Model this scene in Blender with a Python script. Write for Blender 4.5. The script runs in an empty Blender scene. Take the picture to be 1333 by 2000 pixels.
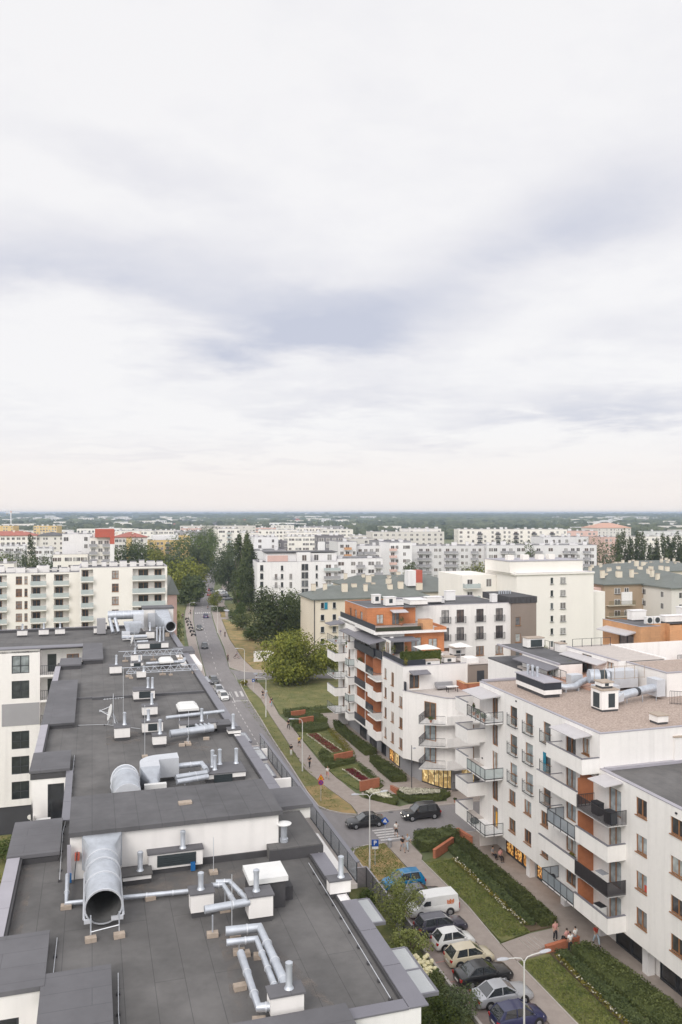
import bpy, bmesh, math, random
from math import radians as R, sin, cos, pi, atan2, hypot
from mathutils import Vector, Matrix
SC = bpy.context.scene; COL = SC.collection
# ------------------------------------------------------------------ camera, sky, sun, exposure
CAMZ = 37.0; FPX = 1600.0; PCX = 666.5; PCY = 1001.0
cd = bpy.data.cameras.new('camera'); cam = bpy.data.objects.new('camera', cd); COL.objects.link(cam)
cam.location = (0, 0, CAMZ); cam.rotation_euler = (pi/2, 0, 0)
cd.sensor_fit = 'VERTICAL'; cd.sensor_height = 36; cd.sensor_width = 24; cd.lens = FPX/2000*36
cd.shift_y = (PCY-1000)/2000; cd.clip_start = 0.5; cd.clip_end = 40000
SC.camera = cam
SUN_EL, SUN_AZ = 38, 205          # degrees; azimuth clockwise from +Y: behind the camera, a little to its left
W = bpy.data.worlds.new('World'); SC.world = W; W.use_nodes = True
nt = W.node_tree; N = nt.nodes; L = nt.links; N.clear()
def nd(t, **k):
    n = N.new(t)
    for a, v in k.items(): setattr(n, a, v)
    return n
def mth(op, a, b=None, c=None):
    n = nd('ShaderNodeMath', operation=op)
    for i, v in enumerate((a, b, c)):
        if v is None: continue
        if isinstance(v, (int, float)): n.inputs[i].default_value = v
        else: L.new(v, n.inputs[i])
    return n.outputs[0]
tc = nd('ShaderNodeTexCoord'); sp = nd('ShaderNodeSeparateXYZ'); L.new(tc.outputs['Generated'], sp.inputs[0])
dx, dy, dz = sp.outputs
sky = nd('ShaderNodeTexSky', sky_type='NISHITA', sun_disc=False, sun_elevation=R(SUN_EL), sun_rotation=R(SUN_AZ), altitude=100, air_density=1.2, dust_density=2.5)
zz = mth('ADD', mth('MAXIMUM', dz, 0.0), 0.10)
cx_, cy_ = mth('DIVIDE', dx, zz), mth('DIVIDE', dy, zz)
cv = nd('ShaderNodeCombineXYZ'); L.new(cx_, cv.inputs[0]); L.new(cy_, cv.inputs[1])
def noise(vec, scale, det, rough, dist=0.0):
    n = nd('ShaderNodeTexNoise'); n.inputs['Scale'].default_value = scale; n.inputs['Detail'].default_value = det
    n.inputs['Roughness'].default_value = rough; n.inputs['Distortion'].default_value = dist; L.new(vec, n.inputs['Vector']); return n.outputs['Fac']
n1 = noise(cv.outputs[0], 0.5, 5, 0.52, 0.15)
n2 = noise(cv.outputs[0], 1.5, 7, 0.58, 0.2)
u = mth('DIVIDE', dx, mth('MAXIMUM', dy, 0.05)); v = mth('DIVIDE', dz, mth('MAXIMUM', dy, 0.05))
wob = mth('MULTIPLY', mth('SUBTRACT', n2, 0.5), 0.16)
def patch(px, py, rx, ry, tilt):
    a = R(tilt); u0 = (px-PCX)/FPX; v0 = (PCY-py)/FPX
    du = mth('ADD', mth('SUBTRACT', u, u0), wob); dv = mth('ADD', mth('SUBTRACT', v, v0), wob)
    e1 = mth('DIVIDE', mth('ADD', mth('MULTIPLY', du, cos(a)), mth('MULTIPLY', dv, sin(a))), rx/FPX)
    e2 = mth('DIVIDE', mth('SUBTRACT', mth('MULTIPLY', dv, cos(a)), mth('MULTIPLY', du, sin(a))), ry/FPX)
    d = mth('SQRT', mth('ADD', mth('MULTIPLY', e1, e1), mth('MULTIPLY', e2, e2)))
    m = nd('ShaderNodeMapRange', interpolation_type='SMOOTHSTEP'); m.inputs[1].default_value = 1.55; m.inputs[2].default_value = 0.0
    L.new(d, m.inputs[0]); return m.outputs[0]
dark = None
for (px, py, rx, ry, tl, w) in ((480, 580, 330, 130, -14, .62), (620, 650, 330, 80, 4, .62), (1010, 490, 330, 85, 22, .58), (90, 490, 260, 85, -12, .6), (300, 330, 300, 60, -20, .35), (1200, 370, 260, 110, 20, .4),
        (1150, 800, 330, 42, 6, .8), (1230, 650, 200, 60, 10, .35), (380, 880, 420, 18, 2, .25), (760, 770, 360, 35, 3, .4)):
    p = mth('MULTIPLY', patch(px, py, rx, ry, tl), w); dark = p if dark is None else mth('ADD', dark, p)
tex = mth('MULTIPLY_ADD', n1, 0.55, mth('MULTIPLY', n2, 0.45))
dk = mth('MULTIPLY', dark, mth('MULTIPLY_ADD', tex, 1.3, 0.15))
n3 = noise(cv.outputs[0], 5.0, 6, 0.62, 0.3)
dk = mth('ADD', dk, mth('MULTIPLY', mth('SUBTRACT', tex, 0.48), 1.25)); dk = mth('ADD', dk, mth('MULTIPLY', mth('SUBTRACT', n3, 0.5), 0.35))
rmp = nd('ShaderNodeValToRGB'); L.new(dk, rmp.inputs[0]); cr = rmp.color_ramp
cr.elements[0].position = 0.0; cr.elements[0].color = (.91, .90, .91, 1); cr.elements[1].position = 0.95; cr.elements[1].color = (.57, .595, .70, 1)
e = cr.elements.new(0.35); e.color = (.80, .795, .835, 1)
# pale warm band just over the horizon
hz = nd('ShaderNodeMapRange', interpolation_type='SMOOTHSTEP'); hz.inputs[1].default_value = 0.11; hz.inputs[2].default_value = 0.0; L.new(dz, hz.inputs[0])
mx = nd('ShaderNodeMixRGB'); L.new(mth('MULTIPLY', hz.outputs[0], 0.85), mx.inputs[0]); L.new(rmp.outputs[0], mx.inputs[1]); mx.inputs[2].default_value = (.93, .865, .83, 1)
# unseen cloud deck behind the camera, sun side, is brightened to light the walls
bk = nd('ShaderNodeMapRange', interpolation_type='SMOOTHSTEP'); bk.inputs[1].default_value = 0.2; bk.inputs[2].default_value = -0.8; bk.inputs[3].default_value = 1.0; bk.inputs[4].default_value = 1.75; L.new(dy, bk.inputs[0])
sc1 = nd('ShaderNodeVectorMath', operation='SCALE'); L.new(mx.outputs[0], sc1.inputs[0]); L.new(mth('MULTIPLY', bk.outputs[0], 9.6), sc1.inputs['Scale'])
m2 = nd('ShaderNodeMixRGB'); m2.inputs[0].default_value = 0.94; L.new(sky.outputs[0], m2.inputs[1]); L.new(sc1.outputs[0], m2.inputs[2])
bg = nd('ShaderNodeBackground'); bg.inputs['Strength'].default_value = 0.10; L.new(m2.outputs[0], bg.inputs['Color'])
wo = nd('ShaderNodeOutputWorld'); L.new(bg.outputs[0], wo.inputs['Surface'])
sd = bpy.data.lights.new('sun', 'SUN'); so = bpy.data.objects.new('sun', sd); COL.objects.link(so)
sd.energy = 1.45; sd.angle = R(28); sd.color = (1, .95, .88)
so.rotation_euler = (R(90-SUN_EL), 0, R(-SUN_AZ)+pi)
SC.view_settings.view_transform = 'Standard'; SC.view_settings.look = 'None'; SC.view_settings.exposure = 0.14; SC.view_settings.gamma = 1.0
SC.cycles.max_bounces = 6; SC.cycles.diffuse_bounces = 3; SC.cycles.glossy_bounces = 2; SC.cycles.transmission_bounces = 4; SC.cycles.volume_bounces = 0; SC.cycles.transparent_max_bounces = 8
SC.cycles.caustics_reflective = False; SC.cycles.caustics_refractive = False
# ------------------------------------------------------------------ frames of reference
class Fr:
    def __init__(s, th, ox=0.0, oy=0.0): s.th, s.ox, s.oy, s.c, s.s = th, ox, oy, cos(th), sin(th)
    def w(s, x, y, z=0.0): return Vector((s.ox+x*s.c-y*s.s, s.oy+x*s.s+y*s.c, z))
    def loc(s, X, Y): X -= s.ox; Y -= s.oy; return (X*s.c+Y*s.s, -X*s.s+Y*s.c)
A = Fr(R(16.9)); WF = Fr(0.0)                # A: y runs along the near street, x across it
# ------------------------------------------------------------------ mesh builder
class MB:
    def __init__(s): s.v, s.f, s.mi, s.m, s.sm = [], [], [], 0, False
    def add(s, vs, fs):
        n = len(s.v); s.v += [tuple(p) for p in vs]
        for f in fs: s.f.append([n+i for i in f]); s.mi.append(s.m)
    def quad(s, a, b, c, d): s.add((a, b, c, d), ((0, 1, 2, 3),))
    def box(s, x0, x1, y0, y1, z0, z1, skip=''):
        vs = [(x0,y0,z0),(x1,y0,z0),(x1,y1,z0),(x0,y1,z0),(x0,y0,z1),(x1,y0,z1),(x1,y1,z1),(x0,y1,z1)]
        fs = []
        for k, f in (('d',(3,2,1,0)),('u',(4,5,6,7)),('f',(0,1,5,4)),('r',(1,2,6,5)),('b',(2,3,7,6)),('l',(3,0,4,7))):
            if k not in skip: fs.append(f)
        s.add(vs, fs); return s
    def cbox(s, x, y, z, w, d, h, rz=0.0, tilt=0.0):        # centred on x,y with its bottom at z
        c, n = cos(rz), sin(rz); vs = []
        for k in (0, h):
            for (a, b) in ((-w/2,-d/2),(w/2,-d/2),(w/2,d/2),(-w/2,d/2)): vs.append((x+a*c-b*n, y+a*n+b*c, z+k+tilt*a))
        s.add(vs, ((3,2,1,0),(4,5,6,7),(0,1,5,4),(1,2,6,5),(2,3,7,6),(3,0,4,7))); return s
    def prism(s, poly, z0, z1, bottom=True):
        n = len(poly); s.add([(x,y,z0) for x,y in poly]+[(x,y,z1) for x,y in poly], [tuple(range(n,2*n))]+([tuple(range(n-1,-1,-1))] if bottom else [])+[(i,(i+1)%n,n+(i+1)%n,n+i) for i in range(n)]); return s
    def sheet(s, poly, z): s.add([(x,y,z) for x,y in poly], [tuple(range(len(poly)))]); return s
    def tube(s, pts, r, n=10, caps=True, r2=None):
        pts = [Vector(p) for p in pts]; m = len(pts); rings = []
        up = None
        for i, p in enumerate(pts):
            t = ((pts[i]-pts[i-1]).normalized() if i else Vector((0,0,0)))+((pts[i+1]-pts[i]).normalized() if i < m-1 else Vector((0,0,0)))
            t.normalize()
            if up is None: up = Vector((0,0,1)) if abs(t.z) < .9 else Vector((1,0,0))
            x = up.cross(t)
            if x.length < 1e-4: x = Vector((1,0,0)).cross(t)
            x.normalize(); y = t.cross(x); up = y
            rr = (r[i] if isinstance(r, (list, tuple)) else r)
            k = 1.0
            if 0 < i < m-1:
                ca = (pts[i]-pts[i-1]).normalized().dot((pts[i+1]-pts[i]).normalized()); k = 1/max(.6, math.sqrt((1+ca)/2))
            rings.append([p+x*rr*cos(2*pi*j/n)+y*rr*sin(2*pi*j/n) for j in range(n)])
        vs = [q for ring in rings for q in ring]; fs = []
        for i in range(m-1):
            for j in range(n): fs.append((i*n+j, i*n+(j+1)%n, (i+1)*n+(j+1)%n, (i+1)*n+j))
        if caps: fs += [tuple(range(n-1,-1,-1)), tuple((m-1)*n+j for j in range(n))]
        s.add(vs, fs); return s
    def cyl(s, x, y, z0, z1, r, n=12, r1=None): return s.tube([(x,y,z0),(x,y,z1)], [r, r if r1 is None else r1], n)
    def lathe(s, x, y, prof, n=14):
        vs = [(x+r*cos(2*pi*j/n), y+r*sin(2*pi*j/n), z) for r, z in prof for j in range(n)]; m = len(prof)
        s.add(vs, [(i*n+j, i*n+(j+1)%n, (i+1)*n+(j+1)%n, (i+1)*n+j) for i in range(m-1) for j in range(n)]+[tuple(range(n-1,-1,-1)), tuple((m-1)*n+j for j in range(n))]); return s
    def loft(s, rings, close=True, caps=True):
        n = len(rings[0]); m = len(rings); fs = []
        for i in range(m-1):
            for j in range(n if close else n-1): fs.append((i*n+j, i*n+(j+1)%n, (i+1)*n+(j+1)%n, (i+1)*n+j))
        if caps: fs += [tuple(range(n-1,-1,-1)), tuple((m-1)*n+j for j in range(n))]
        s.add([p for r in rings for p in r], fs); return s
    def blob(s, x, y, z, rx, ry, rz, n=8, m=6, rnd=None, jit=0.0):
        vs = []; fs = []
        for i in range(1, m):
            th = pi*i/m
            for j in range(n):
                ph = 2*pi*j/n; k = 1+(rnd.uniform(-jit, jit) if rnd else 0)
                vs.append((x+rx*k*sin(th)*cos(ph), y+ry*k*sin(th)*sin(ph), z+rz*k*cos(th)))
        vs += [(x,y,z+rz), (x,y,z-rz)]; t, b = len(vs)-2, len(vs)-1
        for i in range(m-2):
            for j in range(n): fs.append((i*n+j, (i+1)*n+j, (i+1)*n+(j+1)%n, i*n+(j+1)%n))
        for j in range(n): fs += [(t, j, (j+1)%n), (b, (m-2)*n+(j+1)%n, (m-2)*n+j)]
        s.add(vs, fs); return s
    def leaf(s, p, nrm, sz, rnd, asp=0.7):
        n = Vector(nrm); n = n.normalized() if n.length > 1e-6 else Vector((0,0,1))
        a = Vector((rnd.uniform(-1,1), rnd.uniform(-1,1), rnd.uniform(-1,1))).cross(n)
        if a.length < 1e-4: a = Vector((1,0,0)).cross(n)
        a.normalize(); b = n.cross(a)*asp; p = Vector(p); a *= sz; b *= sz
        s.quad(p-a*.5-b*.1, p-b*.5, p+a*.5, p+b*.5)
    # a wall with real openings; face f/b: plane y=c, u along x; face l/r: plane x=c, u along y
    def wall(s, face, c, u0, u1, z0, z1, ops=(), dep=0.2):
        P = (lambda u, d, z: (u, c+d, z)) if face in 'fb' else (lambda u, d, z: (c+d, u, z))
        sg = 1 if face in 'fl' else -1
        fl = face in 'bl'
        def q(*p):
            s.add(p[::-1] if fl else p, ((0,1,2,3),))
        ops = [o for o in ops if o[0] < u1 and o[1] > u0]
        us = sorted({round(t, 4) for o in ops for t in o[:2]} | {u0, u1}); zs = sorted({round(t, 4) for o in ops for t in o[2:4]} | {z0, z1})
        us = [t for t in us if u0 <= t <= u1]; zs = [t for t in zs if z0 <= t <= z1]
        for i in range(len(us)-1):
            k0 = None
            for k in range(len(zs)-1):
                um, zm = (us[i]+us[i+1])/2, (zs[k]+zs[k+1])/2
                ins = any(o[0] < um < o[1] and o[2] < zm < o[3] for o in ops)
                if not ins and k0 is None: k0 = zs[k]
                if k0 is not None and (ins or k == len(zs)-2):
                    zt = zs[k] if ins else zs[k+1]
                    q(P(us[i],0,k0), P(us[i+1],0,k0), P(us[i+1],0,zt), P(us[i],0,zt)); k0 = None
        d = dep*sg
        for (a, b, c0, c1) in [o[:4] for o in ops]:
            q(P(a,0,c0), P(b,0,c0), P(b,d,c0), P(a,d,c0)); q(P(a,d,c1), P(b,d,c1), P(b,0,c1), P(a,0,c1))
            q(P(a,0,c0), P(a,d,c0), P(a,d,c1), P(a,0,c1)); q(P(b,d,c0), P(b,0,c0), P(b,0,c1), P(b,d,c1))
        return s
    def mesh(s, name, mat, smooth=None, off=(0,0,0)):
        me = bpy.data.meshes.new(name); o = Vector(off)
        me.from_pydata([tuple(Vector(p)-o) for p in s.v], [], s.f)
        for m in (mat if isinstance(mat, (list, tuple)) else [mat]): me.materials.append(m)
        if isinstance(mat, (list, tuple)): me.polygons.foreach_set('material_index', s.mi)
        if smooth: me.polygons.foreach_set('use_smooth', [True]*len(me.polygons))
        me.update()
        if smooth and smooth is not True: me.set_sharp_from_angle(angle=R(smooth))
        return me
USED = set()
def link(name, data, parent=None):
    o = bpy.data.objects.new(name, data); COL.objects.link(o)
    if parent is not None: o.parent = parent
    return o
def lab(o, label=None, cat=None, group=None, kind=None):
    if label: o['label'] = label
    if cat: o['category'] = cat
    if group: o['group'] = group
    if kind: o['kind'] = kind
    return o
class T:                                     # a thing: an Empty at its base, turned with its frame; parts are its children
    def __init__(s, name, label, cat, x, y, z=0.0, fr=A, group=None, rz=0.0, kind=None):
        s.r = link(name, None); s.r.location = fr.w(x, y, z); s.r.rotation_euler = (0, 0, fr.th+rz); s.o = (x, y, z); s.fr = fr
        s.r.empty_display_size = .2
        lab(s.r, label, cat, group, kind)
    def part(s, name, mb, mat, parent=None, smooth=None, label=None):
        o = link(name, mb.mesh(name, mat, smooth, s.o), parent or s.r)
        if label: o['label'] = label
        return o
    def inst(s, name, me, x, y, z, rz=0.0, sc=None, parent=None):
        o = link(name, me, parent or s.r)
        o.location = (x-s.o[0], y-s.o[1], z-s.o[2]) if parent is None else (x, y, z); o.rotation_euler = (0, 0, rz)
        if sc: o.scale = sc
        return o
def one(name, mb, mat, label, cat, x, y, z=0.0, fr=A, group=None, smooth=None, kind=None):   # a thing that is one mesh
    o = link(name, mb.mesh(name, mat, smooth, (x, y, z))); o.location = fr.w(x, y, z); o.rotation_euler = (0, 0, fr.th)
    return lab(o, label, cat, group, kind)
def struct(name, mb, mat, fr=A): return lab(link(name, mb.mesh(name, mat)), kind='structure') if fr is WF else _st(name, mb, mat, fr)
def _st(name, mb, mat, fr):
    o = link(name, mb.mesh(name, mat)); o.rotation_euler = (0, 0, fr.th); return lab(o, kind='structure')
def pxw(px, Y): return (px-PCX)/FPX*Y
def pzt(py, Y): return CAMZ-(py-PCY)/FPX*Y
# ------------------------------------------------------------------ materials
MT = {}
def base(name):
    m = bpy.data.materials.new(name); m.use_nodes = True; MT[name] = m
    n = m.node_tree.nodes; b = n['Principled BSDF']; return m, n, m.node_tree.links, b
def mat(name, col, rough=.8, var=.12, scale=1.5, metal=0.0, bump=0.0, col2=None, coord='Object', det=5, stretch=None, spec=None, rnd=0.0, coat=0.0, contrast=1.0):
    m, n, l, b = base(name); b.inputs['Roughness'].default_value = rough; b.inputs['Metallic'].default_value = metal
    if spec is not None: b.inputs['Specular IOR Level'].default_value = spec
    if coat: b.inputs['Coat Weight'].default_value = coat; b.inputs['Coat Roughness'].default_value = .03
    t = n.new('ShaderNodeTexCoord'); v = t.outputs[coord]
    if stretch:
        mp = n.new('ShaderNodeMapping'); mp.inputs['Scale'].default_value = stretch; l.new(v, mp.inputs[0]); v = mp.outputs[0]
    nz = n.new('ShaderNodeTexNoise'); nz.inputs['Scale'].default_value = scale; nz.inputs['Detail'].default_value = det; nz.inputs['Roughness'].default_value = .62; l.new(v, nz.inputs['Vector'])
    r = n.new('ShaderNodeValToRGB'); l.new(nz.outputs['Fac'], r.inputs[0]); h = .22/contrast
    r.color_ramp.elements[0].position = .5-h; r.color_ramp.elements[1].position = .5+h
    c2 = col2 or [min(1, c*(1+var)) for c in col]; c1 = col if col2 else [c*(1-var) for c in col]
    r.color_ramp.elements[0].color = (*c1, 1); r.color_ramp.elements[1].color = (*c2, 1)
    out = r.outputs[0]
    if rnd:
        oi = n.new('ShaderNodeObjectInfo'); hs = n.new('ShaderNodeHueSaturation'); mr = n.new('ShaderNodeMapRange'); mr.inputs[3].default_value = 1-rnd; mr.inputs[4].default_value = 1+rnd
        l.new(oi.outputs['Random'], mr.inputs[0]); l.new(mr.outputs[0], hs.inputs['Value']); l.new(out, hs.inputs['Color']); out = hs.outputs[0]
    l.new(out, b.inputs['Base Color'])
    if bump:
        bp = n.new('ShaderNodeBump'); bp.inputs['Strength'].default_value = bump; bp.inputs['Distance'].default_value = .05; l.new(nz.outputs['Fac'], bp.inputs['Height']); l.new(bp.outputs[0], b.inputs['Normal'])
    return m
def bricks(name, c1, c2, mortar, w, h, msz=.012, rough=.85, swap=False, axes=None, offset=.5, bump=0.0, var=0.12):
    m, n, l, b = base(name); b.inputs['Roughness'].default_value = rough
    t = n.new('ShaderNodeTexCoord'); sx = n.new('ShaderNodeSeparateXYZ'); cx = n.new('ShaderNodeCombineXYZ'); l.new(t.outputs['Object'], sx.inputs[0])
    ax = axes or ((1, 0) if swap else (0, 1))
    if ax == 'wall':
        ad = n.new('ShaderNodeMath'); l.new(sx.outputs[0], ad.inputs[0]); l.new(sx.outputs[1], ad.inputs[1]); l.new(ad.outputs[0], cx.inputs[0]); l.new(sx.outputs[2], cx.inputs[1])
    else: l.new(sx.outputs[ax[0]], cx.inputs[0]); l.new(sx.outputs[ax[1]], cx.inputs[1])
    br = n.new('ShaderNodeTexBrick'); l.new(cx.outputs[0], br.inputs['Vector']); br.offset = offset
    br.inputs['Color1'].default_value = (*c1, 1); br.inputs['Color2'].default_value = (*c2, 1); br.inputs['Mortar'].default_value = (*mortar, 1)
    br.inputs['Scale'].default_value = 1; br.inputs['Brick Width'].default_value = w; br.inputs['Row Height'].default_value = h; br.inputs['Mortar Size'].default_value = msz; br.inputs['Mortar Smooth'].default_value = .3
    nz = n.new('ShaderNodeTexNoise'); nz.inputs['Scale'].default_value = .8; nz.inputs['Detail'].default_value = 8; nz.inputs['Roughness'].default_value = .68; l.new(t.outputs['Object'], nz.inputs['Vector'])
    mr = n.new('ShaderNodeMapRange'); mr.inputs[1].default_value = .3; mr.inputs[2].default_value = .7; mr.inputs[3].default_value = 1-var; mr.inputs[4].default_value = 1+var; l.new(nz.outputs['Fac'], mr.inputs[0])
    n3 = n.new('ShaderNodeTexNoise'); n3.inputs['Scale'].default_value = .22; n3.inputs['Detail'].default_value = 4; n3.inputs['Distortion'].default_value = .5; l.new(t.outputs['Object'], n3.inputs['Vector'])
    m3 = n.new('ShaderNodeMapRange'); m3.inputs[1].default_value = .42; m3.inputs[2].default_value = .62; m3.inputs[3].default_value = 1-var*.6; m3.inputs[4].default_value = 1+var*.8; l.new(n3.outputs['Fac'], m3.inputs[0])
    mm = n.new('ShaderNodeMath'); mm.operation = 'MULTIPLY'; l.new(mr.outputs[0], mm.inputs[0]); l.new(m3.outputs[0], mm.inputs[1])
    hs = n.new('ShaderNodeHueSaturation'); l.new(mm.outputs[0], hs.inputs['Value']); l.new(br.outputs['Color'], hs.inputs['Color']); l.new(hs.outputs[0], b.inputs['Base Color'])
    return m
def wallmat(name, col, amt=.10):
    m, n, l, b = base(name); b.inputs['Roughness'].default_value = .9; t = n.new('ShaderNodeTexCoord'); fac = None
    for sc, st, lo, hi, k in ((1.0, (1.6, 1.6, .09), .50, .75, amt), (.22, (1, 1, .6), .35, .70, amt*.6), (2.5, (1, 1, 1), .4, .7, amt*.3)):
        mp = n.new('ShaderNodeMapping'); mp.inputs['Scale'].default_value = st; l.new(t.outputs['Object'], mp.inputs[0]); z = n.new('ShaderNodeTexNoise'); z.inputs['Scale'].default_value = sc; z.inputs['Detail'].default_value = 7; l.new(mp.outputs[0], z.inputs['Vector'])
        r = n.new('ShaderNodeMapRange'); r.inputs[1].default_value = lo; r.inputs[2].default_value = hi; r.inputs[3].default_value = 1; r.inputs[4].default_value = 1-k; l.new(z.outputs['Fac'], r.inputs[0])
        if fac is None: fac = r.outputs[0]
        else: x = n.new('ShaderNodeMath'); x.operation = 'MULTIPLY'; l.new(fac, x.inputs[0]); l.new(r.outputs[0], x.inputs[1]); fac = x.outputs[0]
    h = n.new('ShaderNodeHueSaturation'); h.inputs['Color'].default_value = (*col, 1); l.new(fac, h.inputs['Value']); l.new(h.outputs[0], b.inputs['Base Color']); return m
wallmat('white_render', (.83, .805, .785)); wallmat('cool_white', (.81, .795, .795))
mat('cream_render', (.81, .775, .725), .9, .04, .3, det=6, stretch=(1, 1, .35))
mat('pale_render', (.73, .695, .65), .9, .04, .25, det=6, stretch=(1, 1, .35), rnd=.17)
mat('far_white', (.72, .71, .71), .9, .05, .3, det=6, stretch=(1, 1, .35), rnd=.13)
mat('pink_render', (.66, .46, .41), .9, .05, .3)
mat('yellow_render', (.70, .51, .24), .9, .05, .3)
mat('beige_render', (.70, .63, .52), .9, .05, .3, stretch=(1, 1, .35))
mat('taupe_render', (.25, .205, .175), .9, .06, .5, stretch=(1, 1, .4))
mat('brown_render', (.36, .27, .19), .9, .06, .4, stretch=(1, 1, .4))
mat('grey_render', (.33, .325, .34), .9, .05, .5)
mat('dark_render', (.055, .055, .062), .8, .1, .6)
mat('grey_wall_far', (.20, .19, .20), .9, .06, .3)
bricks('orange_cladding', (.54, .215, .09), (.49, .19, .078), (.30, .10, .04), 1.6, .145, .012, .7, axes='wall')
bricks('orange_brick', (.50, .17, .085), (.42, .135, .07), (.34, .17, .11), .26, .09, .01, .85, axes='wall')
bricks('tan_cladding', (.58, .315, .155), (.53, .285, .14), (.38, .20, .11), 1.6, .14, .012, .7, axes='wall')
bricks('membrane', (.120, .115, .113), (.113, .109, .108), (.068, .065, .066), 9.0, 1.02, .013, .85, swap=True, var=.2)
bricks('membrane_cross', (.126, .124, .134), (.121, .119, .129), (.085, .084, .09), 6.0, 1.0, .014, .8, var=.12)
bricks('membrane_far', (.110, .108, .114), (.105, .103, .109), (.078, .077, .081), 7.0, 1.0, .02, .85, swap=True, var=.18)
mat('upstand', (.062, .06, .064), .8, .15, 1.2)
mat('coping', (.168, .164, .19), .42, .07, 1.0, spec=.6)
mat('coping_light', (.36, .345, .385), .5, .07, 1.0, spec=.6)
mat('gravel', (.26, .20, .17), .95, .5, 7.0, col2=(.52, .42, .36), det=9, contrast=1.3)
mat('galvanised', (.55, .58, .63), .5, .14, 2.2, metal=.65, rnd=.04, det=3)
mat('sheet_metal', (.66, .68, .72), .5, .06, 2.0, metal=.45)
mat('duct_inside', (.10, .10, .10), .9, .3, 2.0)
mat('concrete', (.40, .33, .27), .9, .18, 6.0)
mat('louvre_dark', (.035, .045, .05), .6, .1, 2)
mat('blue_plastic', (.012, .12, .34), .5, .1, 3)
mat('white_plastic', (.72, .72, .71), .5, .04, 2)
mat('dark_metal', (.045, .047, .055), .45, .1, 2, metal=.3)
mat('navy_panel', (.026, .03, .042), .5, .12, 1.2)
mat('wood_frame', (.30, .145, .065), .55, .15, 3)
mat('dark_frame', (.04, .043, .05), .5, .1, 3)
mat('white_frame', (.70, .69, .67), .5, .05, 3)
mat('rust_panel', (.34, .125, .055), .6, .12, 2.5)
mat('black_slats', (.035, .03, .033), .6, .15, 3)
mat('terrace_tile', (.50, .45, .42), .8, .1, 2)
mat('pink_tile', (.55, .33, .25), .8, .12, 2)
mat('awning_grey', (.50, .48, .49), .6, .06, 1.5)
mat('awning_dark', (.17, .165, .185), .6, .08, 1.5)
mat('green_roof', (.142, .155, .143), .6, .12, .5, rnd=.06)
mat('red_roof', (.36, .13, .10), .75, .15, .6, rnd=.1)
mat('dark_roof', (.115, .113, .12), .85, .2, .4, rnd=.12)
mat('red_wall', (.46, .11, .075), .8, .08, .4)
mat('teal', (.012, .20, .30), .7, .15, 2)
mat('lamp_paint', (.66, .65, .63), .45, .05, 3)
mat('lamp_head', (.50, .51, .55), .4, .06, 3)
mat('asphalt', (.235, .22, .222), .9, .12, .9, det=9, stretch=(1, .25, 1))
mat('paving', (.345, .295, .265), .92, .12, 1.1, det=9)
mat('parking_pavers', (.275, .225, .205), .92, .2, .8, det=9)
mat('kerb_stone', (.44, .40, .375), .9, .12, 2)
mat('road_paint', (.54, .52, .51), .8, .18, 4, contrast=1.4)
mat('red_paint', (.42, .20, .18), .85, .15, 3)
mat('lawn_green', (.085, .112, .032), .95, .3, .45, col2=(.235, .205, .085), det=9, coord='Object')
mat('lawn_rich', (.060, .088, .024), .95, .3, .8, col2=(.20, .19, .072), det=10, contrast=1.1)
mat('dry_grass', (.14, .15, .048), .95, .3, .45, col2=(.40, .265, .125), det=9, contrast=1.25)
mat('soil', (.13, .095, .06), .95, .3, 1.5)
mat('field', (.085, .12, .052), .95, .3, .0025, col2=(.20, .20, .10), det=6)
mat('bark', (.14, .11, .085), .9, .25, 4)
mat('birch_bark', (.55, .53, .49), .85, .4, 5)
mat('tyre', (.018, .018, .02), .8, .1, 5)
mat('rim', (.42, .43, .45), .35, .1, 5, metal=.7)
mat('car_trim', (.022, .022, .025), .5, .1, 5)
mat('plate', (.75, .75, .72), .5, .05, 5)
mat('tail_lamp', (.40, .018, .012), .25, .1, 5)
mat('head_lamp', (.62, .63, .64), .12, .05, 5)
mat('skin', (.50, .32, .24), .6, .08, 8)
for nm, c in (('car_blue', (.0, .21, .46)), ('car_white', (.76, .76, .75)), ('car_cream', (.62, .55, .41)), ('car_black', (.012, .012, .014)), ('car_silver', (.50, .51, .54)), ('car_navy', (.018, .022, .085)), ('car_indigo', (.035, .032, .055)),
              ('car_grey', (.10, .105, .115)), ('car_red', (.32, .02, .02)), ('car_violet', (.03, .025, .12))):
    mat(nm, c, .32, .03, 2, spec=.6, coat=.8, metal=(.35 if nm in ('car_silver', 'car_grey', 'car_blue') else 0))
for nm, c in (('cloth_white', (.74, .72, .70)), ('cloth_black', (.02, .02, .024)), ('cloth_blue', (.08, .12, .24)), ('cloth_red', (.52, .07, .045)), ('cloth_grey', (.30, .31, .34)), ('cloth_pale', (.42, .52, .60)), ('cloth_pink', (.60, .30, .28)), ('cloth_yellow', (.62, .50, .10)),
              ('hair_dark', (.03, .02, .016)), ('hair_fair', (.32, .2, .1)), ('sign_blue', (.01, .075, .36)), ('sign_white', (.78, .78, .78)), ('sign_yellow', (.78, .40, .02)), ('sign_red', (.55, .02, .03)), ('sign_black', (.02, .02, .02)),
              ('flower_white', (.78, .73, .58)), ('flower_cream', (.72, .66, .42)), ('flower_red', (.20, .02, .03)), ('van_print', (.60, .15, .03)), ('pot_terracotta', (.45, .2, .12))):
    mat(nm, c, .8 if 'sign' not in nm else .45, .06, 6)
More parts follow.
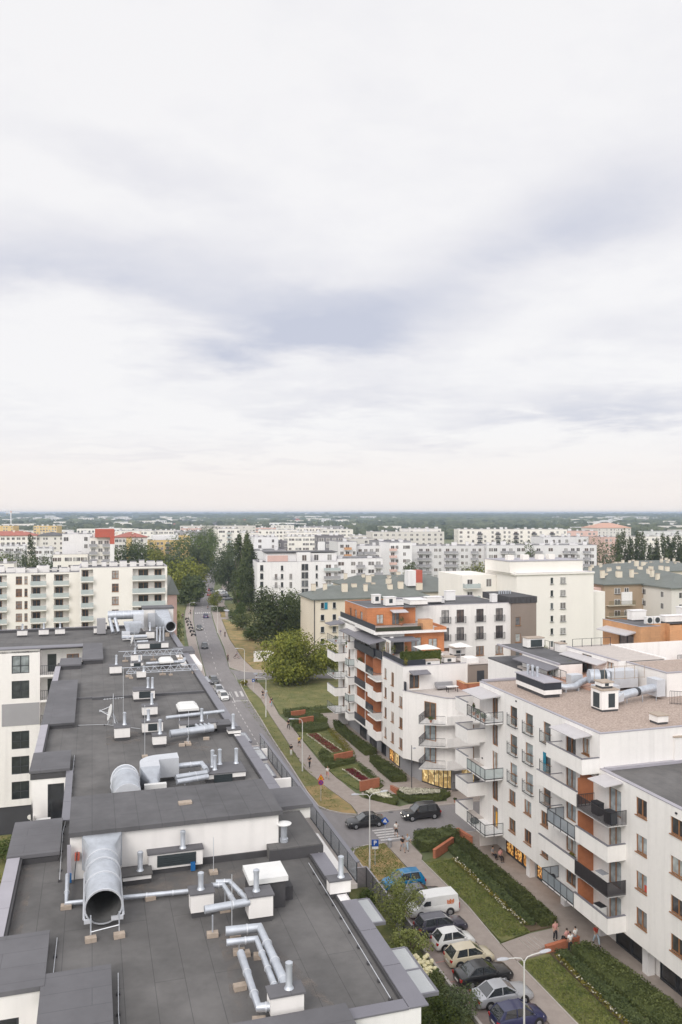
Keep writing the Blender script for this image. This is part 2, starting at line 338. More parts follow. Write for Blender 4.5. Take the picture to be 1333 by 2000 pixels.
# glazing: dark rooms, half-drawn blinds and pale curtains behind glass, different in each window
def glazing(name, stops, rough=.06, refl=.5):
    m, n, l, b = base(name); oi = n.new('ShaderNodeObjectInfo'); r = n.new('ShaderNodeValToRGB'); r.color_ramp.interpolation = 'CONSTANT'
    l.new(oi.outputs['Random'], r.inputs[0]); e = r.color_ramp.elements
    e[0].position = 0; e[0].color = (*stops[0][1], 1); e[1].position = stops[1][0]; e[1].color = (*stops[1][1], 1)
    for p, c in stops[2:]: x = e.new(p); x.color = (*c, 1)
    t = n.new('ShaderNodeTexCoord'); nz = n.new('ShaderNodeTexNoise'); nz.inputs['Scale'].default_value = 1.6; nz.inputs['Detail'].default_value = 3; l.new(t.outputs['Object'], nz.inputs['Vector'])
    hs = n.new('ShaderNodeHueSaturation'); mr = n.new('ShaderNodeMapRange'); mr.inputs[1].default_value = .3; mr.inputs[2].default_value = .7; mr.inputs[3].default_value = .55; mr.inputs[4].default_value = 1.35
    l.new(nz.outputs['Fac'], mr.inputs[0]); l.new(mr.outputs[0], hs.inputs['Value']); l.new(r.outputs[0], hs.inputs['Color']); l.new(hs.outputs[0], b.inputs['Base Color'])
    b.inputs['Roughness'].default_value = .5; b.inputs['Coat Weight'].default_value = refl; b.inputs['Coat Roughness'].default_value = rough; b.inputs['Coat IOR'].default_value = 1.75; b.inputs['Specular IOR Level'].default_value = .2
    return m
glazing('glass_mixed', [(0, (.05, .05, .055)), (.22, (.34, .38, .40)), (.45, (.14, .15, .16)), (.6, (.42, .45, .45)), (.82, (.09, .08, .07))], refl=.9)
glazing('glass_dark', [(0, (.02, .022, .026)), (.5, (.035, .04, .045)), (.8, (.12, .13, .14))], refl=.8)
glazing('glass_wing', [(0, (.03, .035, .04)), (.35, (.11, .13, .14)), (.6, (.26, .29, .30)), (.8, (.05, .055, .06))], refl=.8)
glazing('glass_far', [(0, (.09, .08, .08)), (.3, (.19, .175, .17)), (.55, (.34, .33, .32)), (.75, (.12, .09, .08)), (.9, (.24, .22, .21))], refl=.5)
def clear(name, col, alpha, rough=.05):
    m, n, l, b = base(name); b.inputs['Base Color'].default_value = (*col, 1); b.inputs['Roughness'].default_value = rough
    tr = n.new('ShaderNodeBsdfTransparent'); mx = n.new('ShaderNodeMixShader'); mx.inputs[0].default_value = alpha; l.new(tr.outputs[0], mx.inputs[1]); l.new(b.outputs[0], mx.inputs[2]); l.new(mx.outputs[0], n['Material Output'].inputs[0])
    return m
clear('clear_glass', (.40, .44, .44), .17); clear('milky_glass', (.52, .58, .58), .72, .25); clear('canopy_glass', (.62, .64, .66), .62, .08); clear('grey_glass', (.34, .38, .42), .60, .1)
mat('car_glass', (.035, .04, .046), .04, .2, 3, spec=1.0, coat=1.0)
def lit(name, c1, c2, c3, st, scale):
    m, n, l, b = base(name); t = n.new('ShaderNodeTexCoord'); vo = n.new('ShaderNodeTexVoronoi'); vo.inputs['Scale'].default_value = scale; l.new(t.outputs['Object'], vo.inputs['Vector'])
    r = n.new('ShaderNodeValToRGB'); sx = n.new('ShaderNodeSeparateColor'); l.new(vo.outputs['Color'], sx.inputs[0]); l.new(sx.outputs[0], r.inputs[0]); e = r.color_ramp.elements
    e[0].position = .2; e[0].color = (*c1, 1); e[1].position = .85; e[1].color = (*c3, 1); x = e.new(.55); x.color = (*c2, 1)
    l.new(r.outputs[0], b.inputs['Base Color']); l.new(r.outputs[0], b.inputs['Emission Color']); b.inputs['Emission Strength'].default_value = st; b.inputs['Roughness'].default_value = .08
    return m
lit('shop_warm', (.16, .06, .02), (.55, .22, .05), (.95, .55, .16), .42, 4.5)
lit('shop_gold', (.36, .24, .10), (.55, .38, .15), (.90, .70, .36), .40, 2.2)
lit('room_warm', (.5, .3, .08), (.9, .6, .15), (1, .8, .4), .7, 2.0)
lit('car_light', (1, .93, .8), (1, .93, .8), (1, .93, .8), 6.0, 1.0)
lit('street_glow', (1, .85, .55), (1, .85, .55), (1, .85, .55), 2.2, 1.0)
# foliage: each leaf its own tint, each clump a little different
def leafmat(name, c1, c2, trans=.25, ns=.35):
    m, n, l, b = base(name); g = n.new('ShaderNodeNewGeometry'); t = n.new('ShaderNodeTexCoord'); nz = n.new('ShaderNodeTexNoise'); nz.inputs['Scale'].default_value = ns; nz.inputs['Detail'].default_value = 3; l.new(t.outputs['Object'], nz.inputs['Vector'])
    mr = n.new('ShaderNodeMapRange'); mr.inputs[1].default_value = .34; mr.inputs[2].default_value = .66; l.new(nz.outputs['Fac'], mr.inputs[0])
    ad = n.new('ShaderNodeMath'); ad.operation = 'MULTIPLY_ADD'; l.new(g.outputs['Random Per Island'], ad.inputs[0]); ad.inputs[1].default_value = .55
    m2 = n.new('ShaderNodeMath'); m2.operation = 'MULTIPLY'; l.new(mr.outputs[0], m2.inputs[0]); m2.inputs[1].default_value = .45; l.new(m2.outputs[0], ad.inputs[2])
    mx = n.new('ShaderNodeMixRGB'); l.new(ad.outputs[0], mx.inputs[0]); mx.inputs[1].default_value = (*c1, 1); mx.inputs[2].default_value = (*c2, 1)
    oi = n.new('ShaderNodeObjectInfo'); hs = n.new('ShaderNodeHueSaturation'); m3 = n.new('ShaderNodeMapRange'); m3.inputs[3].default_value = .82; m3.inputs[4].default_value = 1.2; l.new(oi.outputs['Random'], m3.inputs[0]); l.new(m3.outputs[0], hs.inputs['Value']); l.new(mx.outputs[0], hs.inputs['Color'])
    l.new(hs.outputs[0], b.inputs['Base Color']); b.inputs['Roughness'].default_value = .7; b.inputs['Specular IOR Level'].default_value = .2
    tr = n.new('ShaderNodeBsdfTranslucent'); l.new(hs.outputs[0], tr.inputs[0]); ms = n.new('ShaderNodeMixShader'); ms.inputs[0].default_value = trans
    l.new(b.outputs[0], ms.inputs[1]); l.new(tr.outputs[0], ms.inputs[2]); l.new(ms.outputs[0], n['Material Output'].inputs[0]); return m
leafmat('leaf_light', (.075, .10, .018), (.28, .285, .055)); leafmat('leaf_mid', (.055, .085, .022), (.13, .165, .05)); leafmat('leaf_dark', (.044, .064, .026), (.125, .150, .058))
leafmat('leaf_poplar', (.042, .060, .024), (.125, .148, .06)); leafmat('leaf_hedge', (.055, .074, .026), (.150, .170, .060)); leafmat('leaf_grey', (.06, .085, .04), (.16, .19, .09)); leafmat('leaf_birch', (.15, .18, .05), (.36, .38, .14))
leafmat('leaf_yellow', (.13, .13, .02), (.30, .25, .05)); leafmat('leaf_thuja', (.035, .055, .012), (.10, .12, .03)); leafmat('wood_far', (.036, .050, .034), (.14, .155, .085), 0.0, .006); leafmat('petal_white', (.55, .52, .40), (.85, .82, .70)); leafmat('petal_red', (.10, .012, .02), (.26, .03, .05))
leafmat('grass_blade', (.085, .12, .025), (.22, .225, .07), .2, .8)
# ------------------------------------------------------------------ windows: a frame with its panes as its own part
WC = {}
def winmesh(w, h, style):
    k = (round(w, 2), round(h, 2), style)
    if k in WC: return WC[k]
    fr, gl, nx, tz = style                   # frame material, pane material, lights across, transom heights (fractions)
    b = .075; m = MB(); d = .07
    m.box(-w/2, w/2, -d, .02, 0, b); m.box(-w/2, w/2, -d, .02, h-b, h); m.box(-w/2, -w/2+b, -d, .02, b, h-b); m.box(w/2-b, w/2, -d, .02, b, h-b)
    for i in range(1, nx): x = -w/2+w*i/nx; m.box(x-.05, x+.05, -d+.01, .02, b, h-b)
    for t in tz: m.box(-w/2+b, w/2-b, -d+.015, .015, h*t-.045, h*t+.045)
    p = MB(); p.quad((-w/2+b, -.01, b), (w/2-b, -.01, b), (w/2-b, -.01, h-b), (-w/2+b, -.01, h-b))
    s = MB(); s.box(-w/2-.05, w/2+.05, -.26, -d, -.06, 0)
    WC[k] = (m.mesh('window', MT[fr]), p.mesh('pane', MT[gl]), s.mesh('sill', MT['dark_metal' if fr != 'wood_frame' else 'wood_frame'])); return WC[k]
RZ = {'f': 0.0, 'l': -pi/2, 'r': pi/2, 'b': pi}
WOOD = ('wood_frame', 'glass_mixed', 2, ()); WOOD1 = ('wood_frame', 'glass_mixed', 1, ()); DARKW = ('dark_frame', 'glass_wing', 2, (.38,)); FARW = ('white_frame', 'glass_far', 2, ()); FARD = ('dark_frame', 'glass_far', 2, ()); BROWN2 = ('wood_frame', 'glass_far', 2, ())
def put_window(t, face, c, u, z, w, h, style, dep=.2, name='window', sill=True):
    f, p, s = winmesh(w, h, style); i = dep*.75*(1 if face in 'fl' else -1)
    x, y = (u, c+i) if face in 'fb' else (c+i, u)
    o = t.inst(name, f, x, y, z, RZ[face]); t.inst('pane', p, 0, 0, 0, parent=o)
    if sill: t.inst('sill', s, 0, 0, 0, parent=o)
    return o
def facade(t, mb, face, c, u0, u1, z0, z1, wins, dep=.2):      # wins: (u centre, z bottom, w, h, style)
    mb.wall(face, c, u0, u1, z0, z1, [(u-w/2, u+w/2, z, z+h) for u, z, w, h, s in wins], dep)
    for u, z, w, h, s in wins: put_window(t, face, c, u, z, w, h, s, dep, 'door' if h > 1.9 else 'window', h <= 1.9)
UNITW = None
def far_window(t, face, c, u, z, w, h, glass='glass_far'):     # small distant window: one frame and pane, scaled
    global UNITW
    if UNITW is None:
        m = MB(); m.quad((-.42, -.02, .07), (.42, -.02, .07), (.42, -.02, .93), (-.42, -.02, .93)); m.m = 1
        m.box(-.5, .5, -.05, .0, 0, .07); m.box(-.5, .5, -.05, 0, .93, 1); m.box(-.5, -.42, -.05, 0, .07, .93); m.box(.42, .5, -.05, 0, .07, .93); m.box(-.03, .03, -.045, 0, .07, .93)
        UNITW = m.mesh('window', [MT['glass_far'], MT['white_frame']])
    x, y = (u, c) if face in 'fb' else (c, u)
    return t.inst('window', UNITW, x, y, z, RZ[face], (w, 1, h))
def rail(mb, pts, z, h=1.05, step=.12, r=.012, post=1.2):      # bar railing along a polyline
    for (x0, y0), (x1, y1) in zip(pts, pts[1:]):
        Ln = hypot(x1-x0, y1-y0); rz = atan2(y1-y0, x1-x0); mx_, my = (x0+x1)/2, (y0+y1)/2
        mb.cbox(mx_, my, z+h-.04, Ln, .05, .04, rz); mb.cbox(mx_, my, z+.08, Ln, .04, .03, rz)
        n = max(1, int(Ln/step))
        for i in range(n+1): q = i/n; mb.cbox(x0+(x1-x0)*q, y0+(y1-y0)*q, z, r*2, r*2, h-.02, rz)
def glassrail(t, pts, z, h=1.05, gl='clear_glass', fr='dark_metal', step=1.1, name='railing'):
    g = MB(); m = MB()
    for (x0, y0), (x1, y1) in zip(pts, pts[1:]):
        Ln = hypot(x1-x0, y1-y0); rz = atan2(y1-y0, x1-x0); cx, cy = (x0+x1)/2, (y0+y1)/2
        g.cbox(cx, cy, z+.06, Ln-.04, .015, h-.1, rz); m.cbox(cx, cy, z+h-.03, Ln, .05, .04, rz); m.cbox(cx, cy, z, Ln, .05, .05, rz)
        n = max(1, round(Ln/step))
        for i in range(n+1): q = i/n; m.cbox(x0+(x1-x0)*q, y0+(y1-y0)*q, z-.15, .045, .045, h+.13, rz)
    o = t.part(name, m, MT[fr]); t.part('glass_panel', g, MT[gl], o); return o
rnd = random.Random(7)
# ------------------------------------------------------------------ ground, roads, pavements, lawns (frame A)
m = MB(); ring = []
for r_ in (0, 300, 900, 2500, 6000, 12500): ring.append([(r_*sin(2*pi*i/48), r_*cos(2*pi*i/48), -.03) for i in range(48)])
for i in range(1, 5): m.loft([ring[i], ring[i+1]], caps=False)
m.add(ring[1], [tuple(range(47, -1, -1))])
struct('ground', m, MT['field'], WF)
RE = [(60, 12, 26.4), (86, 12, 26.6), (97, 19, 27.1), (117, 19.5, 27.6), (132, 20, 28.1), (143, 20.6, 28.7), (160, 22.2, 29.4), (180, 24.1, 30.6), (192, 25.2, 31.0), (222, 27.6, 34.1), (250, 30.0, 36.5), (285, 33.5, 40.0), (310, 36.5, 42.9), (349, 42.2, 48.7), (410, 51.6, 58.4), (465, 60.2, 67.2), (570, 77.4, 84), (680, 94.5, 101), (790, 111.5, 118), (1100, 160, 167)]
m = MB()
for (a0, l0, r0), (a1, l1, r1) in zip(RE[1:], RE[2:]): m.add([(l0,a0,.0),(r0,a0,.0),(r1,a1,.0),(l1,a1,.0)], [(0,1,2,3)])
m.sheet([(26.6,86),(60,86),(60,95.2),(30.6,95.2),(29.3,96.2),(28.0,97.6),(27.15,99),(27.1,97)], .0)
m.sheet([(30.9,180),(33,180.2),(44,177.5),(60,172),(60,177),(44,183.3),(36,187),(32.6,190.5),(31.05,193)], .0)
struct('road', m, MT['asphalt'])
m = MB(); m.sheet([(26.75,40),(31.6,40),(31.6,77.4),(26.75,77.4)], .004); m.sheet([(24,77.4),(26.9,77.4),(26.9,86.2),(24,86.2)], .004)
struct('parking_area', m, MT['parking_pavers'])
# pavements: one raised sheet per run with a kerb step
PV = MB()
PV.prism([(31.6,40),(33.55,40),(33.4,63.1),(33.6,70),(33.35,80.5),(34.0,81.8),(34.0,86.1),(31.3,86.1),(31.4,78.4),(31.6,77.4)], -.02, .11)
PV.prism([(31.2,95.4),(60,95.4),(60,100.2),(45,100.0),(43.4,96.3),(38.2,96.6),(36.9,96.2),(33.4,100.6),(32.5,109.4),(32.2,115),(32.6,130),(32.9,136),(32.6,146),(33.2,153),(34.3,166),(34.6,175.0),(33.2,179.0),(31.6,178),(31.7,169.4),(32.0,160),(31.0,146),(30.2,130),(29.3,114),(30.0,107),(31.3,98.5)], -.02, .11)
PV.prism([(41.3,40),(46,40),(46,64.2),(40.0,64.2),(40.0,60.0),(41.4,50)], -.02, .105)
PV.prism([(46,64.2),(46,86),(39.2,86.2),(38.2,83.4),(39.9,80),(40.0,64.2)], -.02, .105)
PV.prism([(33.5,60.3),(36.8,60.8),(40.0,61.2),(40.0,64.2),(36.7,63.9),(33.5,63.1)], -.02, .1075)
PV.prism([(37.4,100.6),(38.4,101.7),(41.4,100.6),(45,100.3),(46,108),(46,145),(36.6,145.2),(36.2,143),(39.4,139),(37.8,119),(37.3,117.2),(34.2,116.3),(34.1,115.4),(37.6,116.2),(37.8,104.2),(36.9,103.2),(34.0,102.6),(33.8,101.4),(36.6,101.6)], -.02, .105)
PV.prism([(34.0,188.6),(38.6,185.4),(46,183.6),(46,186.6),(39,188.4),(36.4,190.6),(36.4,205),(38.2,237),(42.8,283),(47,283),(51,330),(70,440),(67.6,440),(47.6,330),(43.3,310),(40.5,285),(37.0,250),(34.6,222),(31.6,195),(32.6,191.6)], -.02, .10)
PV.prism([(22.0,150),(22.1,160),(23.9,180),(27.2,222),(29.6,250),(33.1,285),(36.1,310),(41.8,349),(51.2,410),(48.5,410),(38.8,349),(33.4,310),(30.4,285),(27.2,250),(25,222),(21.5,180),(19.5,160),(19.5,150)], -.02, .10)
struct('pavement', PV, MT['paving'])
def curb(name, pts, w=.16, z1=.13, mt='kerb_stone'):
    m = MB()
    for (x0, y0), (x1, y1) in zip(pts, pts[1:]): m.cbox((x0+x1)/2, (y0+y1)/2, -.02, hypot(x1-x0, y1-y0)+.04, w, z1+.02, atan2(y1-y0, x1-x0))
    return struct(name, m, MT[mt])
curb('kerb', [(27.0,77.5),(26.95,84.3),(27.6,85.6),(29,86.15),(31.2,86.15)]); curb('kerb', [(34.1,86.15),(38.6,86.3),(60,86.1)])
curb('kerb', [(60,95.3),(31,95.3),(29.4,96.2),(28.1,97.6),(27.25,99.4),(27.2,105),(27.7,117),(28.2,132),(28.8,143),(29.5,160),(30.3,172),(30.8,177),(31.8,179),(33.2,179.3),(44,177.1)])
curb('kerb', [(26.7,40),(26.65,77.4)], .22, .32); curb('kerb', [(46,183.5),(38.6,185.2),(34,188.4),(32.5,191.5),(31.5,195),(34.5,222),(36.9,250),(40.4,285),(43.2,310)])
curb('kerb', [(22.1,160),(23.9,180),(27.3,222),(29.7,250),(33.2,285),(36.2,310),(41.9,349)]); curb('kerb', [(33.4,60.2),(33.5,50),(33.5,40)], .1, .15); curb('kerb', [(33.35,63.2),(33.7,70),(33.45,80.6)], .1, .15)
def lawn(poly, mt, z=.12): m = MB(); m.prism(poly, -.02, z); return struct('lawn', m, MT[mt])
lawn([(27.1,77.6),(31.25,77.6),(31.2,86.05),(29,86.05),(27.7,85.5),(27.05,84.2)], 'dry_grass')
lawn([(29.5,96.3),(31.0,95.6),(31.2,98.5),(29.9,107),(27.4,107),(27.35,99.5),(28.2,97.7)], 'dry_grass')
lawn([(27.4,107),(29.9,107),(29.2,114),(30.1,130),(30.9,146),(31.9,160),(31.6,169),(30.2,170),(29.6,160),(28.9,143),(28.3,132),(27.8,117)], 'lawn_green')
lawn([(30.4,172),(31.5,171.5),(31.5,178),(30.9,177)], 'lawn_green')
lawn([(33.65,63.3),(36.9,64.2),(37.0,80),(34.9,81.0),(33.5,80.4),(33.75,70)], 'lawn_rich'); lawn([(33.55,40),(36.6,40),(36.6,60.6),(33.5,60.1)], 'lawn_rich')
lawn([(36.9,64.3),(39.85,64.5),(39.8,79.8),(37.0,80.4)], 'soil', .10); lawn([(36.6,40),(41.2,40),(41.2,50),(39.9,60.2),(36.7,60.7)], 'soil', .10)
lawn([(32.6,109.6),(33.8,104),(36.8,103.4),(37.7,104.4),(37.5,115.8),(34,115.2),(32.4,114.8)], 'lawn_rich', .13); lawn([(32.6,116.4),(37.2,117.4),(39.2,138.6),(34.0,140.5),(33.0,137),(32.8,130)], 'lawn_rich', .13)
lawn([(33.0,147),(36.4,145.4),(46,145.3),(60,150),(60,171.8),(44,177),(38,178.4),(34.7,175),(34.5,166),(33.4,153)], 'lawn_green', .12)
lawn([(36.5,190.7),(39.1,188.5),(46,186.7),(50,188),(49,230),(47,250),(44,283),(43,283),(38.4,237),(36.6,205)], 'dry_grass', .11)
lawn([(43.5,288),(45,288),(47.5,306),(45.5,306)], 'dry_grass', .11); lawn([(50,186.8),(70,180),(75,330),(52,330),(47.2,284),(49,230)], 'lawn_green', .08)
lawn([(-60,58),(-3.7,58),(-3.7,100.9),(-60,100.9)], 'lawn_green', .05); lawn([(10.2,20),(26.5,20),(26.5,77.3),(10.2,77.3)], 'lawn_rich', .06)
lawn([(10.2,120),(19.3,120),(19.4,150),(23.8,222),(29.8,285),(33,310),(36,330),(14,340),(0,300)], 'lawn_green', .05)
# painted markings
def road_at(a):
    for (a0, l0, r0), (a1, l1, r1) in zip(RE, RE[1:]):
        if a0 <= a <= a1: t = (a-a0)/(a1-a0); return l0+(l1-l0)*t, r0+(r1-r0)*t
m = MB(); mz = .0045
for i in range(16): a = 118+i*2.7; b = 25.0+(a-118)/40*1.25; m.add([(b-.06,a,mz),(b+.06,a,mz),(b+.10,a+1.3,mz),(b-.02,a+1.3,mz)], [(0,1,2,3)])
m.add([(26.55,158.6,mz),(26.72,158.6,mz),(27.35,168.2,mz),(27.18,168.2,mz)], [(0,1,2,3)]); m.add([(26.8,159.6,mz),(29.3,159.2,mz),(29.3,159.7,mz),(26.8,160.1,mz)], [(0,1,2,3)])
for k in range(6): b = 23.4+k*1.08; m.add([(b,163.4,mz),(b+.5,163.4,mz),(b+.85,168.4,mz),(b+.35,168.4,mz)], [(0,1,2,3)])
for k in range(5): a = 87.0+k*.72; m.add([(31.15,a,mz),(33.7,a-.05,mz),(33.75,a+.33,mz),(31.2,a+.38,mz)], [(0,1,2,3)])
for a in (303.5, 461.0):
    l_, r_ = road_at(a)
    for k in range(8): b = l_+.3+k*(r_-l_-.6)/8; m.add([(b,a-1.6,mz),(b+.45,a-1.6,mz),(b+.75,a+1.9,mz),(b+.3,a+1.9,mz)], [(0,1,2,3)])
for i in range(40):
    a = 172+i*7.2; l_, r_ = road_at(a); l2, r2 = road_at(a+2.6); c0, c1 = (l_+r_)/2-.3, (l2+r2)/2-.3; m.add([(c0-.06,a,mz),(c0+.06,a,mz),(c1+.06,a+2.6,mz),(c1-.06,a+2.6,mz)], [(0,1,2,3)])
for k in range(5): a = 179.6+k*1.35; b = 30.55+k*.1; m.add([(b,a,mz),(b+.14,a,mz),(b+.18,a+.7,mz),(b+.04,a+.7,mz)], [(0,1,2,3)])
m.add([(30.9,193,mz),(31.0,193,mz),(28.1,160.5,mz),(28.0,160.5,mz)], [(0,1,2,3)]) if 0 else None
struct('road_marking', m, MT['road_paint'])
m = MB()
for k, a in enumerate((47.6, 50.5, 53.4, 56.3, 59.2, 62.1, 65, 67.9, 70.8)): m.sheet([(27.0,a),(31.4,a+.1),(31.4,a+.2),(27.0,a+.1)], .0085)
struct('bay_marking', m, MT['red_paint'])
# ------------------------------------------------------------------ the long white building at the camera's feet
RZF = 21.0
LB = T('apartment_building', 'long white apartment block with grey felt roof crowded with ducts and vent boxes', 'building', 0, 60)
m = MB()                                     # outer walls
m.wall('f', 24.4, 7.6, 10.1, 0, 21.2); m.wall('f', 22.9, -1.6, 7.6, 0, 21.0); m.wall('r', 7.6, 22.9, 24.4, 0, 21.0); m.wall('l', -1.6, 22.9, 28.6, 0, 21.0)
m.wall('l', -3.6, 31.0, 44, 0, 21.0); m.wall('b', 44, -3.6, -1.45, 0, 21.0); m.wall('l', -1.45, 44, 52.6, 0, 21.0); m.wall('l', -3.5, 54.8, 92, 0, 21.0); m.wall('f', 92, -3.5, -1.0, 0, 21.0); m.wall('l', -1.0, 92, 102.8, 0, 21.2)
m.wall('b', 117.4, -42, 10.1, 0, 21.2)
rw = [(a, z, 1.5, 1.9, DARKW) for z in (0.9, 3.9, 6.8, 9.7, 12.6, 15.5) for a in (27, 31.5, 36, 69, 74, 79, 84, 89, 94, 99, 104, 109)]
facade(LB, m, 'r', 10.1, 24.4, 117.4, 0, 21.2, [w for w in rw if w[1] > 12])
LB.part('wall', m, MT['cool_white'])
m = MB(); m.prism([(-1.6,22.9),(7.6,22.9),(7.6,24.45),(10.05,24.45),(10.05,117.3),(-42,117.3),(-42,101.1),(-5.8,101.1),(-5.8,102.75),(-1.0,102.75),(-1.0,92.1),(-3.45,92.1),(-3.45,52.7),(-1.4,52.7),(-1.4,43.9),(-3.55,43.9),(-3.55,28.7),(-1.6,28.7)], 20.8, RZF)
LB.part('roof', m, MT['membrane'])
# raised slabs over the bays
for (x0, x1, y0, y1, z) in ((-3.75, -1.5, 28.55, 32.3, 21.48), (-1.62, .62, 22.6, 29.3, 21.46), (.62, 7.72, 22.75, 24.9, 21.4), (-3.7, -1.42, 39.7, 44.05, 21.46), (-3.6, -1.25, 64, 80.4, 21.4), (-3.2, -1.05, 87.9, 92.0, 21.5), (-1.02, 1.15, 90.3, 101.2, 21.55), (-3.62, -1.3, 52.5, 56.5, 21.45)):
    m = MB(); m.box(x0, x1, y0, y1, z-.16, z); LB.part('bay_roof', m, MT['membrane_cross']); m = MB(); m.box(x0+.06, x1-.06, y0+.06, y1-.06, RZF-.1, z-.16); LB.part('upstand', m, MT['upstand'])
# metal copings, in lengths with open joints
def coping(pts, w, z, side, seg=2.75, mt='coping'):
    for (x0, y0), (x1, y1) in zip(pts, pts[1:]):
        Ln = hypot(x1-x0, y1-y0); n = max(1, round(Ln/seg)); rz = atan2(y1-y0, x1-x0)
        for i in range(n):
            q = (i+.5)/n; m = MB(); m.cbox(x0+(x1-x0)*q, y0+(y1-y0)*q, z-.05, Ln/n-.03, w, .05, rz, 0); LB.part('coping', m, MT[mt])
coping([(10.02,24.35),(10.02,31.9)], .66, 21.2, 1); coping([(10.02,33.1),(10.02,36.7)], .66, 21.2, 1); coping([(10.02,44.2),(10.02,57.6)], .66, 21.2, 1); coping([(10.02,58.8),(10.02,112)], .66, 21.2, 1); coping([(7.72,24.62),(9.68,24.62)], .55, 21.2, 1)
coping([(-3.4,32.3),(-3.4,39.7)], .55, 21.4, 1, 2.2, 'coping_light'); coping([(-3.35,56.5),(-3.35,64)], .5, 21.4, 1, 1.9, 'coping_light'); coping([(-3.3,80.4),(-3.3,87.9)], .5, 21.4, 1, 1.5, 'coping_light'); coping([(-1.3,44.1),(-1.3,52.5)], .4, 21.3, 1, 2.8)
coping([(-42,101.3),(-6,101.3)], .35, 21.3, 1, 3); coping([(-42,117.2),(9.6,117.2)], .5, 21.4, 1, 4)
m = MB(); m.box(9.62, 9.7, 24.9, 112, RZF, 21.15); m.box(7.7, 9.62, 24.88, 24.98, RZF, 21.15); m.box(-41.9, 9.5, 116.85, 116.97, RZF, 21.34); m.box(-3.12, -3.02, 32.3, 39.7, RZF, 21.34); m.box(-3.1, -3.0, 56.5, 64, RZF, 21.34); LB.part('upstand', m, MT['upstand'])
m = MB(); m.box(9.7, 10.08, 24.45, 117.3, 20.9, 21.15); LB.part('parapet', m, MT['cool_white'])
m = MB(); m.box(0, 9.5, 73.0, 73.28, RZF, 21.2); m.box(-3.3, 0, 73.5, 73.7, RZF, 21.14); LB.part('expansion_kerb', m, MT['membrane_cross'])
# penthouse
m = MB(); m.box(-.92, 8.35, 37.55, 42.0, RZF, 22.9); LB.part('penthouse', m, MT['white_render'])
m = MB(); m.box(-.97, 8.52, 37.38, 42.15, 22.9, 23.1); LB.part('penthouse_roof', m, MT['membrane_far'])
m = MB(); m.box(1.25, 7.8, 37.45, 37.55, RZF, 21.28); LB.part('upstand', m, MT['upstand'])
m = MB(); m.box(7.78, 10.3, 36.85, 41.3, RZF-.1, 21.55); LB.part('stair_roof', m, MT['membrane']); m = MB(); m.box(7.76, 10.32, 36.8, 36.85, RZF, 21.5); LB.part('upstand', m, MT['upstand'])
m = MB(); m.box(8.52, 10.95, 41.6, 44.2, 21.0, 21.6); LB.part('stair_wall', m, MT['white_render']); m = MB(); m.box(8.53, 11.05, 41.4, 44.3, 21.6, 21.78); LB.part('stair_roof', m, MT['membrane_cross'])
# terraces of the top floor with their glass railing and canopies
m = MB(); m.box(10.1, 13.0, 39.9, 66, 17.75, 18.0); LB.part('terrace_floor', m, MT['terrace_tile'])
for (x1, y, z) in ((12.4, 52.0, 19.7), (12.2, 58.6, 19.8)): m = MB(); m.box(10.1, x1, y, y+.2, 18.0, z); LB.part('terrace_divider', m, MT['white_render'])
m = MB(); m.box(10.9, 12.3, 40.2, 45, 18.0, 18.75); LB.part('terrace_ledge', m, MT['white_render'])
rl = glassrail(LB, [(13.0,40.0),(13.0,65.2)], 18.0, 1.1, 'grey_glass', 'dark_metal', 1.55); 
m = MB(); m.box(12.92, 13.14, 39.9, 65.4, 19.06, 19.12); LB.part('railing_top', m, MT['coping'])
for (x0, x1, y0, y1, z) in ((10.1, 12.1, 27.7, 30.9, 19.45), (10.1, 12.0, 33.1, 35.3, 19.45), (10.1, 12.0, 46.2, 50.2, 19.7), (10.1, 11.5, 52.6, 55.4, 19.75), (10.1, 11.7, 56.3, 59.4, 19.8), (10.1, 11.4, 60.6, 63.2, 19.9), (10.1, 11.5, 83, 86, 19.9), (10.1, 11.6, 92.5, 95.5, 19.9), (10.1, 11.5, 99, 102, 19.9)):
    n = 2 if y0 < 28 else 1; m = MB()
    m.box(x0, x1+.05, y0-.05, y0+.05, z-.12, z+.01); m.box(x1-.02, x1+.07, y0, y1, z-.1, z+.0)
    for i in range(n): yy = y0+(y1-y0)*(i+1)/n; m.box(x0, x1, yy-.05, yy+.05, z-.1, z+.012)
    o = LB.part('canopy', m, MT['coping']); g = MB(); g.box(x0, x1-.03, y0+.06, y1-.06, z-.03, z); LB.part('canopy_pane', g, MT['canopy_glass'], o)
m = MB(); m.box(8.9, 11.1, 93.3, 96.5, 21.0, 21.42); LB.part('stair_roof', m, MT['membrane_cross']); m = MB(); m.box(8.95, 11.05, 86.5, 93.3, 20.4, 21.02); LB.part('stair_wall', m, MT['white_render'])
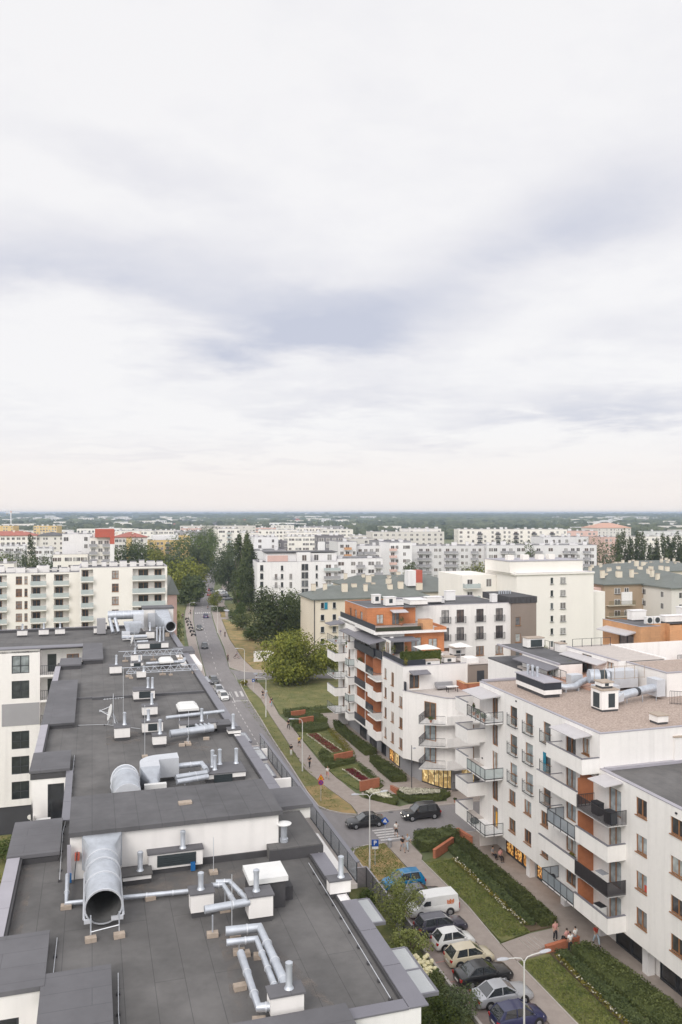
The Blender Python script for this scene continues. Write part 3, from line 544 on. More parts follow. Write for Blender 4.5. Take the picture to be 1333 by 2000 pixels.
# loggias on the west side
for (yb, x0, x1, yf) in ((52.6, -3.5, -1.4, 50.6), (28.6, -4.6, -1.62, 26.6)):
    m = MB()
    facade(LB, m, 'f', yb, x0, x1, 17.9, 21.4, [((x0+x1)/2+.35, 18.05, .95, 2.5, ('dark_frame', 'glass_dark', 1, ()))], .18)
    m.box(x0, x1, yf, yb, 17.7, 17.95); m.wall('f', yb+.6, x0, x1, 0, 17.7); LB.part('loggia_wall', m, MT['white_render'])
    m = MB(); m.box(x0, x1, yf, yf+.14, 17.3, 18.75); m.box(x0, x0+.14, yf+.14, yb, 17.3, 18.75); LB.part('balcony_parapet', m, MT['white_render']); m = MB(); m.box(x0-.03, x1, yf-.03, yf+.18, 18.75, 18.8); LB.part('coping', m, MT['coping'])
m = MB(); m.quad((-3.42,50.9,18.8),(-3.42,51.9,18.8),(-3.42,51.9,20.0),(-3.42,50.9,19.6)); m.quad((-3.36,50.9,18.8),(-3.36,51.9,18.8),(-3.36,51.9,20.0),(-3.36,50.9,19.6)); LB.part('side_screen', m, MT['dark_metal'])
# wing across the end: facade towards the camera
m = MB(); ws = [(-7.9, 18.45-2.9*k, 1.9, 2.05, ('dark_frame', 'glass_wing', 2, (.42,))) for k in range(6)]+[(x, 18.45-2.9*k, 1.9, 2.05, DARKW) for x in (-13, -18, -23) for k in range(2)]
facade(LB, m, 'f', 101.1, -42, -5.8, 3.2, 21.2, ws); LB.part('wing_wall', m, MT['white_render'])
m = MB(); m.box(-9.9, -5.85, 101.06, 101.09, 12.45, 15.0); LB.part('grey_band', m, MT['grey_render'])
m = MB(); m.box(-42, -5.8, 101.25, 101.6, 0, 3.2); LB.part('shop_front', m, MT['dark_render'])
for (x, z, r) in ((-6.9, 1.75, .28), (-6.3, 1.85, .14), (-6.0, 2.15, .22), (-5.6, 1.5, .24)): m = MB(); m.tube([(x,101.16,z),(x,101.22,z)], r, 14); LB.part('round_sticker', m, MT['cloth_white' if r != .24 else 'cloth_pink'])
m = MB()
for k in range(3):
    z = 18.1-2.9*k
    facade(LB, m, 'f', 102.8, -5.8, -1.0, z, z+2.9 if k else 21.2, [(-4.55, z+.05, 1.0, 2.1, ('dark_frame', 'glass_dark', 1, ()))]+([(-2.2, z+.95, 1.4, 1.1, BROWN2)] if k == 0 else []), .15)
LB.part('loggia_wall', m, MT['white_render']); m = MB(); m.wall('l', -5.8, 101.1, 102.8, 12, 21.2); LB.part('side_wall', m, MT['white_render']); m = MB(); m.wall('f', 102.9, -5.8, -1, 0, 12.3); LB.part('lower_wall', m, MT['white_render'])
for k in range(3):
    z = 18.1-2.9*k; m = MB(); m.box(-5.8, -1.0, 101.15, 102.75, z-.25, z); o = LB.part('balcony', m, MT['white_render']); r_ = MB(); rail(r_, [(-5.75,101.2),(-1.05,101.2)], z, 1.1, .22, .014); LB.part('railing', r_, MT['dark_metal'], o)
m = MB(); m.box(-42, -1.0, 100.95, 102.8, 21.2, 21.32); LB.part('coping', m, MT['coping'])
# masonry vent stacks on the roof: part of the building
def stack(x0, x1, y0, y1, h, pipes=(), louvre=None, cap='membrane_cross', wall='white_render', z=RZF):
    m = MB(); m.box(x0, x1, y0, y1, z+.22, z+h-.06); o = LB.part('vent_stack', m, MT[wall])
    m = MB(); m.box(x0+.05, x1-.05, y0+.05, y1-.05, z, z+.22); LB.part('base', m, MT['upstand'], o); m = MB(); m.box(x0-.05, x1+.05, y0-.05, y1+.05, z+h-.06, z+h); LB.part('cap', m, MT[cap], o)
    if louvre:
        a, b, c, d = louvre; m = MB(); m.box(a, b, y0-.03, y0-.004, z+c, z+d)
        for i in range(int((d-c)/.09)): m.box(a+.02, b-.02, y0-.055, y0-.03, z+c+.02+i*.09, z+c+.06+i*.09)
        LB.part('louvre', m, MT['louvre_dark'], o)
    for (px, py, ph) in pipes: m = MB(); m.lathe(px, py, [(.16, z+h), (.13, z+h+.06), (.11, z+h+.1), (.11, z+h+ph), (.125, z+h+ph), (.125, z+h+ph+.1), (.06, z+h+ph+.14)], 14); LB.part('flue', m, MT['galvanised'], o, smooth=40)
    return o
stack(3.72, 4.62, 32.55, 33.25, .98, [(4.15, 32.9, .55)]); stack(5.82, 6.78, 31.45, 32.25, 1.08, [(6.2, 31.9, .72)]); stack(5.35, 6.42, 25.15, 25.75, .85, [(6.0, 25.45, .72)]); stack(9.4, 10.3, 32.5, 33.0, .78, [(9.95, 32.75, .75)])
stack(2.38, 4.75, 37.0, 37.5, .95, [(3.9, 37.25, .65)], (2.75, 4.45, .32, .82)); stack(1.25, 2.45, 36.2, 37.0, .45, [(2.0, 36.6, .7)], cap='membrane')
stack(1.5, 2.55, 59.4, 60.6, .95, [(2.2, 60.1, .75)]); stack(3.45, 4.9, 60.35, 61.2, .95, [(3.9, 60.9, .65)], (3.85, 4.5, .3, .8)); stack(3.95, 4.85, 56.9, 57.7, .85, [(4.45, 57.3, .85)]); stack(3.75, 4.9, 65.5, 66.5, .9, [(4.5, 66.1, .75)])
stack(3.35, 5.1, 71.2, 72.8, .95, [(4.6, 72.2, .75), (4.95, 71.9, .8)], (3.8, 4.75, .3, .85)); stack(1.65, 2.8, 83.4, 84.6, .95, [(2.3, 84.2, .8)]); stack(4.1, 4.95, 80.6, 81.4, .9, [(4.7, 79.9, .4)]); stack(3.95, 5.1, 89.9, 90.7, .9, [(4.4, 90.3, .5)]); stack(3.8, 5.05, 86.8, 87.6, .6, [(4.7, 87.2, .5)], (4.1, 4.8, .15, .5))
stack(6.1, 8.7, 59.9, 61.0, .7, [(7.7, 60.5, .8)], (6.5, 7.3, .05, .6)); stack(8.7, 9.7, 59.5, 60.9, .6, wall='upstand'); stack(5.1, 8.55, 97.6, 98.6, .85, [(7.6,98.2,.6)], (6.4, 7.7, .2, .75)); stack(6.5, 7.5, 105.3, 106.3, 1.1, [(7.0, 106, .9)])
stack(6.4, 8.8, 48.6, 50.6, .55, [(7.05, 49.3, .75), (7.0, 49.9, .9), (7.5, 50.3, .8), (8.5, 50.2, .8)], (6.9, 8.0, .0, .45)); stack(.9, 1.9, 115.2, 116.2, 1.0, [], (1.2, 1.55, .2, .85)); stack(9.3, 10.2, 58.2, 59.0, .5, [(9.7, 58.6, .9)])
for x in (-9.2, -6.6, -4.6): stack(x, x+1.2, 112.5, 113.6, .9, [(x+.6, 113.2, .6)])
stack(.2, 1.3, 112.0, 113.0, .9, [(.8, 112.6, .9)])
# ------------------------------------------------------------------ roof plant: each duct run, dish and dome is its own thing
def tubes(name, lb, cat, runs, mt='galvanised', blocks=(), grp=None, legs=()):
    x, y, z = runs[0][0][0]; t = T(name, lb, cat, x, y, RZF, group=grp)
    for pts, r in runs:
        m = MB(); m.tube(pts, r, 16); o = t.part('pipe', m, MT[mt], smooth=45)
        for p, q in zip(pts, pts[1:]):
            d = Vector(q)-Vector(p); n = max(1, int(d.length/1.1))
            for i in range(1, n+1): c = Vector(p)+d*(i/(n+.6)); k = MB(); k.tube([c-d.normalized()*.025, c+d.normalized()*.025], r+.012, 16); t.part('band', k, MT['sheet_metal'], o, smooth=45)
    for (bx, by) in blocks: m = MB(); m.cbox(bx, by, RZF, .42, .28, .16, rnd.uniform(-.2, .2)); t.part('concrete_block', m, MT['concrete'])
    for (lx, ly, lz) in legs: m = MB(); m.cbox(lx, ly, RZF, .05, .05, lz-RZF); t.part('leg', m, MT['galvanised'])
    return t
tubes('vent_duct', 'three parallel silver pipes lying on concrete blocks at the front roof stack', 'duct', [([(4.7,30.05,21.6),(5.95,29.95,21.6),(6.1,25.9,21.45)], .17), ([(4.62,29.35,21.55),(5.7,29.28,21.55),(5.75,25.9,21.4)], .12), ([(5.0,28.6,21.5),(5.02,25.45,21.4),(5.38,25.4,21.4)], .14)], blocks=((5.1,29.5),(5.75,29.0),(4.75,27.3),(5.0,25.3),(5.25,29.3)), legs=((5.1,29.5,21.5),(5.75,29,21.5)))
tubes('vent_duct', 'pair of bent silver pipes joining two small roof stacks', 'duct', [([(4.1,31.4,21.85),(5.85,31.55,21.85)], .15), ([(4.62,33.35,21.85),(5.1,33.3,21.85),(5.35,31.7,21.75)], .11), ([(4.85,33.6,21.85),(5.4,33.5,21.85),(5.85,31.95,21.75)], .11)], blocks=((4.35,31.0),(5.1,31.1),(5.1,32.8),(5.15,30.6)), legs=((4.35,31,21.8),(5.1,32.8,21.8)))
tubes('vent_duct', 'three white silver tubes in front of a low roof hut behind the penthouse', 'duct', [([(4.55,49.8,21.8),(6.35,49.9,21.8),(6.5,48.8,21.7)], .17), ([(4.6,47.9,21.75),(6.45,48.4,21.7)], .16), ([(4.6,47.2,21.7),(6.45,47.8,21.65)], .15)], legs=((5.2,48.6,21.7),(5.5,48.9,21.7)))
tubes('vent_duct', 'fat silver duct with four short stubs before the wide roof hut', 'duct', [([(5.2,58.2,21.55),(8.3,58.9,21.55)], .26)]+[([(7.35+.3*i,58.75,21.65),(7.2+.3*i,59.9,21.6)], .1) for i in range(4)], blocks=((6.3,57.3),(5.9,56.9),(7.7,58.0)), legs=((6.3,57.3,21.4),))
tubes('vent_duct', 'long thin silver pipe crossing behind the white roof dome', 'duct', [([(5.2,61.4,21.9),(9.6,62.2,21.9)], .13)], legs=((6.2,61.6,21.9),(8.3,61.9,21.9)))
tubes('vent_duct', 'low silver pipe running along the foot of the penthouse wall', 'duct', [([(-1.0,36.9,21.5),(-1.0,34.95,21.18),(3.85,34.6,21.18)], .10)], blocks=((-1.0,34.9),(2.3,34.7),(.9,34.75)))
tubes('vent_duct', 'thin silver pipe between two lattice girders on the far roof', 'duct', [([(5.3,86.2,21.5),(9.1,86.3,21.5),(9.4,88,21.5)], .16)], legs=((6,86.2,21.5),(8.5,86.3,21.5)))
tubes('vent_duct', 'big horizontal grey duct at the far end of the felt roof', 'duct', [([(2.0,112.6,23.4),(6.6,112.4,23.4)], .58), ([(2.2,112.2,23),(2.6,110.5,21.4)], .22), ([(2.9,112.2,23),(3.3,110.7,21.4)], .22)], legs=((2.6,112.5,23),(6,112.4,23)))
tubes('vent_duct', 'bundle of small silver pipes by the far white plant boxes', 'duct', [([(5.0,98.9,21.8),(6.3,99.1,21.8)], .16), ([(5.0,98.4,21.4),(6.3,98.6,21.4)], .14), ([(3.5,104.3,21.6),(6.5,104.6,21.6)], .2)])
def flue_row(): 
    for i, x in enumerate((7.7, 8.1, 8.5)): m = MB(); m.lathe(x, 104, [(.13, RZF), (.11, RZF+.2), (.11, RZF+1.6), (.14, RZF+1.6), (.14, RZF+1.75), (.05, RZF+1.8)], 12); LB.part('flue', m, MT['galvanised'], smooth=40)
flue_row()
# big square-to-round elbow blowing down onto the roof
def ringpts(c, ax, up, r, n=24): c = Vector(c); ax = Vector(ax).normalized(); s_ = ax.cross(Vector(up)).normalized(); u_ = s_.cross(ax); return [c+s_*r*cos(2*pi*i/n)+u_*r*sin(2*pi*i/n) for i in range(n)]
def sqring(c, ax, up, hw, hh, n=24):
    c = Vector(c); ax = Vector(ax).normalized(); s_ = ax.cross(Vector(up)).normalized(); u_ = s_.cross(ax); out = []
    for i in range(n):
        t = 2*pi*i/n; x, y = cos(t), sin(t); k = 1/max(abs(x), abs(y)); out.append(c+s_*hw*x*k+u_*hh*y*k)
    return out
t = T('air_duct', 'large open ended galvanised elbow duct on the white penthouse wall', 'duct', .42, 34, RZF)
m = MB(); up = (0,0,1)
m.loft([sqring((.42,37.5,22.2), (0,-1,0), up, .80, .72), sqring((.42,37.2,22.2), (0,-1,0), up, .80, .72), ringpts((.42,36.55,22.2), (0,-1,-.1), up, .68), ringpts((.42,35.9,22.17), (0,-1,-.12), up, .67)], caps=False)
o = t.part('transition', m, MT['galvanised'], smooth=50)
m = MB(); c_ = [((.42,35.9,22.17), (0,-1,-.12)), ((.42,35.0,22.08), (0,-1,-.1)), ((.42,34.0,22.0), (0,-1,-.12)), ((.42,32.75,21.86), (0,-1,-.12))]
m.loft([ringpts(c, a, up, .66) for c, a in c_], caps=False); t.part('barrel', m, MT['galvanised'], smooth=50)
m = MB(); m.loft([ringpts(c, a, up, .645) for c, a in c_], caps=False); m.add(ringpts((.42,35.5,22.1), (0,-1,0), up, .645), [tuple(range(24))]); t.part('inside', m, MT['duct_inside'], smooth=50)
for k, (yy, zz_) in enumerate(((35.95,22.17),(35.25,22.11),(34.1,22.01),(32.8,21.87))): m = MB(); m.loft([ringpts((.42,yy,zz_), (0,-1,-.11), up, .66), ringpts((.42,yy,zz_), (0,-1,-.11), up, .72), ringpts((.42,yy-.06,zz_-.007), (0,-1,-.11), up, .72), ringpts((.42,yy-.06,zz_-.007), (0,-1,-.11), up, .66)], caps=False); t.part('flange', m, MT['sheet_metal'], smooth=40)
m = MB(); m.box(-.42, 1.26, 37.42, 37.54, 21.42, 22.98); t.part('wall_frame', m, MT['galvanised']); m = MB(); m.box(-.38, .8, 37.45, 37.54, 22.98, 23.06); t.part('rusty_plate', m, MT['rust_panel'])
for x in (-.05, .98): m = MB(); m.cbox(x, 31.95, RZF, .40, .26, .17, .1); t.part('concrete_block', m, MT['concrete']); m = MB(); m.cbox(x, 32.1, RZF, .05, .05, .9); m.cbox(x, 34.6, RZF, .05, .05, .9); t.part('leg', m, MT['galvanised'])
m = MB(); m.tube([(-.05,32.05,21.3),(.98,32.0,21.45)], .02, 6); m.tube([(-.3,32.7,21.5),(-.3,36.9,21.5)], .05, 6); m.tube([(1.15,32.7,21.5),(1.15,36.9,21.5)], .05, 6); m.box(-.3,-.02,32.6,32.7,21.35,21.5); m.box(.7,1.15,32.6,32.7,21.35,21.5); t.part('brace', m, MT['sheet_metal'])
m = MB(); m.tube([(-.62,37.3,22.3),(-.7,37.2,21.6),(-.75,36.9,21.1)], .022, 6); t.part('cable', m, MT['dark_metal']); m = MB(); m.box(-.72,-.52,37.3,37.5,21.9,22.2); t.part('switch_box', m, MT['red_wall'])
for nm, lb, x, y in (('downpipe', 'blue ended downpipe at the corner of the white penthouse', -.95, 37.2), ('downpipe', 'short blue spout below the louvred roof vent', 4.3, 36.85)):
    t = T(nm, lb, 'pipe', x, y, RZF); m = MB(); m.box(x-.1, x+.1, y-.05, y+.05, RZF+.05, RZF+.42); t.part('blue_spout', m, MT['blue_plastic'])
    if x < 0: m = MB(); m.box(x-.08, x+.08, y+.05, y+.2, RZF+.42, 22.6); t.part('pipe', m, MT['coping_light'])
# white roof hatch
t = T('roof_hatch', 'flat white roof hatch between the stacks and the step', 'hatch', 6.8, 33, RZF); m = MB(); m.box(6.0, 7.6, 32.35, 33.85, 22.1, 22.3); t.part('lid', m, MT['white_plastic']); m = MB(); m.box(6.1, 7.5, 32.45, 33.8, RZF, 22.1); m.box(7.4, 7.95, 33.0, 34, RZF, 21.55); t.part('curb', m, MT['upstand'])
for (lb, x0, x1, y0, y1) in (('white domed skylight beside the wide roof hut', 6.45, 7.95, 64.5, 66.3), ('white domed skylight between the lattice girders', 6.65, 8.0, 85.6, 87.4)):
    t = T('skylight', lb, 'skylight', x0, y0, RZF); m = MB(); m.box(x0, x1, y0, y1, RZF, 21.55); t.part('curb', m, MT['upstand']); m = MB(); m.box(x0-.05, x1+.05, y0-.05, y1+.05, 21.55, 21.72); m.loft([[(x0+d,y0+d,21.72+h),(x1-d,y0+d,21.72+h),(x1-d,y1-d,21.72+h),(x0+d,y1-d,21.72+h)] for d, h in ((0,0),(.08,.14),(.25,.24))]); t.part('dome', m, MT['white_plastic'])
# mushroom vent
t = T('mushroom_vent', 'white mushroom vent on the stepped roof by the railing', 'vent', 8.62, 37.6, 21.55); m = MB(); m.lathe(8.62, 37.6, [(.2,21.55),(.2,21.7),(.15,21.72),(.15,22.35)], 16); t.part('pipe', m, MT['galvanised'], smooth=40)
m = MB(); m.lathe(8.62, 37.6, [(.1,22.32),(.34,22.36),(.36,22.4),(.2,22.46),(.02,22.5)], 20); t.part('cap', m, MT['white_plastic'], smooth=40)
# double elbow and box duct behind the penthouse
t = T('air_duct', 'fat round elbow duct rising behind the penthouse slab', 'duct', 1.75, 47, RZF); m = MB()
pts = [(1.75,43.5,22.3),(1.75,46.2,22.3),(1.75,47.2,22.18),(1.75,48.2,21.8),(1.75,48.7,21.3),(1.75,48.8,20.98)]; m.tube(pts, .72, 24); t.part('elbow', m, MT['galvanised'], smooth=50)
for p, q in zip(pts, pts[1:]): d = (Vector(q)-Vector(p)).normalized(); m = MB(); m.tube([Vector(p)-d*.03, Vector(p)+d*.03], .76, 24); t.part('flange', m, MT['sheet_metal'], smooth=40)
t = T('air_duct', 'rectangular duct with curved corner ending in a short round neck', 'duct', 3.2, 48, RZF); m = MB()
arc = [(2.65+1.2-1.2*cos(q), 49.2+1.3*sin(q)) for q in [i*pi/2/7 for i in range(8)]]
inner = [(3.75+.1-.1*cos(q), 49.2+.25*sin(q)) for q in [i*pi/2/7 for i in range(8)]]
outer_ = [(2.65,48.3)]+arc+[(4.95,50.6)]; inn = [(3.75,48.3)]+inner+[(4.95,49.5)]
m.loft([[(a[0],a[1],21.3),(b[0],b[1],21.3),(b[0],b[1],22.4),(a[0],a[1],22.4)] for a, b in zip(outer_, inn)]); t.part('bend', m, MT['sheet_metal'])
m = MB(); m.loft([sqring((3.2,48.3,21.85),(0,-1,0),up,.55,.55), sqring((3.2,48.1,21.85),(0,-1,0),up,.55,.55), ringpts((3.3,47.2,21.75),(0,-1,0),up,.30), ringpts((3.3,46.5,21.7),(0,-1,0),up,.30)], caps=False); t.part('neck', m, MT['galvanised'], smooth=50)
m = MB(); m.box(2.75, 3.95, 46.2, 46.5, 21.2, 22.0); t.part('end_plate', m, MT['white_plastic']); m = MB()
for p in ((2.8,48.9),(3.7,48.5),(4.7,50.3)): m.cbox(*p, RZF, .06, .06, .3)
t.part('leg', m, MT['galvanised'])
# far plant: round horn, plenum box, white units
t = T('air_duct', 'wide horn shaped duct mouth at the far roof corner', 'duct', 9.6, 108.5, RZF); m = MB()
m.loft([sqring((9.0,113.5,22.9),(0,-1,0),up,.85,.95), sqring((9.1,110.6,22.6),(0,-1,0),up,.8,.8), ringpts((9.5,108.8,22.4),(.1,-1,-.05),up,.66), ringpts((9.7,107.4,22.3),(.1,-1,-.05),up,.64)], caps=False); t.part('barrel', m, MT['galvanised'], smooth=50)
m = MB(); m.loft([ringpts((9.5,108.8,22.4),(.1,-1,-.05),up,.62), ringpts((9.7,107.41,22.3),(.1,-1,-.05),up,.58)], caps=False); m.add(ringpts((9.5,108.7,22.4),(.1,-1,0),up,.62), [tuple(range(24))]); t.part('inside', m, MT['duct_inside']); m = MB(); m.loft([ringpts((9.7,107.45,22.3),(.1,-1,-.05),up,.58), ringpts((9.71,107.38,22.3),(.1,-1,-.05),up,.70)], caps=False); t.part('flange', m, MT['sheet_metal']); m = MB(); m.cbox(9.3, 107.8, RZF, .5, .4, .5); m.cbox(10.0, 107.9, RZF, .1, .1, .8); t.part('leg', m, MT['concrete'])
t = T('plant_room', 'white rooftop plant room under a dark slab by the horn duct', 'plant room', 8.6, 115, RZF); m = MB(); m.box(6.6, 10.6, 113.6, 116.4, RZF, 23.9); t.part('wall', m, MT['white_render']); m = MB(); m.box(6.5, 10.7, 113.5, 116.5, 23.9, 24.1); t.part('roof', m, MT['membrane_cross']); m = MB(); m.box(7.2, 8.2, 113.2, 113.58, 21.5, 23.4); m.box(8.4, 8.7, 113.3, 113.58, 21.2, 22.6); t.part('cabinet', m, MT['sheet_metal'])
t = T('air_duct', 'tapered sheet metal plenum box beside the big horizontal duct', 'duct', 5, 108.5, RZF); m = MB(); m.loft([[(4.3,108,21.5),(5.7,108,21.5),(5.7,109.2,21.5),(4.3,109.2,21.5)],[(3.9,107.8,22.7),(6.1,107.8,22.7),(6.1,109.6,22.7),(3.9,109.6,22.7)],[(3.9,107.8,22.9),(6.1,107.8,22.9),(6.1,109.6,22.9),(3.9,109.6,22.9)]]); t.part('plenum', m, MT['galvanised']); m = MB(); m.box(5.2, 6.5, 110.5, 112, 21.8, 23.6); t.part('box_duct', m, MT['sheet_metal']); m = MB(); m.box(3.6, 4.6, 107.2, 108, 21.2, 21.9); t.part('box_duct', m, MT['sheet_metal'])
for lb, x0, x1, y0, y1, h in (('white air handling box among the far roof ducts', 3.6, 6.6, 105.2, 106.6, .55), ('grey louvred cabinet at the far left end of the big duct', .6, 1.7, 111.5, 112.6, 2.1)):
    t = T('air_handler', lb, 'ventilation unit', x0, y0, RZF); m = MB(); m.box(x0, x1, y0, y1, RZF+.15, RZF+h); t.part('casing', m, MT['white_plastic' if h < 1 else 'grey_render']); m = MB(); m.box(x0+.1, x1-.1, y0+.1, y1-.1, RZF, RZF+.15); t.part('base', m, MT['upstand'])
# lattice girders lying across the roof
for lb, x0, x1, y, z in (('silver lattice girder across the far roof, the one nearer the dish', 3.2, 9.5, 90.9, 21.5), ('silver lattice girder across the roof, in front of the other girder', 3.2, 10.1, 82.4, 21.3)):
    t = T('lattice_girder', lb, 'girder', x0, y, RZF); m = MB()
    for dy_, dz_ in ((0,.58),(-.45,.1),(.45,.1)): m.tube([(x0-.5 if dz_ > .5 else x0,y+dy_,z+dz_),(x1,y+dy_,z+dz_)], .032, 6)
    t.part('chord', m, MT['galvanised']); m = MB(); n = 9
    for i in range(n):
        a = x0+(x1-x0)*i/n; b = x0+(x1-x0)*(i+.5)/n; c = x0+(x1-x0)*(i+1)/n
        for dy_ in (-.35,.35): m.tube([(a,y+dy_,z+.1),(b,y,z+.58)], .018, 5); m.tube([(b,y,z+.58),(c,y+dy_,z+.1)], .018, 5)
        m.tube([(a,y-.35,z+.1),(a,y+.35,z+.1)], .02, 5)
    t.part('lattice', m, MT['galvanised']); m = MB()
    for x in (x0+.2, (x0+x1)/2, x1-.3): m.cbox(x, y, RZF, .6, .5, .12); m.cbox(x, y-.3, RZF, .05, .05, z-RZF+.1); m.cbox(x, y+.3, RZF, .05, .05, z-RZF+.1)
    t.part('foot', m, MT['concrete'])
# dishes and aerials
for lb, x, y, s_ in (('satellite dish on a tripod with aerials behind two vent stacks', 1.4, 63.8, 1.0), ('smaller satellite dish near the far plenum box', 4.7, 100.5, .9)):
    t = T('satellite_dish', lb, 'satellite dish', x, y, RZF); m = MB(); c = Vector((x, y, RZF+1.0*s_)); ax = Vector((-1,-.12,.25)).normalized()
    m.loft([ringpts(c+ax*(.02+d), ax, up, r_*s_, 18) for r_, d in ((.03,0),(.3,.03),(.55,.1),(.62,.14))]); t.part('reflector', m, MT['white_plastic'], smooth=50)
    m = MB(); f = c+ax*.85*s_
    for q in ((0,.5),(.5,-.2),(-.5,-.2)): m.tube([c+Vector((0,q[0],q[1]))*s_, f], .02, 5)
    m.cbox(f.x, f.y, f.z-.06, .14, .1, .12); t.part('feed_arm', m, MT['sheet_metal']); m = MB()
    for q in ((.5,.3),(.3,-.5),(-.3,.5)): m.tube([(x+q[0],y+q[1],RZF),(x+.1,y,RZF+.9*s_)], .03, 6)
    m.tube([(x+.12,y,RZF),(x+.12,y,RZF+2.4*s_)], .025, 6); t.part('mast', m, MT['sheet_metal']); m = MB(); m.tube([(x-.6,y+.1,RZF+2.0*s_),(x+.9,y+.1,RZF+2.05*s_)], .015, 5)
    for i in range(7): m.tube([(x-.5+.2*i,y-.22,RZF+2.01*s_),(x-.5+.2*i,y+.42,RZF+2.01*s_)], .01, 4)
    t.part('aerial', m, MT['sheet_metal'])
# lightning rods and conductors
for i, (lb, x, y, h) in enumerate((('thin lightning rod on blocks beside the bent pipes', 5.1, 31.1, 2.2), ('thin lightning rod standing in front of the penthouse wall', 5.15, 36.4, 1.6), ('thin lightning rod rising from the felt behind the penthouse', 3.3, 55.0, 3.4), ('thin lightning rod by the fat duct with stubs', 6.35, 57.0, 2.4), ('thin lightning rod near the low stack by the roof step', 2.2, 62.5, 4.5), ('thin lightning rod beside the front lattice girder', 3.6, 81.5, 2.6), ('thin lightning rod between the girder and the white skylight', 7.4, 82.0, 2.4))):
    t = T('lightning_rod', lb, 'lightning rod', x, y, RZF); m = MB(); m.tube([(x,y,RZF),(x,y,RZF+h)], .016, 5); t.part('rod', m, MT['sheet_metal']); m = MB(); m.cbox(x, y, RZF, .36, .36, .12); t.part('base', m, MT['concrete'])
for lb, pts in (('lightning conductor wire along the edge of the west bays', [(-1.35,37.5),(-1.4,43),(-1.15,47),(-1.15,52),(-1.1,56.4)]), ('lightning conductor wire beside the first raised bay', [(-1.3,28.7),(-1.25,32.4)]), ('lightning conductor wire beside the second raised bay', [(.82,23.4),(.80,27),(.86,29.3)]), ('lightning conductor wire beside the parapet coping', [(9.35,25.2),(9.4,32),(9.4,36)]), ('lightning conductor wire across the roof to the dish', [(-1.0,64.3),(.9,64.0),(3.4,61.9)])):
    t = T('conductor_wire', lb, 'wire', pts[0][0], pts[0][1], RZF); m = MB(); m.tube([(x,y,RZF+.1) for x, y in pts], .014, 5); t.part('wire', m, MT['sheet_metal']); k = MB()
    for (x0, y0), (x1, y1) in zip(pts, pts[1:]):
        n = max(1, int(hypot(x1-x0, y1-y0)/1.0))
        for i in range(n): k.cbox(x0+(x1-x0)*i/n, y0+(y1-y0)*i/n, RZF, .12, .12, .09)
    t.part('holder', k, MT['upstand'])
m = MB(); m.cbox(4.25, 39.6, 23.1, .62, .34, .1, .05); one('paving_stone', m, MT['concrete'], 'pale stone slab lying on the penthouse roof', 'stone', 4.25, 39.6, 23.1)
for lb, x, y, s_ in (('outdoor air conditioner unit on the west loggia balcony', -2.75, 51.3, 1),):
    t = T('air_conditioner', lb, 'air conditioner', x, y, 17.95); m = MB(); m.box(x-.4, x+.4, y-.15, y+.15, 18.0, 18.95); t.part('casing', m, MT['white_plastic']); m = MB(); m.tube([(x,y-.17,18.5),(x,y-.15,18.5)], .3, 16); t.part('fan', m, MT['louvre_dark'])
m = MB(); m.box(-2.2, -1.65, 50.85, 51.3, 18.3, 18.85); one('storage_box', m, MT['terrace_tile'], 'pink storage box on the west loggia balcony', 'box', -2, 51, 18.3)
t = T('drying_rack', 'folding metal drying rack on the near west loggia', 'drying rack', -3.0, 27.0, 17.95); m = MB(); rail(m, [(-3.4,26.9),(-2.5,26.9)], 18.6, .75, .15); rail(m, [(-3.4,27.5),(-2.5,27.5)], 18.6, .75, .15); t.part('frame', m, MT['sheet_metal'])
t = T('wooden_table', 'small wooden table on the near west loggia', 'table', -2.95, 26.9, 17.95); m = MB(); m.box(-3.45, -2.4, 26.75, 27.15, 18.7, 18.85); t.part('tabletop', m, MT['wood_frame']); m = MB(); [m.cbox(x, y, 17.95, .05, .05, .75) for x in (-3.4,-2.45) for y in (26.8,27.1)]; t.part('leg', m, MT['wood_frame'])

mat('stain', (.20, .175, .16), .9, .2, 1.5, col2=(.30, .255, .22))
def stainmat():
    m = MT['stain']; n = m.node_tree.nodes; l = m.node_tree.links; t = n.new('ShaderNodeTexCoord'); z = n.new('ShaderNodeTexNoise'); z.inputs['Scale'].default_value = 1.6; z.inputs['Detail'].default_value = 8; z.inputs['Roughness'].default_value = .7; l.new(t.outputs['Object'], z.inputs['Vector']); r = n.new('ShaderNodeMapRange'); r.inputs[1].default_value = .46; r.inputs[2].default_value = .72; r.inputs[4].default_value = .75; l.new(z.outputs['Fac'], r.inputs[0]); tr = n.new('ShaderNodeBsdfTransparent'); mx = n.new('ShaderNodeMixShader'); l.new(r.outputs[0], mx.inputs[0]); l.new(tr.outputs[0], mx.inputs[1]); l.new(n['Principled BSDF'].outputs[0], mx.inputs[2]); l.new(mx.outputs[0], n['Material Output'].inputs[0])
stainmat()
for q in ([(4.5,31.2),(5.3,30.9),(5.2,28.4),(4.7,25.5),(4.2,25.4),(4.5,28.5)], [(6.3,29.5),(6.6,29.2),(7.4,26.4),(7.6,25.2),(7.0,26.2)], [(3.9,36.9),(7.2,36.7),(6.2,33.6),(4.7,34.2),(1.2,35.3),(1.4,36.2)], [(5.6,58.2),(7.2,57.4),(8.2,54.6),(7.4,54.8),(6.2,56.6),(4.6,57.6)], [(1.0,62.5),(3.4,61.4),(3.3,58.5),(.9,58.6)], [(-3.0,40),(-2.4,40),(-2.6,32.5),(-3.0,32.4)]): m = MB(); m.sheet(q, RZF+.004); LB.part('felt_stain', m, MT['stain'])
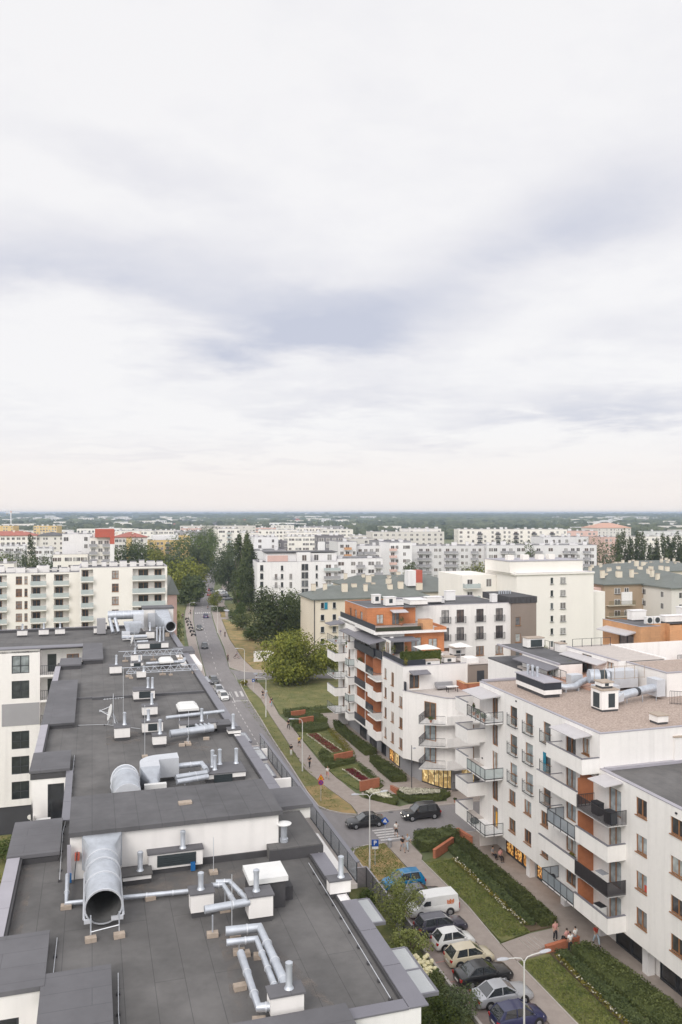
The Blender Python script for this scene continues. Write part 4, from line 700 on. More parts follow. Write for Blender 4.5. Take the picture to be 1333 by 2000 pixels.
# ------------------------------------------------------------------ white block with shops (street front at x=41)
def box_part(t, name, mt, *b, parent=None, label=None):
    m = MB()
    for q in ([b] if not isinstance(b[0], tuple) else b): m.box(*q)
    return t.part(name, m, MT[mt], parent, label=label)
FR1 = ('wood_frame', 'glass_mixed', 1, (.42,)); FR2 = ('wood_frame', 'glass_mixed', 2, ()); DOORW = ('wood_frame', 'glass_mixed', 2, ())
RB = T('apartment_building', 'white block with gravel roof and orange framed windows above a row of shops', 'building', 41, 60)
m = MB(); W_ = []
for z in (15.3, 12.4, 9.5): W_ += [(74.6, z, 1.45, 1.95, FR1), (71.5, z, 1.45, 1.95, FR1), (68.2, z, 1.3, 1.9, FR1)]
for z in (7.3, 4.4): W_ += [(74.9, z, 1.4, 1.35, WOOD), (71.8, z, 1.4, 1.35, WOOD)]
W_ += [(68.65, 7.3, 1.3, 1.35, WOOD), (68.65, 4.4, 1.3, 1.35, WOOD)]
for z in (15.1, 12.2, 9.3, 6.4, 3.5): W_.append((78.6, z, 1.3, 2.25, FR2))
for z in (15.2, 12.3, 9.4, 6.5, 3.6): W_ += [(64.2, z, 1.6, 2.25, DOORW), (61.85, z+.8, 1.1, 1.4, WOOD)]
facade(RB, m, 'l', 41, 59.8, 82.2, 3.15, 18.3, W_, .22)
W2 = []
for z in (13.25, 10.35, 7.45, 4.6): W2 += [(54.35, z, 1.35, 1.4, FR2), (50.2, z-.0, 1.6, 1.3, FR2)]
for z in (12.15, 9.25, 6.35, 3.45): W2.append((57.75, z, 1.7, 2.2, FR2))
W2 += [(51.05, 4.6, 1.1, 1.35, WOOD1)] if 0 else []
facade(RB, m, 'l', 41, 38, 59.8, 3.15, 15.35, W2, .22)
m.wall('f', 59.8, 41, 80, 15.2, 18.3); m.wall('b', 82.2, 41, 90, 0, 18.3); m.box(41, 41.25, 38, 82.2, 3.13, 3.15); m.wall('f', 38, 41, 80, 0, 15.3)
RB.part('wall', m, MT['white_render'])
m = MB(); m.box(41.25, 80, 59.95, 82.1, 18.0, 18.2); RB.part('roof', m, MT['gravel']); m = MB(); m.box(41.25, 80, 38, 59.8, 15.1, 15.25); RB.part('roof', m, MT['membrane'], label='lower grey felt roof')
box_part(RB, 'coping', 'coping_light', (40.97, 41.3, 59.76, 82.3, 18.3, 18.36), (41.3, 80, 59.76, 60.06, 18.3, 18.36), (41.3, 50, 82.05, 82.35, 18.3, 18.5)); box_part(RB, 'coping', 'coping_light', (40.97, 41.35, 38, 59.76, 15.35, 15.42), (41.35, 80, 59.4, 59.75, 15.26, 15.5))
# arcade: soffit, back wall, shop windows, columns
box_part(RB, 'soffit', 'cool_white', (41.25, 43.6, 38, 82.2, 3.15, 3.25)); box_part(RB, 'arcade_wall', 'white_render', (43.1, 43.4, 38, 82.2, 0.1, 3.15))
for i, (a0, a1, lt) in enumerate(((79.8, 78.2, 1), (78.0, 76.4, 1), (76.2, 74.6, 1), (73.4, 71.9, 1), (71.7, 70.1, 1), (69.9, 68.3, 1), (66.5, 64.6, 0), (60.3, 58.4, 0), (58.2, 56.3, 0), (54.6, 52.8, 0), (52.6, 50.8, 0), (50.6, 48.8, 0), (48.6, 46.8, 0), (46.0, 44.0, 0))):
    o = box_part(RB, 'shop_window', 'dark_frame', (42.98, 43.09, a1-.05, a0+.05, .1, .3), (42.98, 43.09, a1-.05, a0+.05, 2.85, 3.0), (42.98, 43.09, a1-.06, a1+.05, .3, 2.85), (42.98, 43.09, a0-.05, a0+.06, .3, 2.85))
    m = MB(); m.quad((43.04,a1+.05,.3),(43.04,a0-.05,.3),(43.04,a0-.05,2.85),(43.04,a1+.05,2.85)); RB.part('pane', m, MT['shop_warm' if lt else 'glass_dark'], o)
    if a0 in (50.6, 58.2, 54.6): m = MB(); m.cbox(43.0, (a0+a1)/2, 2.2, .04, 1.2, .1); RB.part('strip_light', m, MT['room_warm'], o)
for y in (74.0, 67.6, 62.0, 55.6): box_part(RB, 'column', 'cool_white', (42.3, 42.95, y-.35, y+.35, .1, 3.15))
m = MB(); m.tube([(42.95, 50.9-.1*i, 2.55-.55*sin(pi*min(1, i/22))-.01*i) for i in range(24)], .05, 6); RB.part('neon_arc', m, MT['room_warm'])
# balconies
def white_balcony(t, x0, x1, y0, y1, z, h=1.12, sides='lf', mt='white_render', floor='terrace_tile'):
    m = MB(); m.box(x0, x1, y0, y1, z-.18, z); w = .14
    if 'l' in sides: m.box(x0, x0+w, y0, y1, z, z+h)
    if 'f' in sides: m.box(x0+w, x1, y0, y0+w, z, z+h)
    if 'b' in sides: m.box(x0+w, x1, y1-w, y1, z, z+h)
    o = t.part('balcony', m, MT[mt]); c = MB()
    if 'l' in sides: c.box(x0-.03, x0+w+.03, y0-.03, y1, z+h, z+h+.05)
    if 'f' in sides: c.box(x0+w+.03, x1, y0-.03, y0+w+.03, z+h, z+h+.05)
    if 'b' in sides: c.box(x0+w+.03, x1, y1-w-.03, y1+.03, z+h, z+h+.05)
    t.part('coping', c, MT['coping'], o); f = MB(); f.box(x0+w, x1, y0+w, y1, z, z+.03); t.part('floor', f, MT[floor], o); return o
def bar_balcony(t, x0, x1, y0, y1, z, step=.12, mt='black_slats', pts=None):
    m = MB(); m.box(x0, x1, y0, y1, z-.16, z); o = t.part('balcony', m, MT['cool_white']); r = MB(); rail(r, pts or [(x0,y1),(x0,y0),(x1,y0)], z-.12, 1.2, step, .02); t.part('railing', r, MT[mt], o); return o
def glass_balcony(t, x0, x1, y0, y1, z, gl='clear_glass', pts=None):
    m = MB(); m.box(x0, x1, y0, y1, z-.18, z); o = t.part('balcony', m, MT['cool_white']); g = MB(); k = MB()
    p = pts or [(x0,y1),(x0,y0),(x1,y0)]
    for (a, b), (c, d) in zip(p, p[1:]):
        Ln = hypot(c-a, d-b); rz = atan2(d-b, c-a); g.cbox((a+c)/2, (b+d)/2, z+.08, Ln-.05, .015, .95, rz); k.cbox((a+c)/2, (b+d)/2, z+1.05, Ln, .05, .05, rz); k.cbox((a+c)/2, (b+d)/2, z-.02, Ln, .05, .07, rz)
        n = max(1, round(Ln/1.05))
        for i in range(n+1): q = i/n; k.cbox(a+(c-a)*q, b+(d-b)*q, z-.2, .055, .055, 1.3, rz)
    t.part('railing', k, MT['dark_metal'], o); t.part('glass_panel', g, MT[gl], o); return o
white_balcony(RB, 39.3, 41, 59.85, 65.5, 15.15); white_balcony(RB, 39.3, 41, 60.7, 67.2, 12.2, 1.08, 'l'); white_balcony(RB, 39.3, 41, 60.9, 66.9, 6.35, 1.1, 'l')
glass_balcony(RB, 39.3, 41, 60.9, 65.3, 9.2, 'grey_glass', [(41,65.3),(39.3,65.3),(39.3,60.9)]); glass_balcony(RB, 39.3, 41, 61.1, 66.2, 3.5, 'grey_glass', [(41,66.2),(39.3,66.2),(39.3,61.1)])
bar_balcony(RB, 39.3, 41, 56.2, 60.6, 12.05); white_balcony(RB, 39.3, 41, 56.3, 60.9, 9.25, 1.12); bar_balcony(RB, 39.3, 41, 56.3, 60.9, 6.4, .075); white_balcony(RB, 39.3, 41, 56.3, 61.1, 3.5, 1.12)
m = MB(); rail(m, [(39.3,60.6),(41,60.6)], 12.0, 1.1, .2); RB.part('balcony_divider', m, MT['dark_metal'])
for z in (12.1, 9.3, 6.4, 3.55): box_part(RB, 'divider_panel', 'rust_panel', (39.5, 41, 60.72, 60.8, z, z+2.35), (40.86, 40.99, 60.8, 62.5, z, z+2.35))
for z in (15.2, 12.3, 9.4): box_part(RB, 'balcony_rail', 'coping', (39.35, 40.9, 65.4, 65.5, z+1.0, z+1.06))
for (y0, y1, z) in ((60.9, 65.0, 17.75), (56.6, 59.0, 15.0)):
    m = MB(); m.loft([[(39.25,y0,z-.06),(39.25,y1,z-.06),(39.25,y1,z),(39.25,y0,z)],[(41,y0,z+.1),(41,y1,z+.1),(41,y1,z+.2),(41,y0,z+.2)]]); o = RB.part('canopy', m, MT['awning_grey'])
m = MB(); m.loft([[(38.7,77.3,17.5),(38.7,82.0,17.5),(38.7,82.0,17.58),(38.7,77.3,17.58)],[(41,77.3,17.68),(41,82.2,17.68),(41,82.2,17.82),(41,77.3,17.82)]]); RB.part('canopy', m, MT['awning_grey'])
for z in (15.15, 9.3, 3.55):
    o = glass_balcony(RB, 38.9, 41, 76.8, 81.0, z, 'milky_glass' if z == 9.3 else 'clear_glass'); white_balcony(RB, 38.9, 41, 81.0, 84.0, z, 1.25, 'lb')
for z in (12.15, 6.35): white_balcony(RB, 38.9, 41, 80.9, 84.0, z, 1.3, 'lfb', floor='grey_render')
# Juliet rails in front of the french windows
for y in (74.6, 71.5, 68.2):
    for z in (15.3, 12.4, 9.5):
        m = MB(); k = MB()
        for (a, b), (c, d) in (((41,y+.85),(40.72,y+.85)), ((40.72,y+.85),(40.72,y-.85)), ((40.72,y-.85),(41,y-.85))):
            Ln = hypot(c-a, d-b); rz = atan2(d-b, c-a); k.cbox((a+c)/2, (b+d)/2, z-.08, Ln, .05, .06, rz); k.cbox((a+c)/2, (b+d)/2, z+.95, Ln, .03, .03, rz)
            if Ln > .5: m.cbox((a+c)/2, (b+d)/2, z, Ln, .012, .95, rz)
        for yy in (y+.85, y-.85): k.cbox(40.72, yy, z-.1, .05, .05, 1.3)
        o = RB.part('juliet_rail', k, MT['dark_metal']); RB.part('glass_panel', m, MT['clear_glass'], o)
box_part(RB, 'blind', 'teal', (40.96, 40.985, 68.35, 68.85, 12.5, 14.3))
for y, z, c in ((54.1, 7.55, 'cloth_red'), (78.6, 3.7, 'sign_yellow')): box_part(RB, 'curtain', c, (41.1, 41.13, y-.3, y, z, z+.5 if c == 'cloth_red' else z+1.5))
# small round drains and wall lamps
for y, z in ((57.5, 9.0), (60.0, 14.7), (57.5, 3.4), (63.5, 11.9), (63.5, 6.1), (74, 17.9), (50.3, 14.9), (81.5, 10.0)): box_part(RB, 'wall_lamp', 'dark_metal', (40.9, 41, y-.08, y+.08, z, z+.12))
# masonry on the roofs (parts) ...
def rstack(t, x0, x1, y0, y1, z, h, mt='white_render', cap='concrete', lou=(), pipes=()):
    m = MB(); m.box(x0, x1, y0, y1, z+.2, z+h); o = t.part('vent_stack', m, MT[mt]); box_part(t, 'base', 'upstand', (x0+.04, x1-.04, y0+.04, y1-.04, z, z+.2), parent=o); box_part(t, 'cap', cap, (x0-.08, x1+.08, y0-.08, y1+.08, z+h, z+h+.1), parent=o)
    for (f, a, b, c, d) in lou: box_part(t, 'louvre', 'louvre_dark', (a, b, y0-.03, y0-.003, z+c, z+d) if f == 'f' else (x0-.03, x0-.003, a, b, z+c, z+d), parent=o)
    for (px, py, ph) in pipes: m = MB(); m.lathe(px, py, [(.12, z+h), (.12, z+h+ph), (.15, z+h+ph), (.15, z+h+ph+.12), (.04, z+h+ph+.16)], 10); t.part('flue', m, MT['galvanised'], o)
    return o
rstack(RB, 45.9, 47.7, 66.6, 68.4, 18.2, 2.0, lou=(('f', 46.6, 47.3, .4, 1.7), ('l', 67.0, 68.0, .3, 1.7))); rstack(RB, 46.2, 47.4, 67.0, 68.2, 20.3, .55, lou=(('f', 46.5, 46.9, .25, .5),))
rstack(RB, 47.9, 49.0, 61.2, 62.4, 18.2, .75); rstack(RB, 48.4, 50.4, 59.6, 61.0, 15.25, 2.2, pipes=((48.9, 60.5, .5), (49.5, 60.5, .5)))
m = MB(); m.box(43.7, 45.7, 73.2, 79.0, 18.55, 19.0); o = RB.part('vent_stack', m, MT['white_render']); box_part(RB, 'louvre', 'navy_panel', (43.72, 45.68, 73.22, 78.98, 19.0, 19.75), parent=o); box_part(RB, 'cap', 'coping_light', (43.6, 45.8, 73.1, 79.1, 19.75, 19.83), parent=o); box_part(RB, 'base', 'upstand', (43.8, 45.6, 73.4, 78.9, 18.2, 18.55), parent=o)
for i in range(4): m = MB(); m.lathe(44.3+.25*(i%2), 77.5-.5*i, [(.13, 19.8), (.13, 20.7), (.17, 20.7), (.17, 20.85), (.05, 20.9)], 10); RB.part('flue', m, MT['galvanised'], o)
# ... and the plant standing on the gravel
t = T('air_duct', 'silver duct with bends lying on the gravel roof behind the dark vent block', 'duct', 48, 75.5, 18.2); m = MB(); m.tube([(46.4,76.0,18.9),(47.3,75.2,18.7),(48.6,75.3,18.7),(49.6,75.9,18.9),(50.6,76.2,19.1)], .34, 14); t.part('pipe', m, MT['galvanised'], smooth=45); m = MB(); [m.cbox(x, y, 18.2, .1, .6, .4) for x, y in ((47.3, 75.2), (49.0, 75.5))]; t.part('leg', m, MT['galvanised'])
m = MB(); m.box(49.0, 50.4, 76.6, 77.6, 18.6, 19.6); t.part('box_duct', m, MT['sheet_metal'])
t = T('air_duct', 'long round silver duct beside the white vent tower on the gravel roof', 'duct', 50.5, 68.5, 18.2); m = MB(); m.tube([(49.6,68.9,19.0),(50.6,69.0,19.15),(52.0,69.4,19.2),(54.2,70.0,19.3)], .42, 16); t.part('pipe', m, MT['galvanised'], smooth=45); m = MB(); m.loft([[(48.0,68.0,18.5),(48.0,69.6,18.5),(48.0,69.6,18.7),(48.0,68.0,18.7)],[(49.7,68.5,18.6),(49.7,69.4,18.6),(49.7,69.4,19.4),(49.7,68.5,19.4)]]); m.box(54.2, 55.2, 69.4, 71, 18.5, 20.2); t.part('hood', m, MT['sheet_metal'])
m = MB(); m.tube([(51.5,69.25,19.2),(51.9,69.38,19.2)], .45, 16); t.part('collar', m, MT['dark_metal']); m = MB(); [m.cbox(x, 69, 18.2, .06, .06, .7) for x in (48.6, 50.4, 52.2, 53.8)]; t.part('leg', m, MT['galvanised'])
t = T('air_handler', 'grey air handling machine with a round fan drum on the gravel roof', 'ventilation unit', 51.5, 75, 18.2); m = MB(); m.box(52.2, 55.4, 74.0, 75.6, 18.5, 20.3); m.box(49.8, 52.2, 72.6, 74.2, 18.5, 19.1); t.part('casing', m, MT['sheet_metal']); m = MB(); m.tube([(50.2,75.2,19.7),(51.2,74.9,19.7)], .75, 18); m.tube([(51.9,74.7,19.7),(52.2,74.6,19.7)], .7, 18); t.part('drum', m, MT['galvanised'], smooth=40); m = MB(); m.tube([(51.2,74.9,19.7),(51.9,74.7,19.7)], .66, 18); t.part('fan', m, MT['louvre_dark']); m = MB(); rail(m, [(49.8,73.6),(53.2,73.2),(55.6,73.2)], 19.6, 1.4, .9, .02); t.part('guard_rail', m, MT['concrete'])
m = MB(); rail(m, [(54.3,67.6),(58.5,64.5)], 18.2, 1.3, .14, .015); one('roof_fence', m, MT['dark_metal'], 'dark bar fence on the gravel roof by the long round duct', 'fence', 54.3, 67.6, 18.2)
# upper setback storey behind the gravel roof
UP = T('penthouse_building', 'white penthouse storey with grey awnings behind the gravel roof', 'building', 56, 84)
m = MB(); facade(UP, m, 'l', 55, 76.8, 87.0, 18.2, 20.75, [(82.8, 18.4, 2.0, 2.1, FR2), (78.3, 18.5, 1.3, 1.9, FR2)], .25); m.wall('b', 87.0, 55, 75, 17, 20.75); m.wall('f', 76.8, 55, 56, 18.2, 20.75); UP.part('wall', m, MT['white_render'])
m = MB(); m.box(56.0, 76, 70.2, 76.78, 18.2, 20.6); UP.part('stair_wall', m, MT['white_render']); box_part(UP, 'roof', 'gravel', (56.25, 76, 70.45, 76.5, 20.6, 20.64)); box_part(UP, 'coping', 'coping_light', (55.95, 56.25, 70.15, 76.8, 20.6, 20.7), (56.25, 76, 70.15, 70.45, 20.6, 20.7), (54.95, 55.3, 76.8, 87.1, 20.75, 20.82)); box_part(UP, 'roof', 'terrace_tile', (55.3, 61, 76.85, 86.9, 20.66, 20.72)); box_part(UP, 'side_wall', 'white_render', (61, 61.3, 76.85, 87.1, 17, 20.8)); box_part(UP, 'terrace_floor', 'terrace_tile', (61.3, 84, 76.85, 87.05, 17.3, 17.5))
m = MB(); m.loft([[(53.7,78.9,19.95),(53.7,86.6,19.95),(53.7,86.6,20.05),(53.7,78.9,20.05)],[(55,78.9,20.2),(55,86.6,20.2),(55,86.6,20.35),(55,78.9,20.35)]]); UP.part('awning', m, MT['awning_grey'])
box_part(UP, 'terrace', 'pink_tile', (50.2, 55, 75.2, 83.2, 18.1, 18.4)); box_part(UP, 'terrace_floor', 'terrace_tile', (50.0, 55, 83.2, 90, 17.95, 18.2))
m = MB(); facade(UP, m, 'l', 50.4, 81.4, 89.5, 17.6, 19.75, [(83.2, 17.8, 1.3, 1.6, FR2), (87, 17.7, 1.2, 1.8, FR2)], .2); m.wall('f', 81.4, 50.4, 53.5, 17.6, 19.75); UP.part('side_wall', m, MT['white_render']); box_part(UP, 'side_roof', 'membrane_far', (50.6, 54.95, 81.6, 96, 19.75, 19.85)); box_part(UP, 'coping', 'coping_light', (50.35, 50.62, 81.35, 96, 19.75, 19.95))
m = MB(); m.loft([[(48.9,81.3,19.15),(48.9,89.3,19.15),(48.9,89.3,19.25),(48.9,81.3,19.25)],[(50.4,81.3,19.4),(50.4,89.3,19.4),(50.4,89.3,19.55),(50.4,81.3,19.55)]]); UP.part('awning', m, MT['awning_dark']); rstack(UP, 52.3, 54.6, 91.5, 92.8, 19.85, 1.3, lou=(('f', 52.7, 54.3, .25, 1.15),)); rstack(UP, 54.7, 55.6, 88, 89.2, 19.7, 1.2)
box_part(UP, 'lower_wall', 'white_render', (50.6, 80, 90, 99, 0, 17.5)); box_part(UP, 'roof', 'membrane_far', (50.6, 80, 87.1, 99, 17.5, 17.7))
for pts in ([(50.2,79.5),(50.2,83.0),(54.9,83.3)],): glassrail(UP, pts, 18.4, 1.0, 'clear_glass', 'dark_metal', 1.3)
m = MB(); rail(m, [(55.5,86.5),(60.8,86.5)], 20.72, 1.0, 1.2, .025); UP.part('railing', m, MT['dark_metal'])
# plants and things on terraces
def potplant(x, y, z, h, w, mt, lb, pot='pot_terracotta'):
    t = T('potted_plant', lb, 'potted plant', x, y, z); r_ = random.Random(int(x*977+y*131+z*17)); m = MB(); m.lathe(x, y, [(.12, z), (.18, z+.3), (.14, z+.3)], 10); t.part('pot', m, MT[pot]); m = MB()
    for i in range(int(60+120*w)):
        q = Vector((r_.gauss(0,1), r_.gauss(0,1), r_.gauss(0,1))).normalized()*r_.random()**.4; m.leaf((x+q.x*w/2, y+q.y*w/2, z+.3+h/2+q.z*h/2), q, .16, r_)
    t.part('foliage', m, MT[mt]); return t
for i, (x, y, z, h, w, mt, lb) in enumerate(((39.4, 80.4, 15.15, 1.1, .4, 'leaf_dark', 'small dark conifer in a pot on the top glass balcony'), (39.3, 79.2, 15.15, .7, .6, 'leaf_mid', 'bushy plant in a pot among the pots of the top glass balcony'), (39.2, 77.6, 15.15, .6, .7, 'leaf_grey', 'grey green plant at the corner of the top glass balcony'), (39.3, 78.3, 15.15, .5, .6, 'petal_white', 'pale flowering plant on the top glass balcony'),
        (39.8, 58.8, 9.28, .5, .8, 'leaf_mid', 'green bush in a trough on the upper white balcony'), (39.7, 57.2, 9.28, .4, .5, 'leaf_yellow', 'small yellow green plant at the end of the upper white balcony'), (52.6, 82.7, 18.4, 1.3, .9, 'leaf_light', 'leafy white potted plant on the penthouse terrace'), (40.0, 62.2, 6.38, .6, .5, 'leaf_dark', 'dark plant on the lowest long white balcony'))): potplant(x, y, z, h, w, mt, lb)
for lb, x, y, z, c in (('black barbecue box on the upper slatted balcony', 39.95, 58.6, 12.05, 'cloth_black'), ('dark cabinet at the corner of the upper slatted balcony', 39.75, 56.55, 12.05, 'dark_metal'), ('white air conditioner on the lowest white balcony', 40.2, 58.6, 3.53, 'white_plastic'), ('pale laundry rack on the lower slatted balcony', 40.1, 58.2, 6.4, 'cloth_white')):
    t = T('balcony_box', lb, 'box' if 'box' in lb else 'cabinet' if 'cabinet' in lb else 'air conditioner' if 'air' in lb else 'laundry rack', x, y, z); m = MB(); m.cbox(x, y, z+.1, .6, .9, .9, .1); t.part('body', m, MT[c]); m = MB(); m.cbox(x, y, z, .5, .7, .1, .1); t.part('foot', m, MT['dark_metal']); m = MB(); m.cbox(x, y, z+1.0, .62, .92, .06, .1); t.part('lid', m, MT['cloth_black' if c != 'cloth_white' else 'cloth_grey'])
# ------------------------------------------------------------------ the block with orange upper storeys
OB = T('apartment_building', 'white stepped block with orange brick upper storeys and navy balconies', 'building', 41, 106)
m = MB(); W_ = []
for z in (12.75, 9.95, 7.05, 4.15): W_ += [(112.6, z, .95, 1.5, WOOD1)]
for z in (12.3, 10.0, 7.1, 4.2): W_ += [(109.7, z, 1.1, 1.9 if z > 12 else 1.45, FR2)]
for z in (9.95, 7.05, 4.2): W_ += [(106.4, z, 1.3, 1.5, FR2)]
for z in (15.6, 12.75, 9.9, 7.0, 4.1): W_ += [(130.2, z, 1.0, 1.5, WOOD1), (133.4, z, .9, 1.5, WOOD1)]
facade(OB, m, 'l', 41, 105.6, 113.9, 3.15, 15.75, [w for w in W_ if w[0] < 114], .2); facade(OB, m, 'l', 41, 127.2, 136.5, 3.15, 18.7, [w for w in W_ if w[0] > 120], .2)
V_ = []
for z in (15.4, 12.4, 9.5, 6.6, 3.7): V_ += [(115.2, z, 1.5, 2.2, FR2), (119.8, z, 1.5, 2.2, FR2), (124.6, z, 1.6, 2.2, FR2)]
facade(OB, m, 'l', 42.3, 113.9, 127.2, 3.15, 18.0, V_, .15); m.wall('b', 113.9, 41, 42.3, 3.15, 15.75); m.wall('f', 127.2, 41, 42.3, 3.15, 18.7)
facade(OB, m, 'f', 105.6, 41, 50.6, 12.0, 15.75, [(42.7, 12.62, 1.45, 2.0, FR2)], .2); m.wall('b', 136.5, 41, 60, 0, 18.7)
OB.part('wall', m, MT['white_render'])
m = MB(); m.box(41.2, 53.5, 105.8, 118.5, 15.0, 15.2); OB.part('terrace_floor', m, MT['terrace_tile']); box_part(OB, 'coping', 'coping_light', (40.97, 41.25, 105.55, 113.9, 15.75, 15.8), (41.25, 50.6, 105.55, 105.8, 15.75, 15.8))
box_part(OB, 'pillar', 'white_render', (50.6, 52.4, 105.4, 107.5, 0, 16.4)); box_part(OB, 'stair_wall', 'taupe_render', (50.7, 53.6, 104.9, 107, 0, 15.5), (53.6, 54.6, 105.5, 110, 0, 15.6)); box_part(OB, 'door', 'dark_frame', (51.9, 53.0, 104.85, 104.9, 12.7, 14.7)); box_part(OB, 'roof', 'terrace_tile', (50.7, 54.7, 104.8, 110, 15.6, 15.7))
box_part(OB, 'terrace_wall', 'orange_brick', (49.2, 52.0, 102.4, 102.8, 12.4, 13.5), (49.0, 49.4, 102.4, 105.4, 12.4, 13.4)); box_part(OB, 'coping', 'tan_cladding', (48.95, 52.1, 102.35, 102.85, 13.5, 13.56), (48.95, 49.45, 102.85, 105.4, 13.4, 13.46))
# storey at 15.2-18.6: setback glass wall, orange front, long awning
m = MB(); facade(OB, m, 'f', 118.4, 46.2, 52.9, 15.2, 18.45, [(48.2, 15.3, 1.7, 2.3, FR2), (51.0, 15.8, 1.5, 1.5, FR2)] , .2); m.wall('r', 52.9, 118.4, 128, 13, 18.5); OB.part('orange_wall', m, MT['orange_cladding'])
m = MB(); m.box(42.3, 46.2, 118.4, 118.6, 15.2, 18.4); m.box(43.7, 44.2, 117.8, 118.4, 15.2, 18); OB.part('setback_wall', m, MT['white_render'])
box_part(OB, 'glass_wall', 'glass_dark', (44.4, 46.1, 118.3, 118.38, 15.25, 17.6))
m = MB(); m.box(41, 52.95, 117.5, 136.5, 18.4, 18.75); m.box(41, 41.15, 117.5, 136.5, 18.75, 19.0); OB.part('floor_slab', m, MT['white_render']); box_part(OB, 'terrace_floor', 'terrace_tile', (41.2, 52.8, 117.7, 136.3, 18.75, 18.8))
m = MB(); m.loft([[(39.6,115.9,17.2),(39.6,131.5,17.2),(39.6,131.5,17.3),(39.6,115.9,17.3)],[(42.4,115.9,17.7),(42.4,131.5,17.7),(42.4,131.5,17.85),(42.4,115.9,17.85)]]); m.loft([[(42.4,115.9,17.4),(47.6,115.9,17.4),(47.6,115.9,17.55),(42.4,115.9,17.7)],[(42.4,118.4,17.7),(47.6,118.4,17.7),(47.6,118.4,17.85),(42.4,118.4,17.85)]]); OB.part('awning', m, MT['awning_dark'])
m = MB(); m.loft([[(38.4,132.6,17.9),(38.4,136.2,17.9),(38.4,136.2,18.0),(38.4,132.6,18.0)],[(41,132.6,18.2),(41,136.2,18.2),(41,136.2,18.35),(41,132.6,18.35)]]); OB.part('awning', m, MT['awning_dark']); m = MB(); m.loft([[(41.9,104.1,14.75),(44.6,104.1,14.75),(44.6,104.1,14.85),(41.9,104.1,14.85)],[(41.9,105.6,15.0),(44.6,105.6,15.0),(44.6,105.6,15.15),(41.9,105.6,15.15)]]); OB.part('awning', m, MT['awning_dark'])
# orange penthouse
m = MB(); facade(OB, m, 'f', 124.2, 42.1, 48.3, 18.8, 21.7, [(44.3, 19.1, 1.2, 1.5, FR2), (47.0, 18.85, 1.3, 2.1, FR2)], .2); facade(OB, m, 'l', 42.1, 124.2, 136.2, 18.8, 21.7, [(127.2, 19.3, 1.3, 1.5, WOOD1), (130.2, 19.3, 1.1, 1.5, WOOD1), (133.0, 19.3, 1.1, 1.5, WOOD1)], .2); m.wall('f', 125.4, 48.3, 50.9, 18.8, 21.4); m.wall('b', 136.2, 42.1, 51, 18.8, 21.7); OB.part('penthouse_wall', m, MT['orange_cladding'])
box_part(OB, 'penthouse_roof', 'membrane_far', (42.3, 50.8, 124.4, 136, 21.5, 21.6)); box_part(OB, 'coping', 'coping_light', (42.05, 42.3, 124.15, 136.3, 21.7, 21.76), (42.3, 48.35, 124.15, 124.4, 21.7, 21.76))
for (x0, x1, y0, y1, h) in ((45.0, 46.3, 129.5, 130.6, 1.6), (46.0, 47.8, 126.2, 127.4, 1.5), (47.8, 49.2, 126.4, 127.4, .9), (50.3, 53.4, 126.2, 129.5, .9), (54.5, 57.2, 129.0, 130.5, 1.0)): rstack(OB, x0, x1, y0, y1, 21.55, h, 'white_render', 'cool_white', (('f', (x0+x1)/2-.3, (x0+x1)/2+.3, h*.4, h*.85),) if h > 1.4 else ())
m = MB(); m.loft([[(46.0,122.6,20.95),(48.6,122.6,20.95),(48.6,122.6,21.05),(46.0,122.6,21.05)],[(46.0,124.2,21.15),(48.6,124.2,21.15),(48.6,124.2,21.3),(46.0,124.2,21.3)]]); OB.part('awning', m, MT['awning_grey'])
box_part(OB, 'chimney', 'tan_cladding', (49.0, 50.9, 118.2, 119.8, 18.75, 20.3)); box_part(OB, 'orange_wall', 'orange_cladding', (50.9, 52.9, 117.5, 117.7, 18.75, 19.2), (52.7, 52.9, 117.7, 124, 18.75, 19.2))
box_part(OB, 'railing_panel', 'navy_panel', (41.2, 41.28, 117.9, 136.0, 18.95, 19.85)); m = MB(); rail(m, [(41.3,117.8),(49.0,117.8)], 18.8, 1.0, .14, .018); OB.part('railing', m, MT['black_slats']); box_part(OB, 'planter', 'leaf_grey', (41.5, 48.8, 118.0, 118.35, 18.8, 19.35))
box_part(OB, 'screen', 'navy_panel', (41.25, 41.4, 106.2, 114.3, 15.2, 16.5), (41.3, 44.5, 105.95, 106.1, 15.2, 16.5)); box_part(OB, 'screen', 'navy_panel', (41.05, 41.2, 114.6, 118.2, 15.2, 16.3)); box_part(OB, 'screen', 'navy_panel', (41.15, 41.3, 105.0, 106.0, 12.5, 13.7))
rstack(OB, 44.7, 46.8, 106.2, 107.2, 15.2, 1.0, lou=(('f', 44.9, 45.4, .45, .8),)); rstack(OB, 48.5, 50.3, 108.5, 109.6, 15.2, .9, lou=(('f', 49, 49.6, .3, .7),)); rstack(OB, 51.5, 53.5, 112, 113.4, 15.6, 1.1, lou=(('f', 52, 52.8, .35, .8),))
